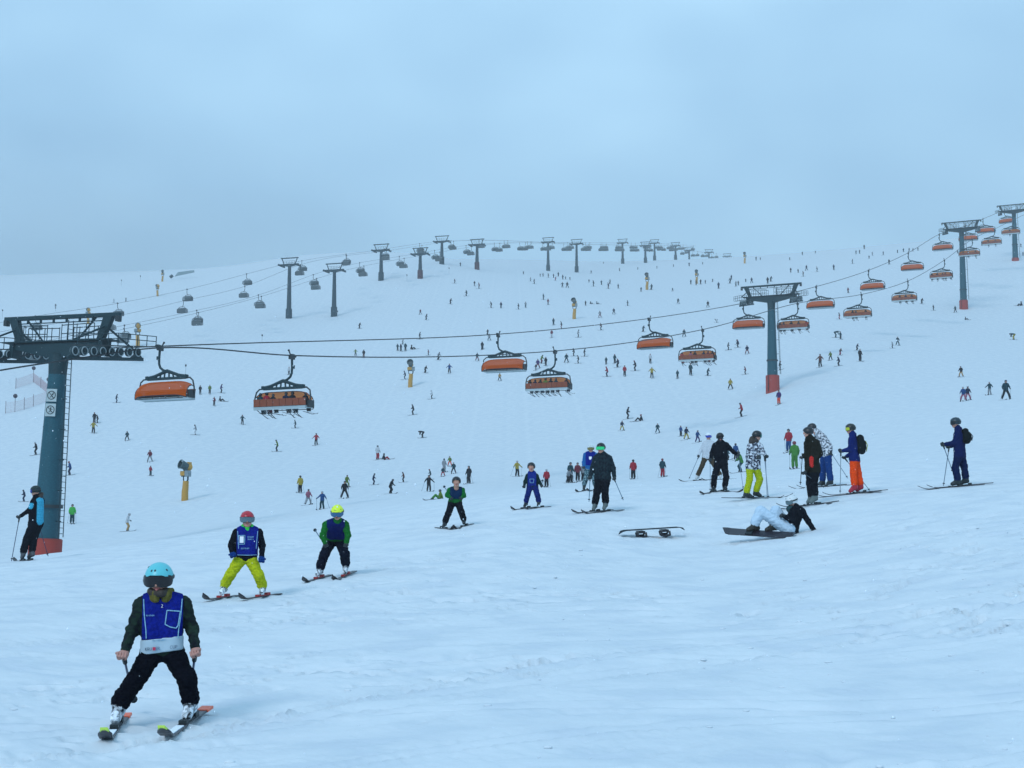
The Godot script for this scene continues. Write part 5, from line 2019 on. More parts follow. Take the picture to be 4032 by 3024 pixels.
func build_snowfall() -> void:
	var m := MB.new()
	m.ellip(Vector3.ZERO, Vector3.ONE, Basis.IDENTITY, 5, 3)
	var mm := MultiMesh.new()
	mm.transform_format = MultiMesh.TRANSFORM_3D
	mm.mesh = m.mesh()
	mm.instance_count = 2600
	var rng := RandomNumberGenerator.new()
	rng.seed = 9
	for i in 2600:
		var d := lerpf(4.0, 46.0, pow(rng.randf(), 0.6))
		var x := rng.randf_range(-0.38, 0.38) * d
		var y := slope_height(x, d) + 0.05 + rng.randf() * 0.28 * d
		var r := rng.randf_range(0.0022, 0.0050)
		mm.set_instance_transform(i, Transform3D(Basis.from_scale(Vector3(r, r * 1.2, r)), Vector3(x, y, -d)))
	var o := MultiMeshInstance3D.new()
	o.name = "snowflakes"
	o.multimesh = mm
	o.material_override = mats.caked
	o.set_meta("kind", "stuff")
	o.set_meta("label", "sparse white flakes of falling snow in the air")
	o.set_meta("category", "snowfall")
	add_child(o)

# ---------------------------------------------------------------- places, in metres
const TABLE: PackedFloat32Array = [-0.1653, -0.1653, -0.1653, -0.1623, -0.1528, -0.1424, -0.1322, -0.1241, -0.119, -0.1174, -0.1179, -0.1169, -0.1095, -0.0998, -0.0916, -0.0866, -0.0848, -0.0853, -0.0862, -0.0862, -0.0861, -0.0861, -0.0861, -0.1469, -0.1469, -0.1469, -0.1435, -0.133, -0.1211, -0.1091, -0.0992, -0.0929, -0.0907, -0.0913, -0.0915, -0.0835, -0.0736, -0.0656, -0.0612, -0.0609, -0.0631, -0.0655, -0.0664, -0.0666, -0.0666, -0.0666, -0.1288, -0.1288, -0.1288, -0.1251, -0.1132, -0.0999, -0.0863, -0.0746, -0.0667, -0.0631, -0.0623, -0.0611, -0.0554, -0.0469, -0.0394, -0.036, -0.0371, -0.0408, -0.0444, -0.0468, -0.0474, -0.0474, -0.0474, -0.1115, -0.1115, -0.1115, -0.1075, -0.0944, -0.08, -0.065, -0.0514, -0.0418, -0.0369, -0.034, -0.0318, -0.0287, -0.0221, -0.0146, -0.012, -0.0148, -0.0196, -0.0243, -0.0278, -0.0287, -0.0287, -0.0287, -0.0954, -0.0954, -0.0954, -0.0912, -0.0775, -0.0624, -0.0465, -0.0314, -0.0207, -0.0153, -0.0107, -0.0078, -0.0079, -0.0022, 0.0065, 0.0086, 0.0047, -0.0007, -0.0059, -0.0101, -0.0113, -0.0113, -0.0113, -0.0809, -0.0809, -0.0809, -0.0766, -0.0628, -0.0476, -0.0318, -0.0168, -0.0062, -0.001, 0.0038, 0.0051, 0.0041, 0.0109, 0.0203, 0.0232, 0.0201, 0.0153, 0.0103, 0.006, 0.0047, 0.0047, 0.0047, -0.068, -0.068, -0.068, -0.0638, -0.0505, -0.036, -0.0211, -0.0074, 0.0022, 0.0062, 0.0062, 0.009, 0.0103, 0.0185, 0.0279, 0.0324, 0.0315, 0.0282, 0.0241, 0.0203, 0.0191, 0.0191, 0.0191, -0.0567, -0.0567, -0.0567, -0.0528, -0.0405, -0.0273, -0.0138, -0.0014, 0.0076, 0.0112, 0.0111, 0.0133, 0.0155, 0.0238, 0.0332, 0.0387, 0.04, 0.0385, 0.0358, 0.0328, 0.0318, 0.0318, 0.0318, -0.0467, -0.0467, -0.0467, -0.0432, -0.0323, -0.0208, -0.0091, 0.0019, 0.011, 0.0157, 0.0175, 0.0218, 0.02, 0.0304, 0.038, 0.0439, 0.0468, 0.0471, 0.0458, 0.0438, 0.0431, 0.0431, 0.0431, -0.0379, -0.0379, -0.0379, -0.0349, -0.0256, -0.0161, -0.0065, 0.0032, 0.0121, 0.0184, 0.0231, 0.0312, 0.0332, 0.0383, 0.0428, 0.0485, 0.0525, 0.0543, 0.0544, 0.0536, 0.0532, 0.0532, 0.0532, -0.0296, -0.0296, -0.0296, -0.0272, -0.0198, -0.0124, -0.005, 0.0027, 0.011, 0.0189, 0.0262, 0.0336, 0.0382, 0.0419, 0.0467, 0.0528, 0.0578, 0.0608, 0.0621, 0.0623, 0.0622, 0.0622, 0.0622, -0.0216, -0.0216, -0.0216, -0.0197, -0.0141, -0.0088, -0.0038, 0.0017, 0.0092, 0.0184, 0.027, 0.0338, 0.0385, 0.043, 0.0494, 0.0568, 0.0629, 0.0669, 0.0692, 0.0703, 0.0706, 0.0706, 0.0706, -0.0133, -0.0133, -0.0133, -0.0119, -0.0079, -0.0045, -0.0016, 0.0014, 0.0078, 0.018, 0.0274, 0.0335, 0.0377, 0.0429, 0.0517, 0.0611, 0.0682, 0.0728, 0.0758, 0.0779, 0.0784, 0.0784, 0.0784, -0.0045, -0.0045, -0.0045, -0.0034, -0.0007, 0.0012, 0.0027, 0.0041, 0.0088, 0.0192, 0.0287, 0.0336, 0.0372, 0.0437, 0.055, 0.0662, 0.0738, 0.0785, 0.0821, 0.085, 0.0858, 0.0858, 0.0858, 0.0053, 0.0053, 0.0053, 0.0061, 0.0078, 0.0087, 0.0095, 0.0106, 0.0126, 0.0223, 0.0306, 0.0345, 0.0379, 0.0467, 0.0603, 0.0724, 0.0794, 0.084, 0.0882, 0.092, 0.0932, 0.0932, 0.0932, 0.0163, 0.0163, 0.0163, 0.0169, 0.018, 0.0182, 0.0181, 0.0184, 0.0198, 0.0289, 0.0319, 0.0368, 0.0409, 0.0531, 0.0676, 0.0781, 0.0839, 0.0891, 0.0943, 0.0991, 0.1006, 0.1006, 0.1006, 0.0284, 0.0284, 0.0284, 0.0291, 0.0301, 0.0299, 0.0293, 0.0297, 0.0334, 0.0375, 0.0394, 0.0437, 0.0495, 0.0641, 0.0775, 0.0822, 0.0878, 0.0945, 0.1009, 0.1067, 0.1085, 0.1085, 0.1085, 0.0418, 0.0418, 0.0418, 0.0426, 0.0442, 0.0445, 0.0442, 0.0471, 0.0488, 0.0477, 0.0522, 0.057, 0.0625, 0.074, 0.0902, 0.0922, 0.0947, 0.1014, 0.1087, 0.1152, 0.117, 0.117, 0.117, 0.0562, 0.0562, 0.0562, 0.0573, 0.06, 0.0617, 0.0633, 0.0685, 0.0681, 0.0633, 0.067, 0.0749, 0.0806, 0.0857, 0.1022, 0.1045, 0.1047, 0.1105, 0.118, 0.1247, 0.1266, 0.1266, 0.1266, 0.0711, 0.0711, 0.0711, 0.0727, 0.0769, 0.0806, 0.0842, 0.0887, 0.0894, 0.0859, 0.088, 0.0962, 0.0999, 0.1043, 0.1131, 0.115, 0.1152, 0.1214, 0.129, 0.1354, 0.1372, 0.1372, 0.1372, 0.0859, 0.0859, 0.0859, 0.088, 0.0939, 0.0995, 0.1044, 0.1082, 0.1091, 0.1078, 0.1103, 0.1158, 0.1186, 0.122, 0.1277, 0.1259, 0.1266, 0.1347, 0.1419, 0.1472, 0.1486, 0.1486, 0.1486, 0.1001, 0.1001, 0.1001, 0.1025, 0.11, 0.1172, 0.123, 0.1259, 0.1252, 0.1236, 0.1279, 0.1315, 0.1336, 0.1361, 0.142, 0.1399, 0.143, 0.1512, 0.1561, 0.1594, 0.1602, 0.1602, 0.1602, 0.113, 0.113, 0.113, 0.1157, 0.1242, 0.1326, 0.1394, 0.1412, 0.14, 0.1378, 0.1438, 0.1447, 0.1444, 0.1467, 0.1543, 0.158, 0.1653, 0.1691, 0.1702, 0.1711, 0.1714, 0.1714, 0.1714, 0.1242, 0.1242, 0.1242, 0.1271, 0.1358, 0.1444, 0.1515, 0.1537, 0.1553, 0.159, 0.1629, 0.1582, 0.1537, 0.1561, 0.1648, 0.1717, 0.1813, 0.1828, 0.1817, 0.1812, 0.1811, 0.1811, 0.1811, 0.1336, 0.1336, 0.1336, 0.1364, 0.1447, 0.1525, 0.1583, 0.1613, 0.1659, 0.1739, 0.175, 0.1646, 0.1594, 0.1638, 0.1722, 0.1796, 0.187, 0.1898, 0.1895, 0.189, 0.1889, 0.1889, 0.1889, 0.1414, 0.1414, 0.1414, 0.1439, 0.1512, 0.1577, 0.162, 0.1641, 0.1689, 0.1765, 0.1765, 0.1678, 0.1645, 0.1697, 0.1768, 0.1832, 0.189, 0.1926, 0.1939, 0.1946, 0.1948, 0.1948, 0.1948, 0.1478, 0.1478, 0.1478, 0.15, 0.156, 0.161, 0.1641, 0.1656, 0.1693, 0.1748, 0.1755, 0.1716, 0.1697, 0.1736, 0.1788, 0.1841, 0.1889, 0.1931, 0.1963, 0.1986, 0.1992, 0.1992, 0.1992, 0.1533, 0.1533, 0.1533, 0.155, 0.1598, 0.1635, 0.1658, 0.1675, 0.1703, 0.1739, 0.1756, 0.175, 0.1737, 0.1758, 0.1794, 0.1839, 0.1881, 0.1931, 0.1979, 0.2016, 0.2027, 0.2027, 0.2027, 0.1582, 0.1582, 0.1582, 0.1596, 0.1634, 0.166, 0.1679, 0.1697, 0.1719, 0.1746, 0.1766, 0.177, 0.1759, 0.1759, 0.1798, 0.1841, 0.1885, 0.1941, 0.1997, 0.2045, 0.2059, 0.2059, 0.2059, 0.1629, 0.1629, 0.1629, 0.1641, 0.1671, 0.1691, 0.1707, 0.1724, 0.1742, 0.1764, 0.1784, 0.179, 0.178, 0.1775, 0.1811, 0.1857, 0.1906, 0.1963, 0.2023, 0.2077, 0.2093, 0.2093, 0.2093, 0.1677, 0.1677, 0.1677, 0.1686, 0.1711, 0.1728, 0.1743, 0.1757, 0.1774, 0.1792, 0.1808, 0.1814, 0.181, 0.1813, 0.1842, 0.1886, 0.1938, 0.1996, 0.2056, 0.2113, 0.2131, 0.2131, 0.2131]
var skiers := [
	[-64.69, 250.12, 1.44, "n", "n", "p", 1, "skier in navy clothes seen side on on the mid slope under the orange chairs"],
	[-52.94, 259.59, 1.47, "k", "k", "s", 1, "skier in black clothes standing upright on the mid slope under the orange chairs"],
	[-51.46, 260.29, 1.53, "o", "k", "s", -1, "skier in olive jacket and black trousers standing upright on the mid slope under the orange"],
	[-49.85, 261.96, 1.57, "p", "k", "p", 1, "skier in purple jacket and black trousers seen side on on the mid slope under the"],
	[-48.51, 249.14, 1.41, "m", "k", "s", -1, "skier in dark red jacket and black trousers standing upright on the mid slope under the"],
	[-48.36, 253.74, 1.61, "k", "k", "g", 1, "skier in black clothes sitting on the snow on the mid slope under the orange chairs"],
	[-56.39, 262.81, 1.05, "k", "k", "s", 1, "small skier in black clothes standing upright on the mid slope under the orange chairs"],
	[-107.12, 409.06, 1.05, "e", "e", "p", -1, "small skier in grey clothes seen side on on the hazy upper slope"],
	[-104.68, 412.05, 1.09, "e", "n", "s", 1, "small skier in grey jacket and navy trousers standing upright on the hazy upper slope"],
	[-118.99, 396.38, 1.19, "e", "e", "s", -1, "small skier in grey clothes standing upright on the upper mid slope"],
	[-62.85, 230.49, 1.6, "k", "k", "s", -1, "skier in black clothes standing upright on the mid slope under the orange chairs"],
	[-62.34, 230.42, 1.28, "k", "k", "p", -1, "small skier in black clothes seen side on on the mid slope under the orange chairs"],
	[-60.56, 221.65, 1.7, "y", "k", "a", 1, "skier in yellow jacket and black trousers with arms spread on the mid slope under the"],
	[-53.97, 215.01, 1.33, "t", "k", "w", -1, "small skier in teal jacket and black trousers in a wide plough on the mid slope"],
	[-63.89, 205.98, 1.77, "k", "k", "p", -1, "skier in black clothes seen side on on the mid slope under the orange chairs"],
	[-53.94, 187.47, 1.73, "b", "n", "p", -1, "skier in blue jacket and navy trousers seen side on uphill of the tower with the"],
	[-46.37, 196.65, 1.53, "m", "e", "w", -1, "skier in dark red jacket and grey trousers in a wide plough on the mid slope"],
	[-43.15, 183.43, 1.18, "r", "t", "s", -1, "small skier in red jacket and teal trousers standing upright uphill of the yellow snow gun"],
	[-45.6, 220.94, 1.53, "e", "w", "p", -1, "skier in grey jacket and white trousers seen side on on the mid slope under the"],
	[-41.35, 234.82, 1.44, "t", "k", "a", 1, "skier in teal jacket and black trousers with arms spread on the mid slope under the"],
	[-52.16, 164.59, 1.3, "n", "n", "p", -1, "small skier in navy clothes seen side on uphill of the tower with the square warning"],
	[-39.68, 139.05, 1.73, "G", "t", "s", 1, "skier in neon green jacket and teal trousers standing upright downhill of the tower with the"],
	[-31.72, 127.19, 1.52, "w", "c", "p", 1, "skier in white jacket and tan trousers seen side on on the lower slope"],
	[-16.39, 435.19, 1.38, "k", "k", "l", -1, "skier in black clothes leaning into a turn on the hazy upper slope"],
	[-10.66, 431.39, 1.46, "k", "e", "s", -1, "skier in black jacket and grey trousers standing upright on the hazy upper slope"],
	[-9.22, 425.9, 1.8, "m", "k", "p", -1, "skier in dark red jacket and black trousers seen side on on the hazy upper slope"],
	[-12.29, 409.49, 1.78, "t", "k", "l", -1, "skier in teal jacket and black trousers leaning into a turn on the hazy upper slope"],
	[-15.95, 392.16, 1.71, "k", "k", "l", 1, "skier in black clothes leaning into a turn on the upper mid slope"],
	[-22.41, 372.37, 1.33, "m", "k", "w", -1, "small skier in dark red jacket and black trousers in a wide plough on the upper"],
	[-20.38, 360.05, 1.66, "n", "k", "l", 1, "skier in navy jacket and black trousers leaning into a turn on the upper mid slope"],
	[-35.49, 353.4, 1.63, "k", "k", "l", 1, "skier in black clothes leaning into a turn on the upper mid slope"],
	[-19.78, 325.91, 1.63, "k", "k", "p", 1, "skier in black clothes seen side on on the upper mid slope"],
	[-31.5, 307.03, 1.3, "o", "k", "a", -1, "small skier in olive jacket and black trousers with arms spread on the upper mid slope"],
	[-29.54, 303.88, 1.6, "k", "B", "s", -1, "skier in black jacket and brown trousers standing upright on the upper mid slope"],
	[-23.33, 310.79, 1.41, "t", "k", "s", 1, "skier in teal jacket and black trousers standing upright on the upper mid slope"],
	[-22.59, 309.69, 1.52, "n", "k", "s", -1, "skier in navy jacket and black trousers standing upright on the upper mid slope"],
	[-22.97, 319.78, 1.34, "e", "t", "l", 1, "small skier in grey jacket and teal trousers leaning into a turn on the upper mid"],
	[-21.64, 309.6, 1.63, "t", "k", "s", 1, "skier in teal jacket and black trousers standing upright uphill of the snow gun with the"],
	[-20.41, 311.1, 1.88, "k", "k", "g", 1, "skier in black clothes sitting on the snow on the upper mid slope"],
	[-16.5, 301.54, 1.16, "m", "k", "p", -1, "small skier in dark red jacket and black trousers seen side on uphill of the snow"],
	[-14.29, 294.73, 1.68, "e", "k", "l", 1, "skier in grey jacket and black trousers leaning into a turn on the upper mid slope"],
	[-5.94, 301.95, 1.55, "k", "k", "s", 1, "skier in black clothes standing upright on the upper mid slope"],
	[-6.58, 288.09, 1.6, "t", "m", "w", 1, "skier in teal jacket and dark red trousers in a wide plough on the upper mid"],
	[-41.73, 285.71, 1.4, "w", "k", "s", -1, "skier in white jacket and black trousers standing upright on the upper mid slope"],
	[-19.39, 276.95, 1.66, "n", "k", "p", -1, "skier in navy jacket and black trousers seen side on beside the snow gun with the"],
	[-16.07, 281.83, 1.53, "k", "k", "l", 1, "skier in black clothes leaning into a turn uphill of the snow gun with the orange"],
	[-11.41, 278.31, 1.71, "b", "k", "a", -1, "skier in blue jacket and black trousers with arms spread on the mid slope under the"],
	[-13.3, 254.28, 1.47, "w", "k", "p", -1, "skier in white jacket and black trousers seen side on downhill of the snow gun with"],
	[-15.57, 241.11, 1.76, "k", "k", "p", -1, "skier in black clothes seen side on downhill of the snow gun with the orange post"],
	[-16.79, 493.13, 1.3, "k", "k", "s", 1, "small skier in black clothes standing upright on the hazy upper slope"],
	[-33.22, 234.96, 1.3, "t", "k", "p", -1, "small skier in teal jacket and black trousers seen side on on the mid slope under"],
	[-27.72, 217.14, 1.67, "r", "k", "a", 1, "skier in red jacket and black trousers with arms spread on the mid slope under the"],
	[-32.2, 210.34, 1.65, "o", "k", "p", -1, "skier in olive jacket and black trousers seen side on on the mid slope under the"],
	[-12.53, 215, 1.57, "k", "k", "b", -1, "skier in black clothes bent over on the mid slope under the orange chairs"],
	[-16.9, 192.95, 1.77, "w", "r", "s", 1, "skier in white jacket and red trousers standing upright on the mid slope under the orange"],
	[-15.95, 192, 1.59, "k", "r", "g", 1, "skier in black jacket and red trousers sitting on the snow on the mid slope under"],
	[-20.71, 150.49, 1.68, "y", "k", "s", 1, "skier in yellow jacket and black trousers standing upright on the lower slope"],
	[-16.9, 127.62, 1.32, "P", "e", "w", 1, "small skier in pink jacket and grey trousers in a wide plough on the lower slope"],
	[-13.3, 107.91, 1.24, "b", "t", "a", -1, "small skier in blue jacket and teal trousers with arms spread behind the standing group"],
	[-16.96, 157.95, 1.25, "o", "o", "w", -1, "small skier in olive clothes in a wide plough on the lower slope"],
	[-14.71, 135.25, 1.56, "k", "k", "w", 1, "skier in black clothes in a wide plough on the lower slope"],
	[-14.46, 160.51, 1.23, "n", "n", "p", 1, "small skier in navy clothes seen side on on the lower slope"],
	[-11.24, 142.08, 1.52, "k", "k", "l", 1, "skier in black clothes leaning into a turn on the lower slope"],
	[-11.47, 162.6, 1.1, "B", "k", "p", -1, "small skier in brown jacket and black trousers seen side on on the lower slope"],
	[-8.75, 164.46, 1.11, "t", "k", "p", -1, "small skier in teal jacket and black trousers seen side on on the lower slope"],
	[-7.49, 138.33, 1.47, "k", "k", "a", 1, "skier in black clothes with arms spread on the lower slope"],
	[-7.64, 172.73, 1.54, "e", "e", "s", -1, "skier in grey clothes standing upright on the lower slope"],
	[-7.52, 167.39, 1.05, "t", "r", "w", -1, "small skier in teal jacket and red trousers in a wide plough on the lower slope"],
	[-7.28, 179.87, 1.17, "o", "O", "w", 1, "small skier in olive jacket and orange trousers in a wide plough on the lower slope"],
	[-6.47, 170.33, 1.28, "t", "k", "w", -1, "small skier in teal jacket and black trousers in a wide plough on the lower slope"],
	[-4.24, 151.37, 1.73, "k", "k", "s", 1, "skier in black clothes standing upright on the lower slope"],
	[-4.02, 85.25, 1.05, "o", "g", "g", -1, "small skier in olive jacket and green trousers sitting on the snow behind the standing group"],
	[-5.21, 381.32, 1.76, "k", "k", "l", -1, "skier in black clothes leaning into a turn on the upper mid slope"],
	[-2.74, 379.85, 1.57, "n", "t", "s", 1, "skier in navy jacket and teal trousers standing upright on the upper mid slope"],
	[1.64, 375.96, 1.59, "k", "k", "p", -1, "skier in black clothes seen side on on the upper mid slope"],
	[3.39, 379.96, 1.49, "e", "t", "s", -1, "skier in grey jacket and teal trousers standing upright on the upper mid slope"],
	[8.38, 402.38, 1.7, "t", "k", "p", -1, "skier in teal jacket and black trousers seen side on downhill of the pair of distant"],
	[9.17, 387.01, 1.6, "m", "e", "s", -1, "skier in dark red jacket and grey trousers standing upright uphill of the slim snow gun"],
	[18.62, 384.87, 1.22, "k", "k", "s", -1, "small skier in black clothes standing upright uphill of the slim snow gun on the mid"],
	[20.19, 389.81, 1.41, "k", "k", "g", 1, "skier in black clothes sitting on the snow uphill of the slim snow gun on the"],
	[21.79, 389.24, 1.41, "t", "k", "g", 1, "skier in teal jacket and black trousers sitting on the snow uphill of the slim snow"],
	[29.02, 381.01, 1.52, "t", "k", "p", -1, "skier in teal jacket and black trousers seen side on on the upper mid slope"],
	[41.88, 383.23, 1.46, "t", "k", "w", -1, "skier in teal jacket and black trousers in a wide plough on the upper mid slope"],
	[47.21, 366.24, 1.6, "k", "k", "w", 1, "skier in black clothes in a wide plough on the upper mid slope"],
	[20.18, 348.85, 1.66, "e", "m", "w", 1, "skier in grey jacket and dark red trousers in a wide plough beside the slim snow"],
	[23.87, 356.39, 1.47, "n", "k", "w", -1, "skier in navy jacket and black trousers in a wide plough on the upper mid slope"],
	[9.15, 335.88, 1.57, "t", "t", "s", -1, "skier in teal clothes standing upright downhill of the slim snow gun on the mid slope"],
	[10.69, 328.43, 1.64, "k", "m", "p", -1, "skier in black jacket and dark red trousers seen side on downhill of the slim snow"],
	[-5.24, 324.38, 1.3, "k", "k", "l", -1, "small skier in black clothes leaning into a turn on the upper mid slope"],
	[-4.7, 314.35, 1.45, "e", "t", "w", 1, "skier in grey jacket and teal trousers in a wide plough on the upper mid slope"],
	[8.16, 313.01, 1.6, "m", "w", "s", 1, "skier in dark red jacket and white trousers standing upright downhill of the slim snow gun"],
	[13.52, 311.91, 1.63, "e", "k", "p", 1, "skier in grey jacket and black trousers seen side on downhill of the slim snow gun"],
	[18.9, 322.84, 1.61, "B", "t", "p", -1, "skier in brown jacket and teal trousers seen side on downhill of the slim snow gun"],
	[27.2, 316.6, 1.46, "t", "k", "l", 1, "skier in teal jacket and black trousers leaning into a turn on the upper mid slope"],
	[34.42, 304.59, 1.57, "t", "k", "w", 1, "skier in teal jacket and black trousers in a wide plough on the upper mid slope"],
	[44.02, 326.94, 1.19, "e", "e", "b", -1, "small skier in grey clothes bent over on the upper mid slope"],
	[39.81, 280.84, 1.4, "k", "k", "p", 1, "skier in black clothes seen side on on the upper mid slope"],
	[42.41, 287.11, 1.08, "k", "k", "l", -1, "small skier in black clothes leaning into a turn on the upper mid slope"],
	[-5.84, 301.88, 1.48, "k", "k", "s", -1, "skier in black clothes standing upright on the upper mid slope"],
	[5.32, 277.98, 1.75, "o", "m", "l", 1, "skier in olive jacket and dark red trousers leaning into a turn on the mid slope"],
	[4.61, 272.34, 1.73, "p", "m", "w", 1, "skier in purple jacket and dark red trousers in a wide plough on the mid slope"],
	[6.09, 274.64, 1.61, "k", "k", "s", -1, "skier in black clothes standing upright on the mid slope under the orange chairs"],
	[4.21, 270.22, 1.05, "k", "e", "a", 1, "small skier in black jacket and grey trousers with arms spread on the mid slope under"],
	[9.9, 277.46, 1.72, "t", "k", "w", 1, "skier in teal jacket and black trousers in a wide plough on the mid slope under"],
	[11.58, 285.1, 1.53, "k", "k", "p", -1, "skier in black clothes seen side on on the upper mid slope"],
	[12, 275.86, 1.53, "k", "k", "p", -1, "skier in black clothes seen side on on the mid slope under the orange chairs"],
	[13.48, 284.11, 1.53, "k", "k", "p", 1, "skier in black clothes seen side on on the upper mid slope"],
	[16.86, 273.29, 1.28, "t", "k", "s", 1, "small skier in teal jacket and black trousers standing upright on the mid slope under the"],
	[18.42, 273.68, 1.65, "t", "k", "s", 1, "skier in teal jacket and black trousers standing upright on the mid slope under the orange"],
	[18.58, 268.58, 1.69, "n", "k", "l", -1, "skier in navy jacket and black trousers leaning into a turn on the mid slope under"],
	[21.25, 263.09, 1.86, "k", "k", "p", -1, "skier in black clothes seen side on on the mid slope under the orange chairs"],
	[24.61, 271.48, 1.64, "w", "k", "s", 1, "skier in white jacket and black trousers standing upright on the mid slope under the orange"],
	[16.11, 258.49, 1.79, "r", "n", "p", -1, "skier in red jacket and navy trousers seen side on on the mid slope under the"],
	[19.02, 257.82, 1.79, "r", "k", "s", 1, "skier in red jacket and black trousers standing upright on the mid slope under the orange"],
	[23.26, 254.03, 1.8, "y", "k", "a", 1, "skier in yellow jacket and black trousers with arms spread on the mid slope under the"],
	[27.29, 251.79, 1.37, "t", "k", "s", -1, "skier in teal jacket and black trousers standing upright on the mid slope under the orange"],
	[29.77, 254.53, 1.93, "t", "k", "s", -1, "skier in teal jacket and black trousers standing upright on the mid slope under the orange"],
	[32.26, 252.12, 1.44, "t", "t", "l", 1, "skier in teal clothes leaning into a turn on the mid slope under the orange chairs"],
	[33.5, 234.41, 1.67, "y", "k", "w", -1, "skier in yellow jacket and black trousers in a wide plough beside the pylon with the"],
	[-2.12, 262.33, 1.35, "c", "k", "w", 1, "skier in tan jacket and black trousers in a wide plough on the mid slope under"],
	[16.06, 212.83, 1.72, "k", "k", "p", 1, "skier in black clothes seen side on on the mid slope under the orange chairs"],
	[3.81, 508.34, 1.07, "k", "k", "s", 1, "small skier in black clothes standing upright on the hazy upper slope"],
	[6.52, 449.05, 1.55, "n", "k", "p", 1, "skier in navy jacket and black trousers seen side on downhill of the pair of distant"],
	[5.62, 459.33, 1.35, "e", "t", "l", -1, "small skier in grey jacket and teal trousers leaning into a turn downhill of the pair"],
	[9.37, 504.83, 1.05, "k", "k", "s", 1, "small skier in black clothes standing upright beside the pair of distant pylons of the grey"],
	[10.41, 508.77, 1.17, "n", "k", "a", -1, "small skier in navy jacket and black trousers with arms spread beside the pair of distant"],
	[12.08, 502.26, 1.55, "k", "k", "p", -1, "skier in black clothes seen side on beside the pair of distant pylons of the grey"],
	[13.9, 508.59, 1.34, "n", "k", "s", 1, "small skier in navy jacket and black trousers standing upright beside the pair of distant pylons"],
	[13.65, 479.57, 1.41, "P", "P", "l", 1, "skier in pink clothes leaning into a turn downhill of the pair of distant pylons of"],
	[16.12, 527.81, 1.59, "t", "k", "s", -1, "skier in teal jacket and black trousers standing upright beside the pair of distant pylons of"],
	[16.69, 499.16, 1.58, "n", "k", "s", -1, "skier in navy jacket and black trousers standing upright downhill of the pair of distant pylons"],
	[17.75, 502.3, 1.05, "k", "k", "s", 1, "small skier in black clothes standing upright downhill of the pair of distant pylons of the"],
	[19.08, 500.06, 1.05, "k", "k", "s", 1, "small skier in black clothes standing upright downhill of the pair of distant pylons of the"],
	[14.75, 444.55, 1.54, "t", "k", "a", 1, "skier in teal jacket and black trousers with arms spread downhill of the pair of distant"],
	[16.16, 444.16, 1.83, "k", "k", "w", 1, "skier in black clothes in a wide plough downhill of the pair of distant pylons of"],
	[24.88, 490.34, 1.05, "k", "k", "s", -1, "small skier in black clothes standing upright downhill of the pair of distant pylons of the"],
	[24.73, 459.95, 1.93, "k", "t", "p", -1, "skier in black jacket and teal trousers seen side on downhill of the pair of distant"],
	[27.85, 472.97, 1.5, "t", "k", "s", 1, "skier in teal jacket and black trousers standing upright on the hazy upper slope"],
	[31.05, 481.81, 1.69, "e", "k", "l", -1, "skier in grey jacket and black trousers leaning into a turn on the hazy upper slope"],
	[28.58, 450.06, 1.93, "n", "B", "p", -1, "skier in navy jacket and brown trousers seen side on on the hazy upper slope"],
	[31.6, 452.03, 1.36, "t", "k", "s", -1, "skier in teal jacket and black trousers standing upright on the hazy upper slope"],
	[30.92, 593.1, 1.39, "k", "k", "l", -1, "skier in black clothes leaning into a turn beside the pair of distant pylons of the"],
	[43.42, 719.71, 1.05, "k", "k", "s", -1, "small skier in black clothes standing upright in the haze near the ridge"],
	[43.59, 615.32, 1.3, "k", "k", "s", 1, "small skier in black clothes standing upright in the haze near the ridge"],
	[37.05, 435.93, 1.31, "t", "k", "s", 1, "small skier in teal jacket and black trousers standing upright beside the distant post of a"],
	[40.64, 443.17, 1.93, "t", "k", "l", -1, "skier in teal jacket and black trousers leaning into a turn beside the distant post of"],
	[45.73, 432.62, 1.1, "t", "k", "w", -1, "small skier in teal jacket and black trousers in a wide plough on the hazy upper"],
	[51.47, 620.34, 1.05, "k", "k", "s", 1, "small skier in black clothes standing upright uphill of the distant post of a snow gun"],
	[58.8, 615.23, 1.05, "k", "k", "s", -1, "small skier in black clothes standing upright uphill of the distant post of a snow gun"],
	[65.65, 616.45, 1.05, "k", "k", "s", 1, "small skier in black clothes standing upright in the haze near the ridge"],
	[70.43, 602.95, 1.59, "n", "k", "s", -1, "skier in navy jacket and black trousers standing upright in the haze near the ridge"],
	[76.36, 607.25, 1.05, "k", "k", "s", 1, "small skier in black clothes standing upright in the haze near the ridge"],
	[54.35, 461.33, 1.46, "t", "k", "s", 1, "skier in teal jacket and black trousers standing upright on the hazy upper slope"],
	[55.11, 454.6, 1.68, "k", "k", "p", 1, "skier in black clothes seen side on on the hazy upper slope"],
	[56.84, 457.35, 1.59, "k", "k", "s", 1, "skier in black clothes standing upright on the hazy upper slope"],
	[58.51, 459.43, 1.11, "k", "k", "s", 1, "small skier in black clothes standing upright on the hazy upper slope"],
	[61.43, 464.79, 1.09, "t", "k", "l", -1, "small skier in teal jacket and black trousers leaning into a turn on the hazy upper"],
	[58.53, 430.13, 1.93, "n", "k", "s", 1, "skier in navy jacket and black trousers standing upright on the hazy upper slope"],
	[64.16, 446.83, 1.87, "t", "k", "l", -1, "skier in teal jacket and black trousers leaning into a turn on the hazy upper slope"],
	[67.25, 465.28, 1.4, "n", "k", "s", -1, "skier in navy jacket and black trousers standing upright on the hazy upper slope"],
	[63.59, 431.03, 1.56, "e", "t", "s", -1, "skier in grey jacket and teal trousers standing upright on the hazy upper slope"],
	[64.76, 434.49, 1.31, "k", "k", "s", 1, "small skier in black clothes standing upright on the hazy upper slope"],
	[17.57, 209.41, 1.74, "k", "k", "g", -1, "skier in black clothes sitting on the snow on the mid slope under the orange chairs"],
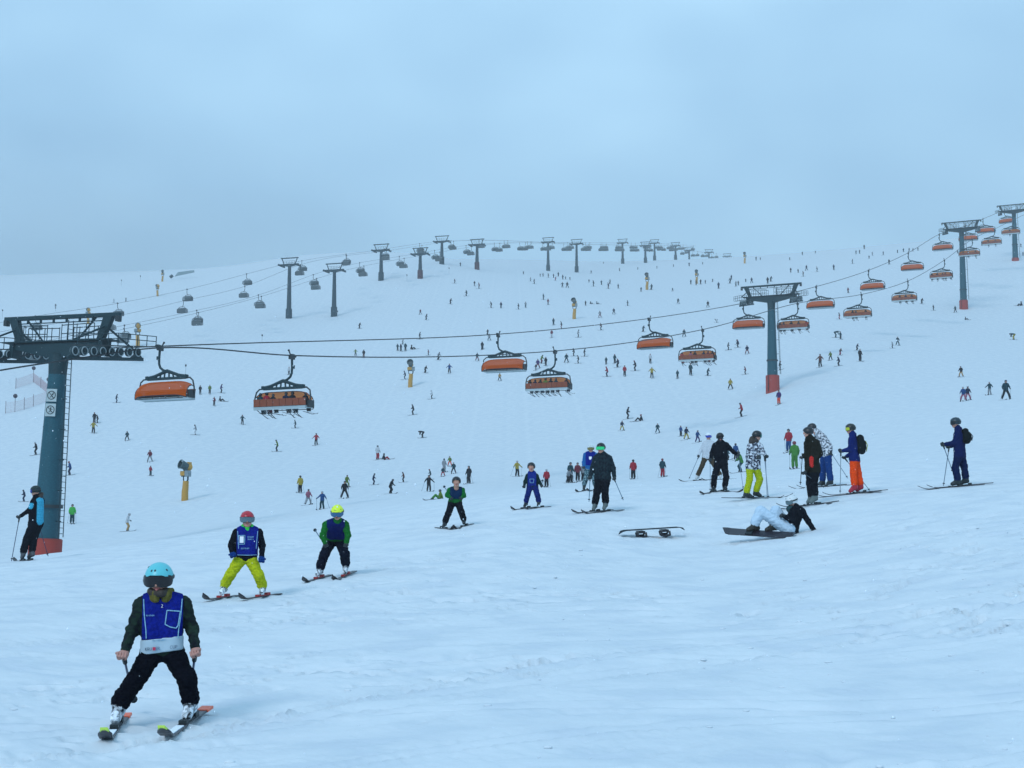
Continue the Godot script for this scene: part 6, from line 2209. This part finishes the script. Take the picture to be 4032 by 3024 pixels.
	[14.51, 202.19, 1.32, "n", "y", "w", 1, "small skier in navy jacket and yellow trousers in a wide plough on the mid slope"],
	[18.35, 193.16, 1.26, "t", "t", "w", 1, "small skier in teal clothes in a wide plough on the mid slope under the orange"],
	[20.09, 182.52, 1.24, "b", "k", "s", -1, "small skier in blue jacket and black trousers standing upright on the lower slope"],
	[20.04, 176.38, 1.47, "n", "y", "w", -1, "skier in navy jacket and yellow trousers in a wide plough on the lower slope"],
	[20.39, 168.57, 1.34, "b", "p", "w", 1, "small skier in blue jacket and purple trousers in a wide plough on the lower slope"],
	[0.52, 157.87, 1.6, "y", "k", "a", 1, "skier in yellow jacket and black trousers with arms spread on the lower slope"],
	[2.64, 117.39, 1.37, "r", "k", "s", -1, "skier in red jacket and black trousers standing upright behind the standing group"],
	[5.18, 136.28, 1.8, "t", "k", "s", 1, "skier in teal jacket and black trousers standing upright on the lower slope"],
	[4.91, 135.89, 1.37, "e", "k", "l", 1, "skier in grey jacket and black trousers leaning into a turn on the lower slope"],
	[5.97, 139.77, 1.69, "m", "k", "s", 1, "skier in dark red jacket and black trousers standing upright on the lower slope"],
	[6.46, 139.97, 1.58, "e", "k", "s", -1, "skier in grey jacket and black trousers standing upright on the lower slope"],
	[10.39, 131.63, 1.67, "r", "k", "s", -1, "skier in red jacket and black trousers standing upright on the lower slope"],
	[12.29, 125.55, 1.51, "t", "r", "s", -1, "skier in teal jacket and red trousers standing upright on the lower slope"],
	[93.31, 579.47, 1.49, "k", "k", "s", -1, "skier in black clothes standing upright in the haze near the ridge"],
	[94.69, 577.97, 1.05, "k", "k", "s", -1, "small skier in black clothes standing upright in the haze near the ridge"],
	[97.91, 535.09, 1.2, "k", "k", "l", 1, "small skier in black clothes leaning into a turn in the haze near the ridge"],
	[109.95, 573.82, 1.32, "k", "k", "s", -1, "small skier in black clothes standing upright in the haze near the ridge"],
	[115.56, 577.14, 1.05, "k", "k", "s", -1, "small skier in black clothes standing upright in the haze near the ridge"],
	[116.59, 513.36, 1.32, "n", "k", "s", 1, "small skier in navy jacket and black trousers standing upright on the hazy upper slope"],
	[117.79, 513.37, 1.32, "k", "k", "s", 1, "small skier in black clothes standing upright on the hazy upper slope"],
	[129.28, 556.02, 1.69, "k", "k", "s", 1, "skier in black clothes standing upright in the haze near the ridge"],
	[116.61, 490.33, 1.26, "e", "e", "s", 1, "small skier in grey clothes standing upright on the hazy upper slope"],
	[112, 475.31, 1.05, "k", "k", "s", 1, "small skier in black clothes standing upright on the hazy upper slope"],
	[103.28, 460.15, 1.51, "t", "k", "p", 1, "skier in teal jacket and black trousers seen side on on the hazy upper slope"],
	[118.9, 485.09, 1.39, "n", "k", "l", -1, "skier in navy jacket and black trousers leaning into a turn on the hazy upper slope"],
	[110.1, 442.71, 1.55, "k", "k", "s", -1, "skier in black clothes standing upright on the hazy upper slope"],
	[123.96, 487.11, 1.05, "k", "k", "s", 1, "small skier in black clothes standing upright on the hazy upper slope"],
	[126.21, 488.39, 1.26, "t", "k", "s", 1, "small skier in teal jacket and black trousers standing upright on the hazy upper slope"],
	[127.96, 488.07, 1.12, "n", "k", "s", -1, "small skier in navy jacket and black trousers standing upright on the hazy upper slope"],
	[128.36, 484.79, 1.05, "k", "k", "s", 1, "small skier in black clothes standing upright on the hazy upper slope"],
	[129.9, 484.76, 1.05, "k", "k", "s", 1, "small skier in black clothes standing upright on the hazy upper slope"],
	[83.51, 454.45, 1.47, "k", "k", "s", -1, "skier in black clothes standing upright on the hazy upper slope"],
	[84.56, 448.35, 1.16, "k", "k", "s", -1, "small skier in black clothes standing upright on the hazy upper slope"],
	[88.14, 453.81, 1.67, "n", "k", "w", 1, "skier in navy jacket and black trousers in a wide plough on the hazy upper slope"],
	[82.72, 430.81, 1.62, "B", "k", "p", -1, "skier in brown jacket and black trousers seen side on on the hazy upper slope"],
	[88.99, 442.28, 1.58, "t", "k", "p", -1, "skier in teal jacket and black trousers seen side on on the hazy upper slope"],
	[93.87, 442.5, 1.63, "n", "k", "s", -1, "skier in navy jacket and black trousers standing upright on the hazy upper slope"],
	[141.66, 456.42, 1.35, "k", "k", "s", -1, "small skier in black clothes standing upright on the hazy upper slope"],
	[130.72, 444.52, 1.05, "k", "k", "s", 1, "small skier in black clothes standing upright on the hazy upper slope"],
	[147.5, 438.93, 1.05, "k", "k", "s", 1, "small skier in black clothes standing upright on the hazy upper slope"],
	[141.28, 418.81, 1.05, "k", "k", "s", 1, "small skier in black clothes standing upright on the hazy upper slope"],
	[68.26, 443.23, 1.05, "k", "k", "s", 1, "small skier in black clothes standing upright on the hazy upper slope"],
	[68.73, 435.26, 1.69, "n", "k", "w", -1, "skier in navy jacket and black trousers in a wide plough on the hazy upper slope"],
	[71.21, 422.81, 1.93, "k", "k", "s", -1, "skier in black clothes standing upright on the hazy upper slope"],
	[73.1, 429.22, 1.76, "t", "k", "l", 1, "skier in teal jacket and black trousers leaning into a turn on the hazy upper slope"],
	[82.44, 372.64, 1.37, "m", "k", "s", 1, "skier in dark red jacket and black trousers standing upright on the upper mid slope"],
	[67.84, 315.14, 1.42, "B", "r", "p", -1, "skier in brown jacket and red trousers seen side on on the upper mid slope"],
	[95.32, 353.85, 1.52, "k", "k", "l", 1, "skier in black clothes leaning into a turn on the upper mid slope"],
	[94.63, 341.31, 1.35, "k", "k", "p", -1, "small skier in black clothes seen side on downhill of the taller pylon above the red"],
	[98.21, 336.88, 1.47, "t", "k", "w", 1, "skier in teal jacket and black trousers in a wide plough downhill of the taller pylon"],
	[96.02, 322.02, 1.31, "k", "k", "g", 1, "small skier in black clothes sitting on the snow downhill of the taller pylon above the"],
	[59.77, 281.4, 1.93, "t", "t", "b", 1, "skier in teal clothes bent over on the upper mid slope"],
	[59.97, 278.12, 1.41, "t", "k", "s", -1, "skier in teal jacket and black trousers standing upright on the mid slope under the orange"],
	[57.67, 255.02, 1.25, "n", "k", "l", 1, "small skier in navy jacket and black trousers leaning into a turn on the mid slope"],
	[52.49, 230.07, 1.87, "k", "k", "s", 1, "skier in black clothes standing upright on the mid slope under the orange chairs"],
	[53.03, 246.7, 1.26, "B", "P", "l", 1, "small skier in brown jacket and pink trousers leaning into a turn on the mid slope"],
	[49.84, 238.63, 1.39, "o", "k", "w", -1, "skier in olive jacket and black trousers in a wide plough on the mid slope under"],
	[46.44, 229.9, 1.93, "B", "k", "a", -1, "skier in brown jacket and black trousers with arms spread on the mid slope under the"],
	[48.39, 225.95, 1.5, "n", "k", "l", -1, "skier in navy jacket and black trousers leaning into a turn on the mid slope under"],
	[66.65, 263.47, 1.58, "t", "t", "w", -1, "skier in teal clothes in a wide plough on the mid slope under the orange chairs"],
	[64.22, 257.21, 1.16, "e", "k", "p", -1, "small skier in grey jacket and black trousers seen side on on the mid slope under"],
	[39.77, 280.6, 1.45, "k", "k", "p", 1, "skier in black clothes seen side on on the upper mid slope"],
	[41.89, 282.55, 1.59, "n", "k", "l", -1, "skier in navy jacket and black trousers leaning into a turn on the upper mid slope"],
	[42.01, 272.44, 1.59, "n", "m", "w", 1, "skier in navy jacket and dark red trousers in a wide plough on the mid slope"],
	[37.85, 247.55, 1.33, "m", "k", "p", -1, "small skier in dark red jacket and black trousers seen side on uphill of the pylon"],
	[42.48, 242.22, 1.48, "k", "e", "p", 1, "skier in black jacket and grey trousers seen side on uphill of the pylon with the"],
	[33.5, 191.99, 1.77, "p", "O", "s", -1, "skier in purple jacket and orange trousers standing upright downhill of the pylon with the red"],
	[28.42, 189.58, 1.78, "r", "k", "p", -1, "skier in red jacket and black trousers seen side on downhill of the pylon with the"],
	[59.6, 202.64, 1.47, "k", "c", "w", 1, "skier in black jacket and tan trousers in a wide plough on the mid slope under"],
	[45.97, 155.73, 1.51, "b", "P", "w", -1, "skier in blue jacket and pink trousers in a wide plough on the lower slope"],
	[47.25, 158.53, 1.46, "n", "P", "w", 1, "skier in navy jacket and pink trousers in a wide plough on the lower slope"],
	[52.75, 168.82, 1.43, "t", "e", "a", -1, "skier in teal jacket and grey trousers with arms spread on the lower slope"],
	[46.35, 143.48, 1.88, "t", "k", "w", -1, "skier in teal jacket and black trousers in a wide plough on the lower slope"],
	[91.17, 276.8, 1.93, "t", "y", "b", -1, "skier in teal jacket and yellow trousers bent over on the mid slope under the orange"],
	[114.52, 342.1, 1.93, "k", "k", "g", -1, "skier in black clothes sitting on the snow on the upper mid slope"],
	[23.38, 129.57, 1.92, "r", "b", "s", -1, "skier in red jacket and blue trousers standing upright on the lower slope"],
	[16.39, 89.01, 1.59, "g", "g", "s", 1, "skier in green clothes standing upright behind the standing group"],
	[19.76, 135.64, 1.43, "b", "k", "s", -1, "skier in blue jacket and black trousers standing upright on the lower slope"],
	[19.33, 137.5, 1.05, "t", "k", "p", 1, "small skier in teal jacket and black trousers seen side on on the lower slope"],
	[15.87, 106.65, 1.63, "g", "t", "l", -1, "skier in green jacket and teal trousers leaning into a turn behind the standing group"]]
var poses := {
	"boy_front": {x = -2.747, d = 11.912, s = 0.8, hy = -12, cell = 0.0115, skis = [[-6, 1.25], [-17, 1.25]], poles = [[-0.214, 0.546, 0.22, -0.141, 0.133, -0.62], [0.306, 0.556, 0.22, 0.287, 0.114, -0.62]], j = [0.028, 1.119, 0.05, 0.043, 0.974, 0, -0.1, 0.936, 0, 0.223, 0.936, 0, -0.163, 0.731, 0, 0.29, 0.741, 0, -0.22, 0.568, 0.2, 0.312, 0.579, 0.2, 0.065, 0.6, 0, -0.135, 0.332, 0.1, 0.252, 0.342, 0.1, -0.247, 0.133, 0, 0.287, 0.133, 0, -0.268, 0.033, 0.12, 0.256, 0.033, 0.12]},
	"boy_yellow": {x = -4.167, d = 23.907, s = 0.82, hy = 0, cell = 0.016, skis = [[-25, 1.2], [-32, 1.2]], poles = [], j = [0.06, 1.226, 0.05, 0.064, 1.086, 0, -0.105, 1.017, 0, 0.244, 1.017, 0, -0.18, 0.825, -0.04, 0.296, 0.819, -0.04, -0.149, 0.685, 0.14, 0.288, 0.616, 0.14, 0.046, 0.653, 0, -0.18, 0.343, 0.1, 0.25, 0.325, 0.1, -0.273, 0.122, 0, 0.314, 0.116, 0, -0.308, 0.017, 0.12, 0.296, 0.029, 0.12]},
	"boy_bent": {x = -3.136, d = 26.885, s = 0.86, hy = -8, cell = 0.017, skis = [[-22, 1.25], [-18, 1.25]], poles = [[-0.118, 0.555, 0.3, -0.314, 0.836, -0.55]], j = [0.085, 1.111, 0.34, 0.091, 0.954, 0.24, -0.105, 0.902, 0.18, 0.229, 0.908, 0.18, -0.163, 0.712, 0.24, 0.274, 0.725, 0.24, -0.105, 0.568, 0.3, 0.242, 0.568, 0.3, 0.065, 0.653, -0.18, -0.131, 0.385, 0.12, 0.222, 0.385, 0.12, -0.196, 0.17, 0, 0.242, 0.183, 0, -0.242, 0.059, 0.12, 0.229, 0.052, 0.12]},
	"boy_green": {x = -1.385, d = 36.916, s = 0.78, hy = 0, cell = 0.018, skis = [[22, 1.15], [-24, 1.15]], poles = [[-0.061, 0.701, 0.3, -0.256, 1.013, -0.5]], j = [0.05, 1.085, 0.12, 0.045, 0.918, 0, -0.111, 0.896, 0, 0.198, 0.896, 0, -0.178, 0.771, 0.05, 0.236, 0.757, 0.05, -0.061, 0.687, 0.3, 0.147, 0.687, 0.3, 0.022, 0.634, 0, -0.139, 0.339, 0.1, 0.175, 0.345, 0.1, -0.223, 0.131, 0, 0.231, 0.139, 0, -0.25, 0.047, 0.12, 0.236, 0.061, 0.12]},
	"boy_blue": {x = 0.533, d = 40.931, s = 0.72, hy = -5, cell = 0.018, skis = [[-40, 1.05], [-42, 1.05]], poles = [[0.259, 0.602, 0.14, 0.284, 0.787, -0.7]], j = [-0.019, 1.104, 0.05, -0.009, 0.981, 0, -0.123, 0.87, 0, 0.123, 0.87, 0, -0.191, 0.716, -0.04, 0.197, 0.716, -0.04, -0.21, 0.58, 0.14, 0.259, 0.602, 0.14, 0.012, 0.626, 0, -0.117, 0.339, 0.1, 0.145, 0.339, 0.1, -0.16, 0.139, 0, 0.179, 0.148, 0, -0.204, 0.031, 0.12, 0.16, 0.046, 0.12]},
	"man_black": {x = 2.23, d = 39.255, s = 1, hy = -25, cell = 0.02, skis = [[-40, 1.6], [-42, 1.6]], poles = [[-0.237, 0.859, 0.14, -0.265, 0.275, 0.2], [0.387, 0.831, 0.14, 0.606, 0.317, 0.1]], j = [0.042, 1.641, 0.05, 0.07, 1.5, 0, -0.099, 1.381, 0, 0.261, 1.381, 0, -0.172, 1.141, -0.04, 0.355, 1.141, -0.04, -0.232, 0.902, 0.14, 0.383, 0.881, 0.14, 0.085, 0.909, 0, -0.059, 0.507, 0.1, 0.144, 0.535, 0.1, -0.113, 0.197, 0, 0.155, 0.225, 0, -0.148, 0.049, 0.12, 0.116, 0.07, 0.12]},
	"person_bib": {x = 2.674, d = 53, s = 0.95, hy = 0, cell = 0.024, skis = [[-20, 1.5], [-20, 1.5]], poles = [], j = [0.048, 1.436, 0.05, 0.042, 1.293, 0, -0.148, 1.236, 0, 0.209, 1.236, 0, -0.205, 0.98, -0.04, 0.251, 0.98, -0.04, -0.2, 0.789, 0.14, 0.228, 0.751, 0.14, 0.01, 0.799, 0, -0.114, 0.447, 0.1, 0.143, 0.447, 0.1, -0.186, 0.181, 0, 0.19, 0.181, 0, -0.2, 0.044, 0.12, 0.19, 0.067, 0.12]},
	"woman_white": {x = 7.417, d = 58.39, s = 1, hy = 15, cell = 0.026, skis = [[-55, 1.5], [-60, 1.5]], poles = [[-0.32, 0.883, 0.14, -0.689, 0.045, 0.1]], j = [0.063, 1.662, 0.05, 0.063, 1.505, 0, -0.093, 1.405, 0, 0.242, 1.405, 0, -0.224, 1.163, -0.04, 0.279, 1.125, -0.04, -0.32, 0.92, 0.14, 0.261, 0.883, 0.14, 0.019, 0.902, 0, -0.197, 0.529, 0.1, 0.298, 0.529, 0.1, -0.365, 0.194, 0, 0.492, 0.194, 0, -0.417, 0.063, 0.12, 0.492, 0.101, 0.12]},
	"man_pointing": {x = 6.101, d = 45.335, s = 1, hy = 10, cell = 0.023, skis = [[-25, 1.6], [35, 1.6]], poles = [[-0.249, 0.903, 0.14, -0.26, 0.006, 0.1], [0.584, 1.018, 0.14, 0.709, 0.078, 0]], j = [0.052, 1.597, 0.05, 0.058, 1.458, 0, -0.116, 1.36, 0, 0.246, 1.371, 0, -0.203, 1.134, -0.04, 0.434, 1.169, -0.04, -0.237, 0.946, 0.14, 0.573, 1.062, 0.14, 0.064, 0.822, 0, -0.13, 0.44, 0.1, 0.217, 0.44, 0.1, -0.159, 0.15, 0, 0.168, 0.194, 0, -0.197, 0.041, 0.12, 0.203, 0.107, 0.12]},
	"person_yellow": {x = 6.373, d = 40.982, s = 1, hy = 115, cell = 0.022, skis = [[92, 1.65], [88, 1.65]], poles = [[0.387, 1.138, -0.02, 0.418, 0.013, -0.05], [0.361, 1.138, 0.03, 0.45, 0.026, 0.1]], j = [0.183, 1.708, -0.02, 0.099, 1.543, 0, -0.021, 1.425, 0.05, 0.256, 1.425, -0.08, -0.073, 1.138, -0.04, 0.327, 1.268, -0.04, 0.178, 1.125, 0.1, 0.387, 1.177, -0.02, 0.058, 0.897, 0, -0.039, 0.536, 0.06, 0.23, 0.557, -0.1, -0.126, 0.183, 0.06, 0.126, 0.248, -0.12, 0, 0.071, 0.02, 0.235, 0.131, -0.15]},
	"man_dark": {x = 7.374, d = 37.773, s = 1.05, hy = -95, cell = 0.022, skis = [[-88, 1.6], [-86, 1.6]], poles = [[-0.224, 1.253, -0.15, -0.289, 0.506, -0.2], [-0.176, 0.771, 0.16, 0.277, 0.429, 0.1]], j = [-0.084, 1.784, 0, -0.048, 1.658, 0, -0.096, 1.538, -0.12, 0.128, 1.519, 0.12, -0.108, 1.29, -0.15, 0.21, 1.253, 0.14, -0.21, 1.193, -0.15, -0.176, 0.795, 0.16, 0.017, 0.892, 0, -0.055, 0.518, -0.08, 0.041, 0.506, 0.08, -0.031, 0.205, -0.08, 0.055, 0.205, 0.08, -0.108, 0.06, -0.06, -0.031, 0.048, 0.08]},
	"man_camo": {x = 9.007, d = 44, s = 1.05, hy = -100, cell = 0.024, skis = [[-92, 1.65], [-88, 1.65]], poles = [[0.14, 0.935, 0.16, 0.59, 0.205, 0.2]], j = [-0.393, 1.659, 0, -0.267, 1.567, 0, -0.239, 1.483, -0.12, -0.07, 1.412, 0.12, -0.197, 1.132, -0.15, 0.118, 1.132, 0.15, -0.225, 0.907, -0.15, 0.135, 0.949, 0.16, -0.022, 0.949, 0, -0.098, 0.514, -0.08, 0.062, 0.514, 0.1, -0.118, 0.149, -0.08, 0.107, 0.191, 0.1, -0.211, 0.051, -0.06, 0.028, 0.093, 0.1]},
	"man_orange": {x = 8.837, d = 39.567, s = 1.02, hy = -80, cell = 0.022, skis = [[-92, 1.65], [-90, 1.65]], poles = [[-0.35, 1.063, 0.17, -0.389, 0, 0.2], [-0.251, 0.916, -0.17, 0.369, 0.066, -0.3]], j = [-0.103, 1.664, 0, -0.044, 1.526, 0, -0.062, 1.396, 0.17, 0, 1.396, -0.17, -0.123, 1.125, 0.17, -0.025, 1.088, -0.17, -0.332, 1.088, 0.17, -0.246, 0.945, -0.17, -0.012, 0.903, 0, -0.044, 0.534, 0.1, 0.069, 0.534, -0.1, -0.025, 0.214, 0.1, 0.123, 0.214, -0.1, -0.135, 0.054, 0.1, 0.037, 0.066, -0.1]},
	"man_blue": {x = 11.146, d = 38.246, s = 1, hy = -72, cell = 0.022, skis = [[-93, 1.6], [-90, 1.6]], poles = [[-0.369, 0.995, 0.17, -0.167, 0.352, 0], [-0.245, 0.971, -0.17, -0.404, 0.024, -0.1]], j = [-0.076, 1.585, 0, -0.012, 1.435, 0, -0.024, 1.328, 0.17, 0.083, 1.323, -0.17, -0.119, 1.078, 0.17, 0, 1.078, -0.17, -0.364, 1.037, 0.17, -0.245, 1.006, -0.17, 0.012, 0.804, 0, -0.107, 0.471, 0.1, 0.107, 0.471, -0.1, -0.055, 0.15, 0.1, 0.136, 0.174, -0.1, -0.19, 0.048, 0.1, 0.036, 0.062, -0.1]},
	"woman_tower": {x = -12.151, d = 38.659, s = 1, hy = -115, cell = 0.021, skis = [[-165, 1.5], [-165, 1.5]], poles = [[-0.196, 1.066, 0.08, -0.351, -0.007, 0.1], [0.223, 1.066, -0.25, 0.526, 0.108, -0.35]], j = [0.165, 1.737, 0, 0.202, 1.592, 0, 0.135, 1.484, 0.08, 0.324, 1.497, -0.08, 0.051, 1.275, 0.1, 0.304, 1.254, -0.2, -0.186, 1.099, 0.08, 0.216, 1.12, -0.25, 0.202, 0.944, 0, -0.007, 0.54, 0.02, 0.173, 0.567, -0.04, -0.078, 0.202, 0, 0.132, 0.202, 0, -0.101, 0.067, -0.1, 0.061, 0.067, -0.16]},
	"boarder": {x = 5.497, d = 32.755, s = 1, hy = -60, cell = 0.02, skis = [], poles = [], j = [0.439, 0.752, 0.03, 0.527, 0.617, 0, 0.47, 0.554, 0.15, 0.652, 0.564, -0.12, 0.449, 0.345, 0.2, 0.778, 0.355, -0.15, 0.272, 0.449, 0.2, 0.945, 0.084, -0.15, 0.418, 0.173, -0.05, -0.209, 0.554, 0.12, 0.115, 0.564, -0.05, -0.324, 0.272, 0.15, 0.063, 0.272, 0.02, -0.47, 0.167, 0.25, -0.084, 0.161, 0.15]}}
var rope_down := [[-34.06, 10.31, 82.25], [-31.62, 11.48, 87.15], [-29.88, 12.37, 90.64], [-27.62, 13.34, 95.15], [-23.76, 14.55, 102.82], [-1.34, 21.27, 147.33], [16.44, 27.84, 182.59], [32.7, 34.62, 214.74], [49.76, 42.52, 248.4], [65.8, 50.73, 279.99], [81.09, 59.63, 310], [95.51, 69.09, 338.24], [111.66, 77.7, 369.93], [122.97, 84.2, 392.08], [138.25, 92.86, 422.01], [164.93, 107.11, 474.31]]
var rope_up := [[-29.65, 8.98, 74.97], [-26.96, 10.48, 80.39], [-24.66, 11.58, 85], [-21.51, 13, 91.29], [-14.99, 14.09, 104.22], [4.05, 19, 142.05], [22.33, 25.92, 178.29], [40.1, 34.41, 213.38], [56.59, 40.83, 245.98], [72.13, 48.17, 276.59], [87.5, 57.5, 306.75], [101.67, 67.2, 334.45], [116.16, 75.46, 362.84], [128.42, 82.62, 386.84], [151.45, 95.54, 431.95]]
var orange_towers := [[-26.54, 12.49, 89.29], [36.57, 34.96, 214.39], [101.78, 70.7, 342.56], [136.15, 89.36, 409.93]]
var grey_a := [[-56.62, 70.59, 386], [-38.14, 84.91, 442], [-22.63, 96.64, 489], [14.33, 118.17, 601], [52.28, 140.08, 716], [73.4, 152.35, 780]]
var grey_b := [[-45.29, 69.34, 387], [-26.81, 84, 443], [-11.3, 95.78, 490], [25.66, 117.62, 602], [62.95, 138.56, 715], [84.07, 150.7, 779], [94.96, 154.56, 812], [112.45, 163.3, 865], [130.6, 171.1, 920]]
var rope_a1 := [[-97.7, 38.23, 270.96], [-94.47, 41.1, 280.81], [-82.32, 50.36, 317.62], [-73.61, 57.57, 343.96], [-64.87, 65.62, 370.34], [-58.92, 70.59, 386], [-40.44, 84.91, 442], [-24.93, 96.64, 489], [12.03, 118.17, 601], [49.98, 140.08, 716], [71.1, 152.35, 780], [100.8, 168.35, 870]]
var rope_a2 := [[-95.23, 35.71, 264.27], [-92.08, 38.45, 273.88], [-80.22, 46.59, 309.77], [-72.23, 53.38, 333.98], [-63.57, 60.86, 360.12], [-54.32, 70.59, 386], [-35.84, 84.91, 442], [-20.33, 96.64, 489], [16.63, 118.17, 601], [54.58, 140.08, 716], [75.7, 152.35, 780], [105.4, 168.35, 870]]
var rope_b1 := [[-91.76, 31.39, 254.96], [-88.73, 33.92, 264.23], [-76.99, 43.14, 299.94], [-68.86, 49.53, 324.55], [-60.59, 56.43, 349.52], [-47.59, 69.34, 387], [-29.11, 84, 443], [-13.6, 95.78, 490], [23.36, 117.62, 602], [60.65, 138.56, 715], [81.77, 150.7, 779], [92.66, 154.56, 812], [110.15, 163.3, 865], [128.3, 171.1, 920], [158, 187.1, 1010]]
var rope_b2 := [[-89.34, 30.23, 248.27], [-86.39, 32.69, 257.3], [-74.95, 41.34, 292.07], [-67.04, 47.69, 316.04], [-58.99, 54.57, 340.35], [-42.99, 69.34, 387], [-24.51, 84, 443], [-9, 95.78, 490], [27.96, 117.62, 602], [65.25, 138.56, 715], [86.37, 150.7, 779], [97.26, 154.56, 812], [114.75, 163.3, 865], [132.9, 171.1, 920], [162.6, 187.1, 1010]]
var snow_guns := [[-33.46, 157.6, 4.28, -35], [-17.84, 268.95, 5.03, 10], [14.28, 347.77, 5.03, -5], [39.54, 444.21, 5.2, 0], [56.21, 461.93, 4.46, 5], [86.43, 562.73, 4.41, 0], [-78.83, 320.84, 5.2, -150], [-100.61, 361.13, 4.14, -140], [-99.51, 426.33, 3.6, -120], [-109.82, 476.9, 3.74, 20]]
var markers := [[-60.19, 281.62, 1.6], [-54.24, 330.67, 1.6], [-44.02, 383.7, 1.6], [-30.4, 439.04, 1.6], [-19.03, 458.6, 1.66], [-119.47, 464.25, 1.6], [-118.45, 483.61, 1.6], [-126.68, 378.17, 2.28], [-117.08, 390.08, 1.6]]
var fence_low := [[-81.7, 246.98], [-80.38, 247.49], [-79.36, 248.94], [-78.64, 251.39], [-77.4, 256.24]]
var fence_high := [[-88.46, 272.46], [-87.22, 278.39], [-83.62, 271.17], [-79.81, 263.08], [-76.7, 255.49]]
var board_spot := [[3.12, 34.24], [-105.26, 485.31], [-2.89, 591.61]]
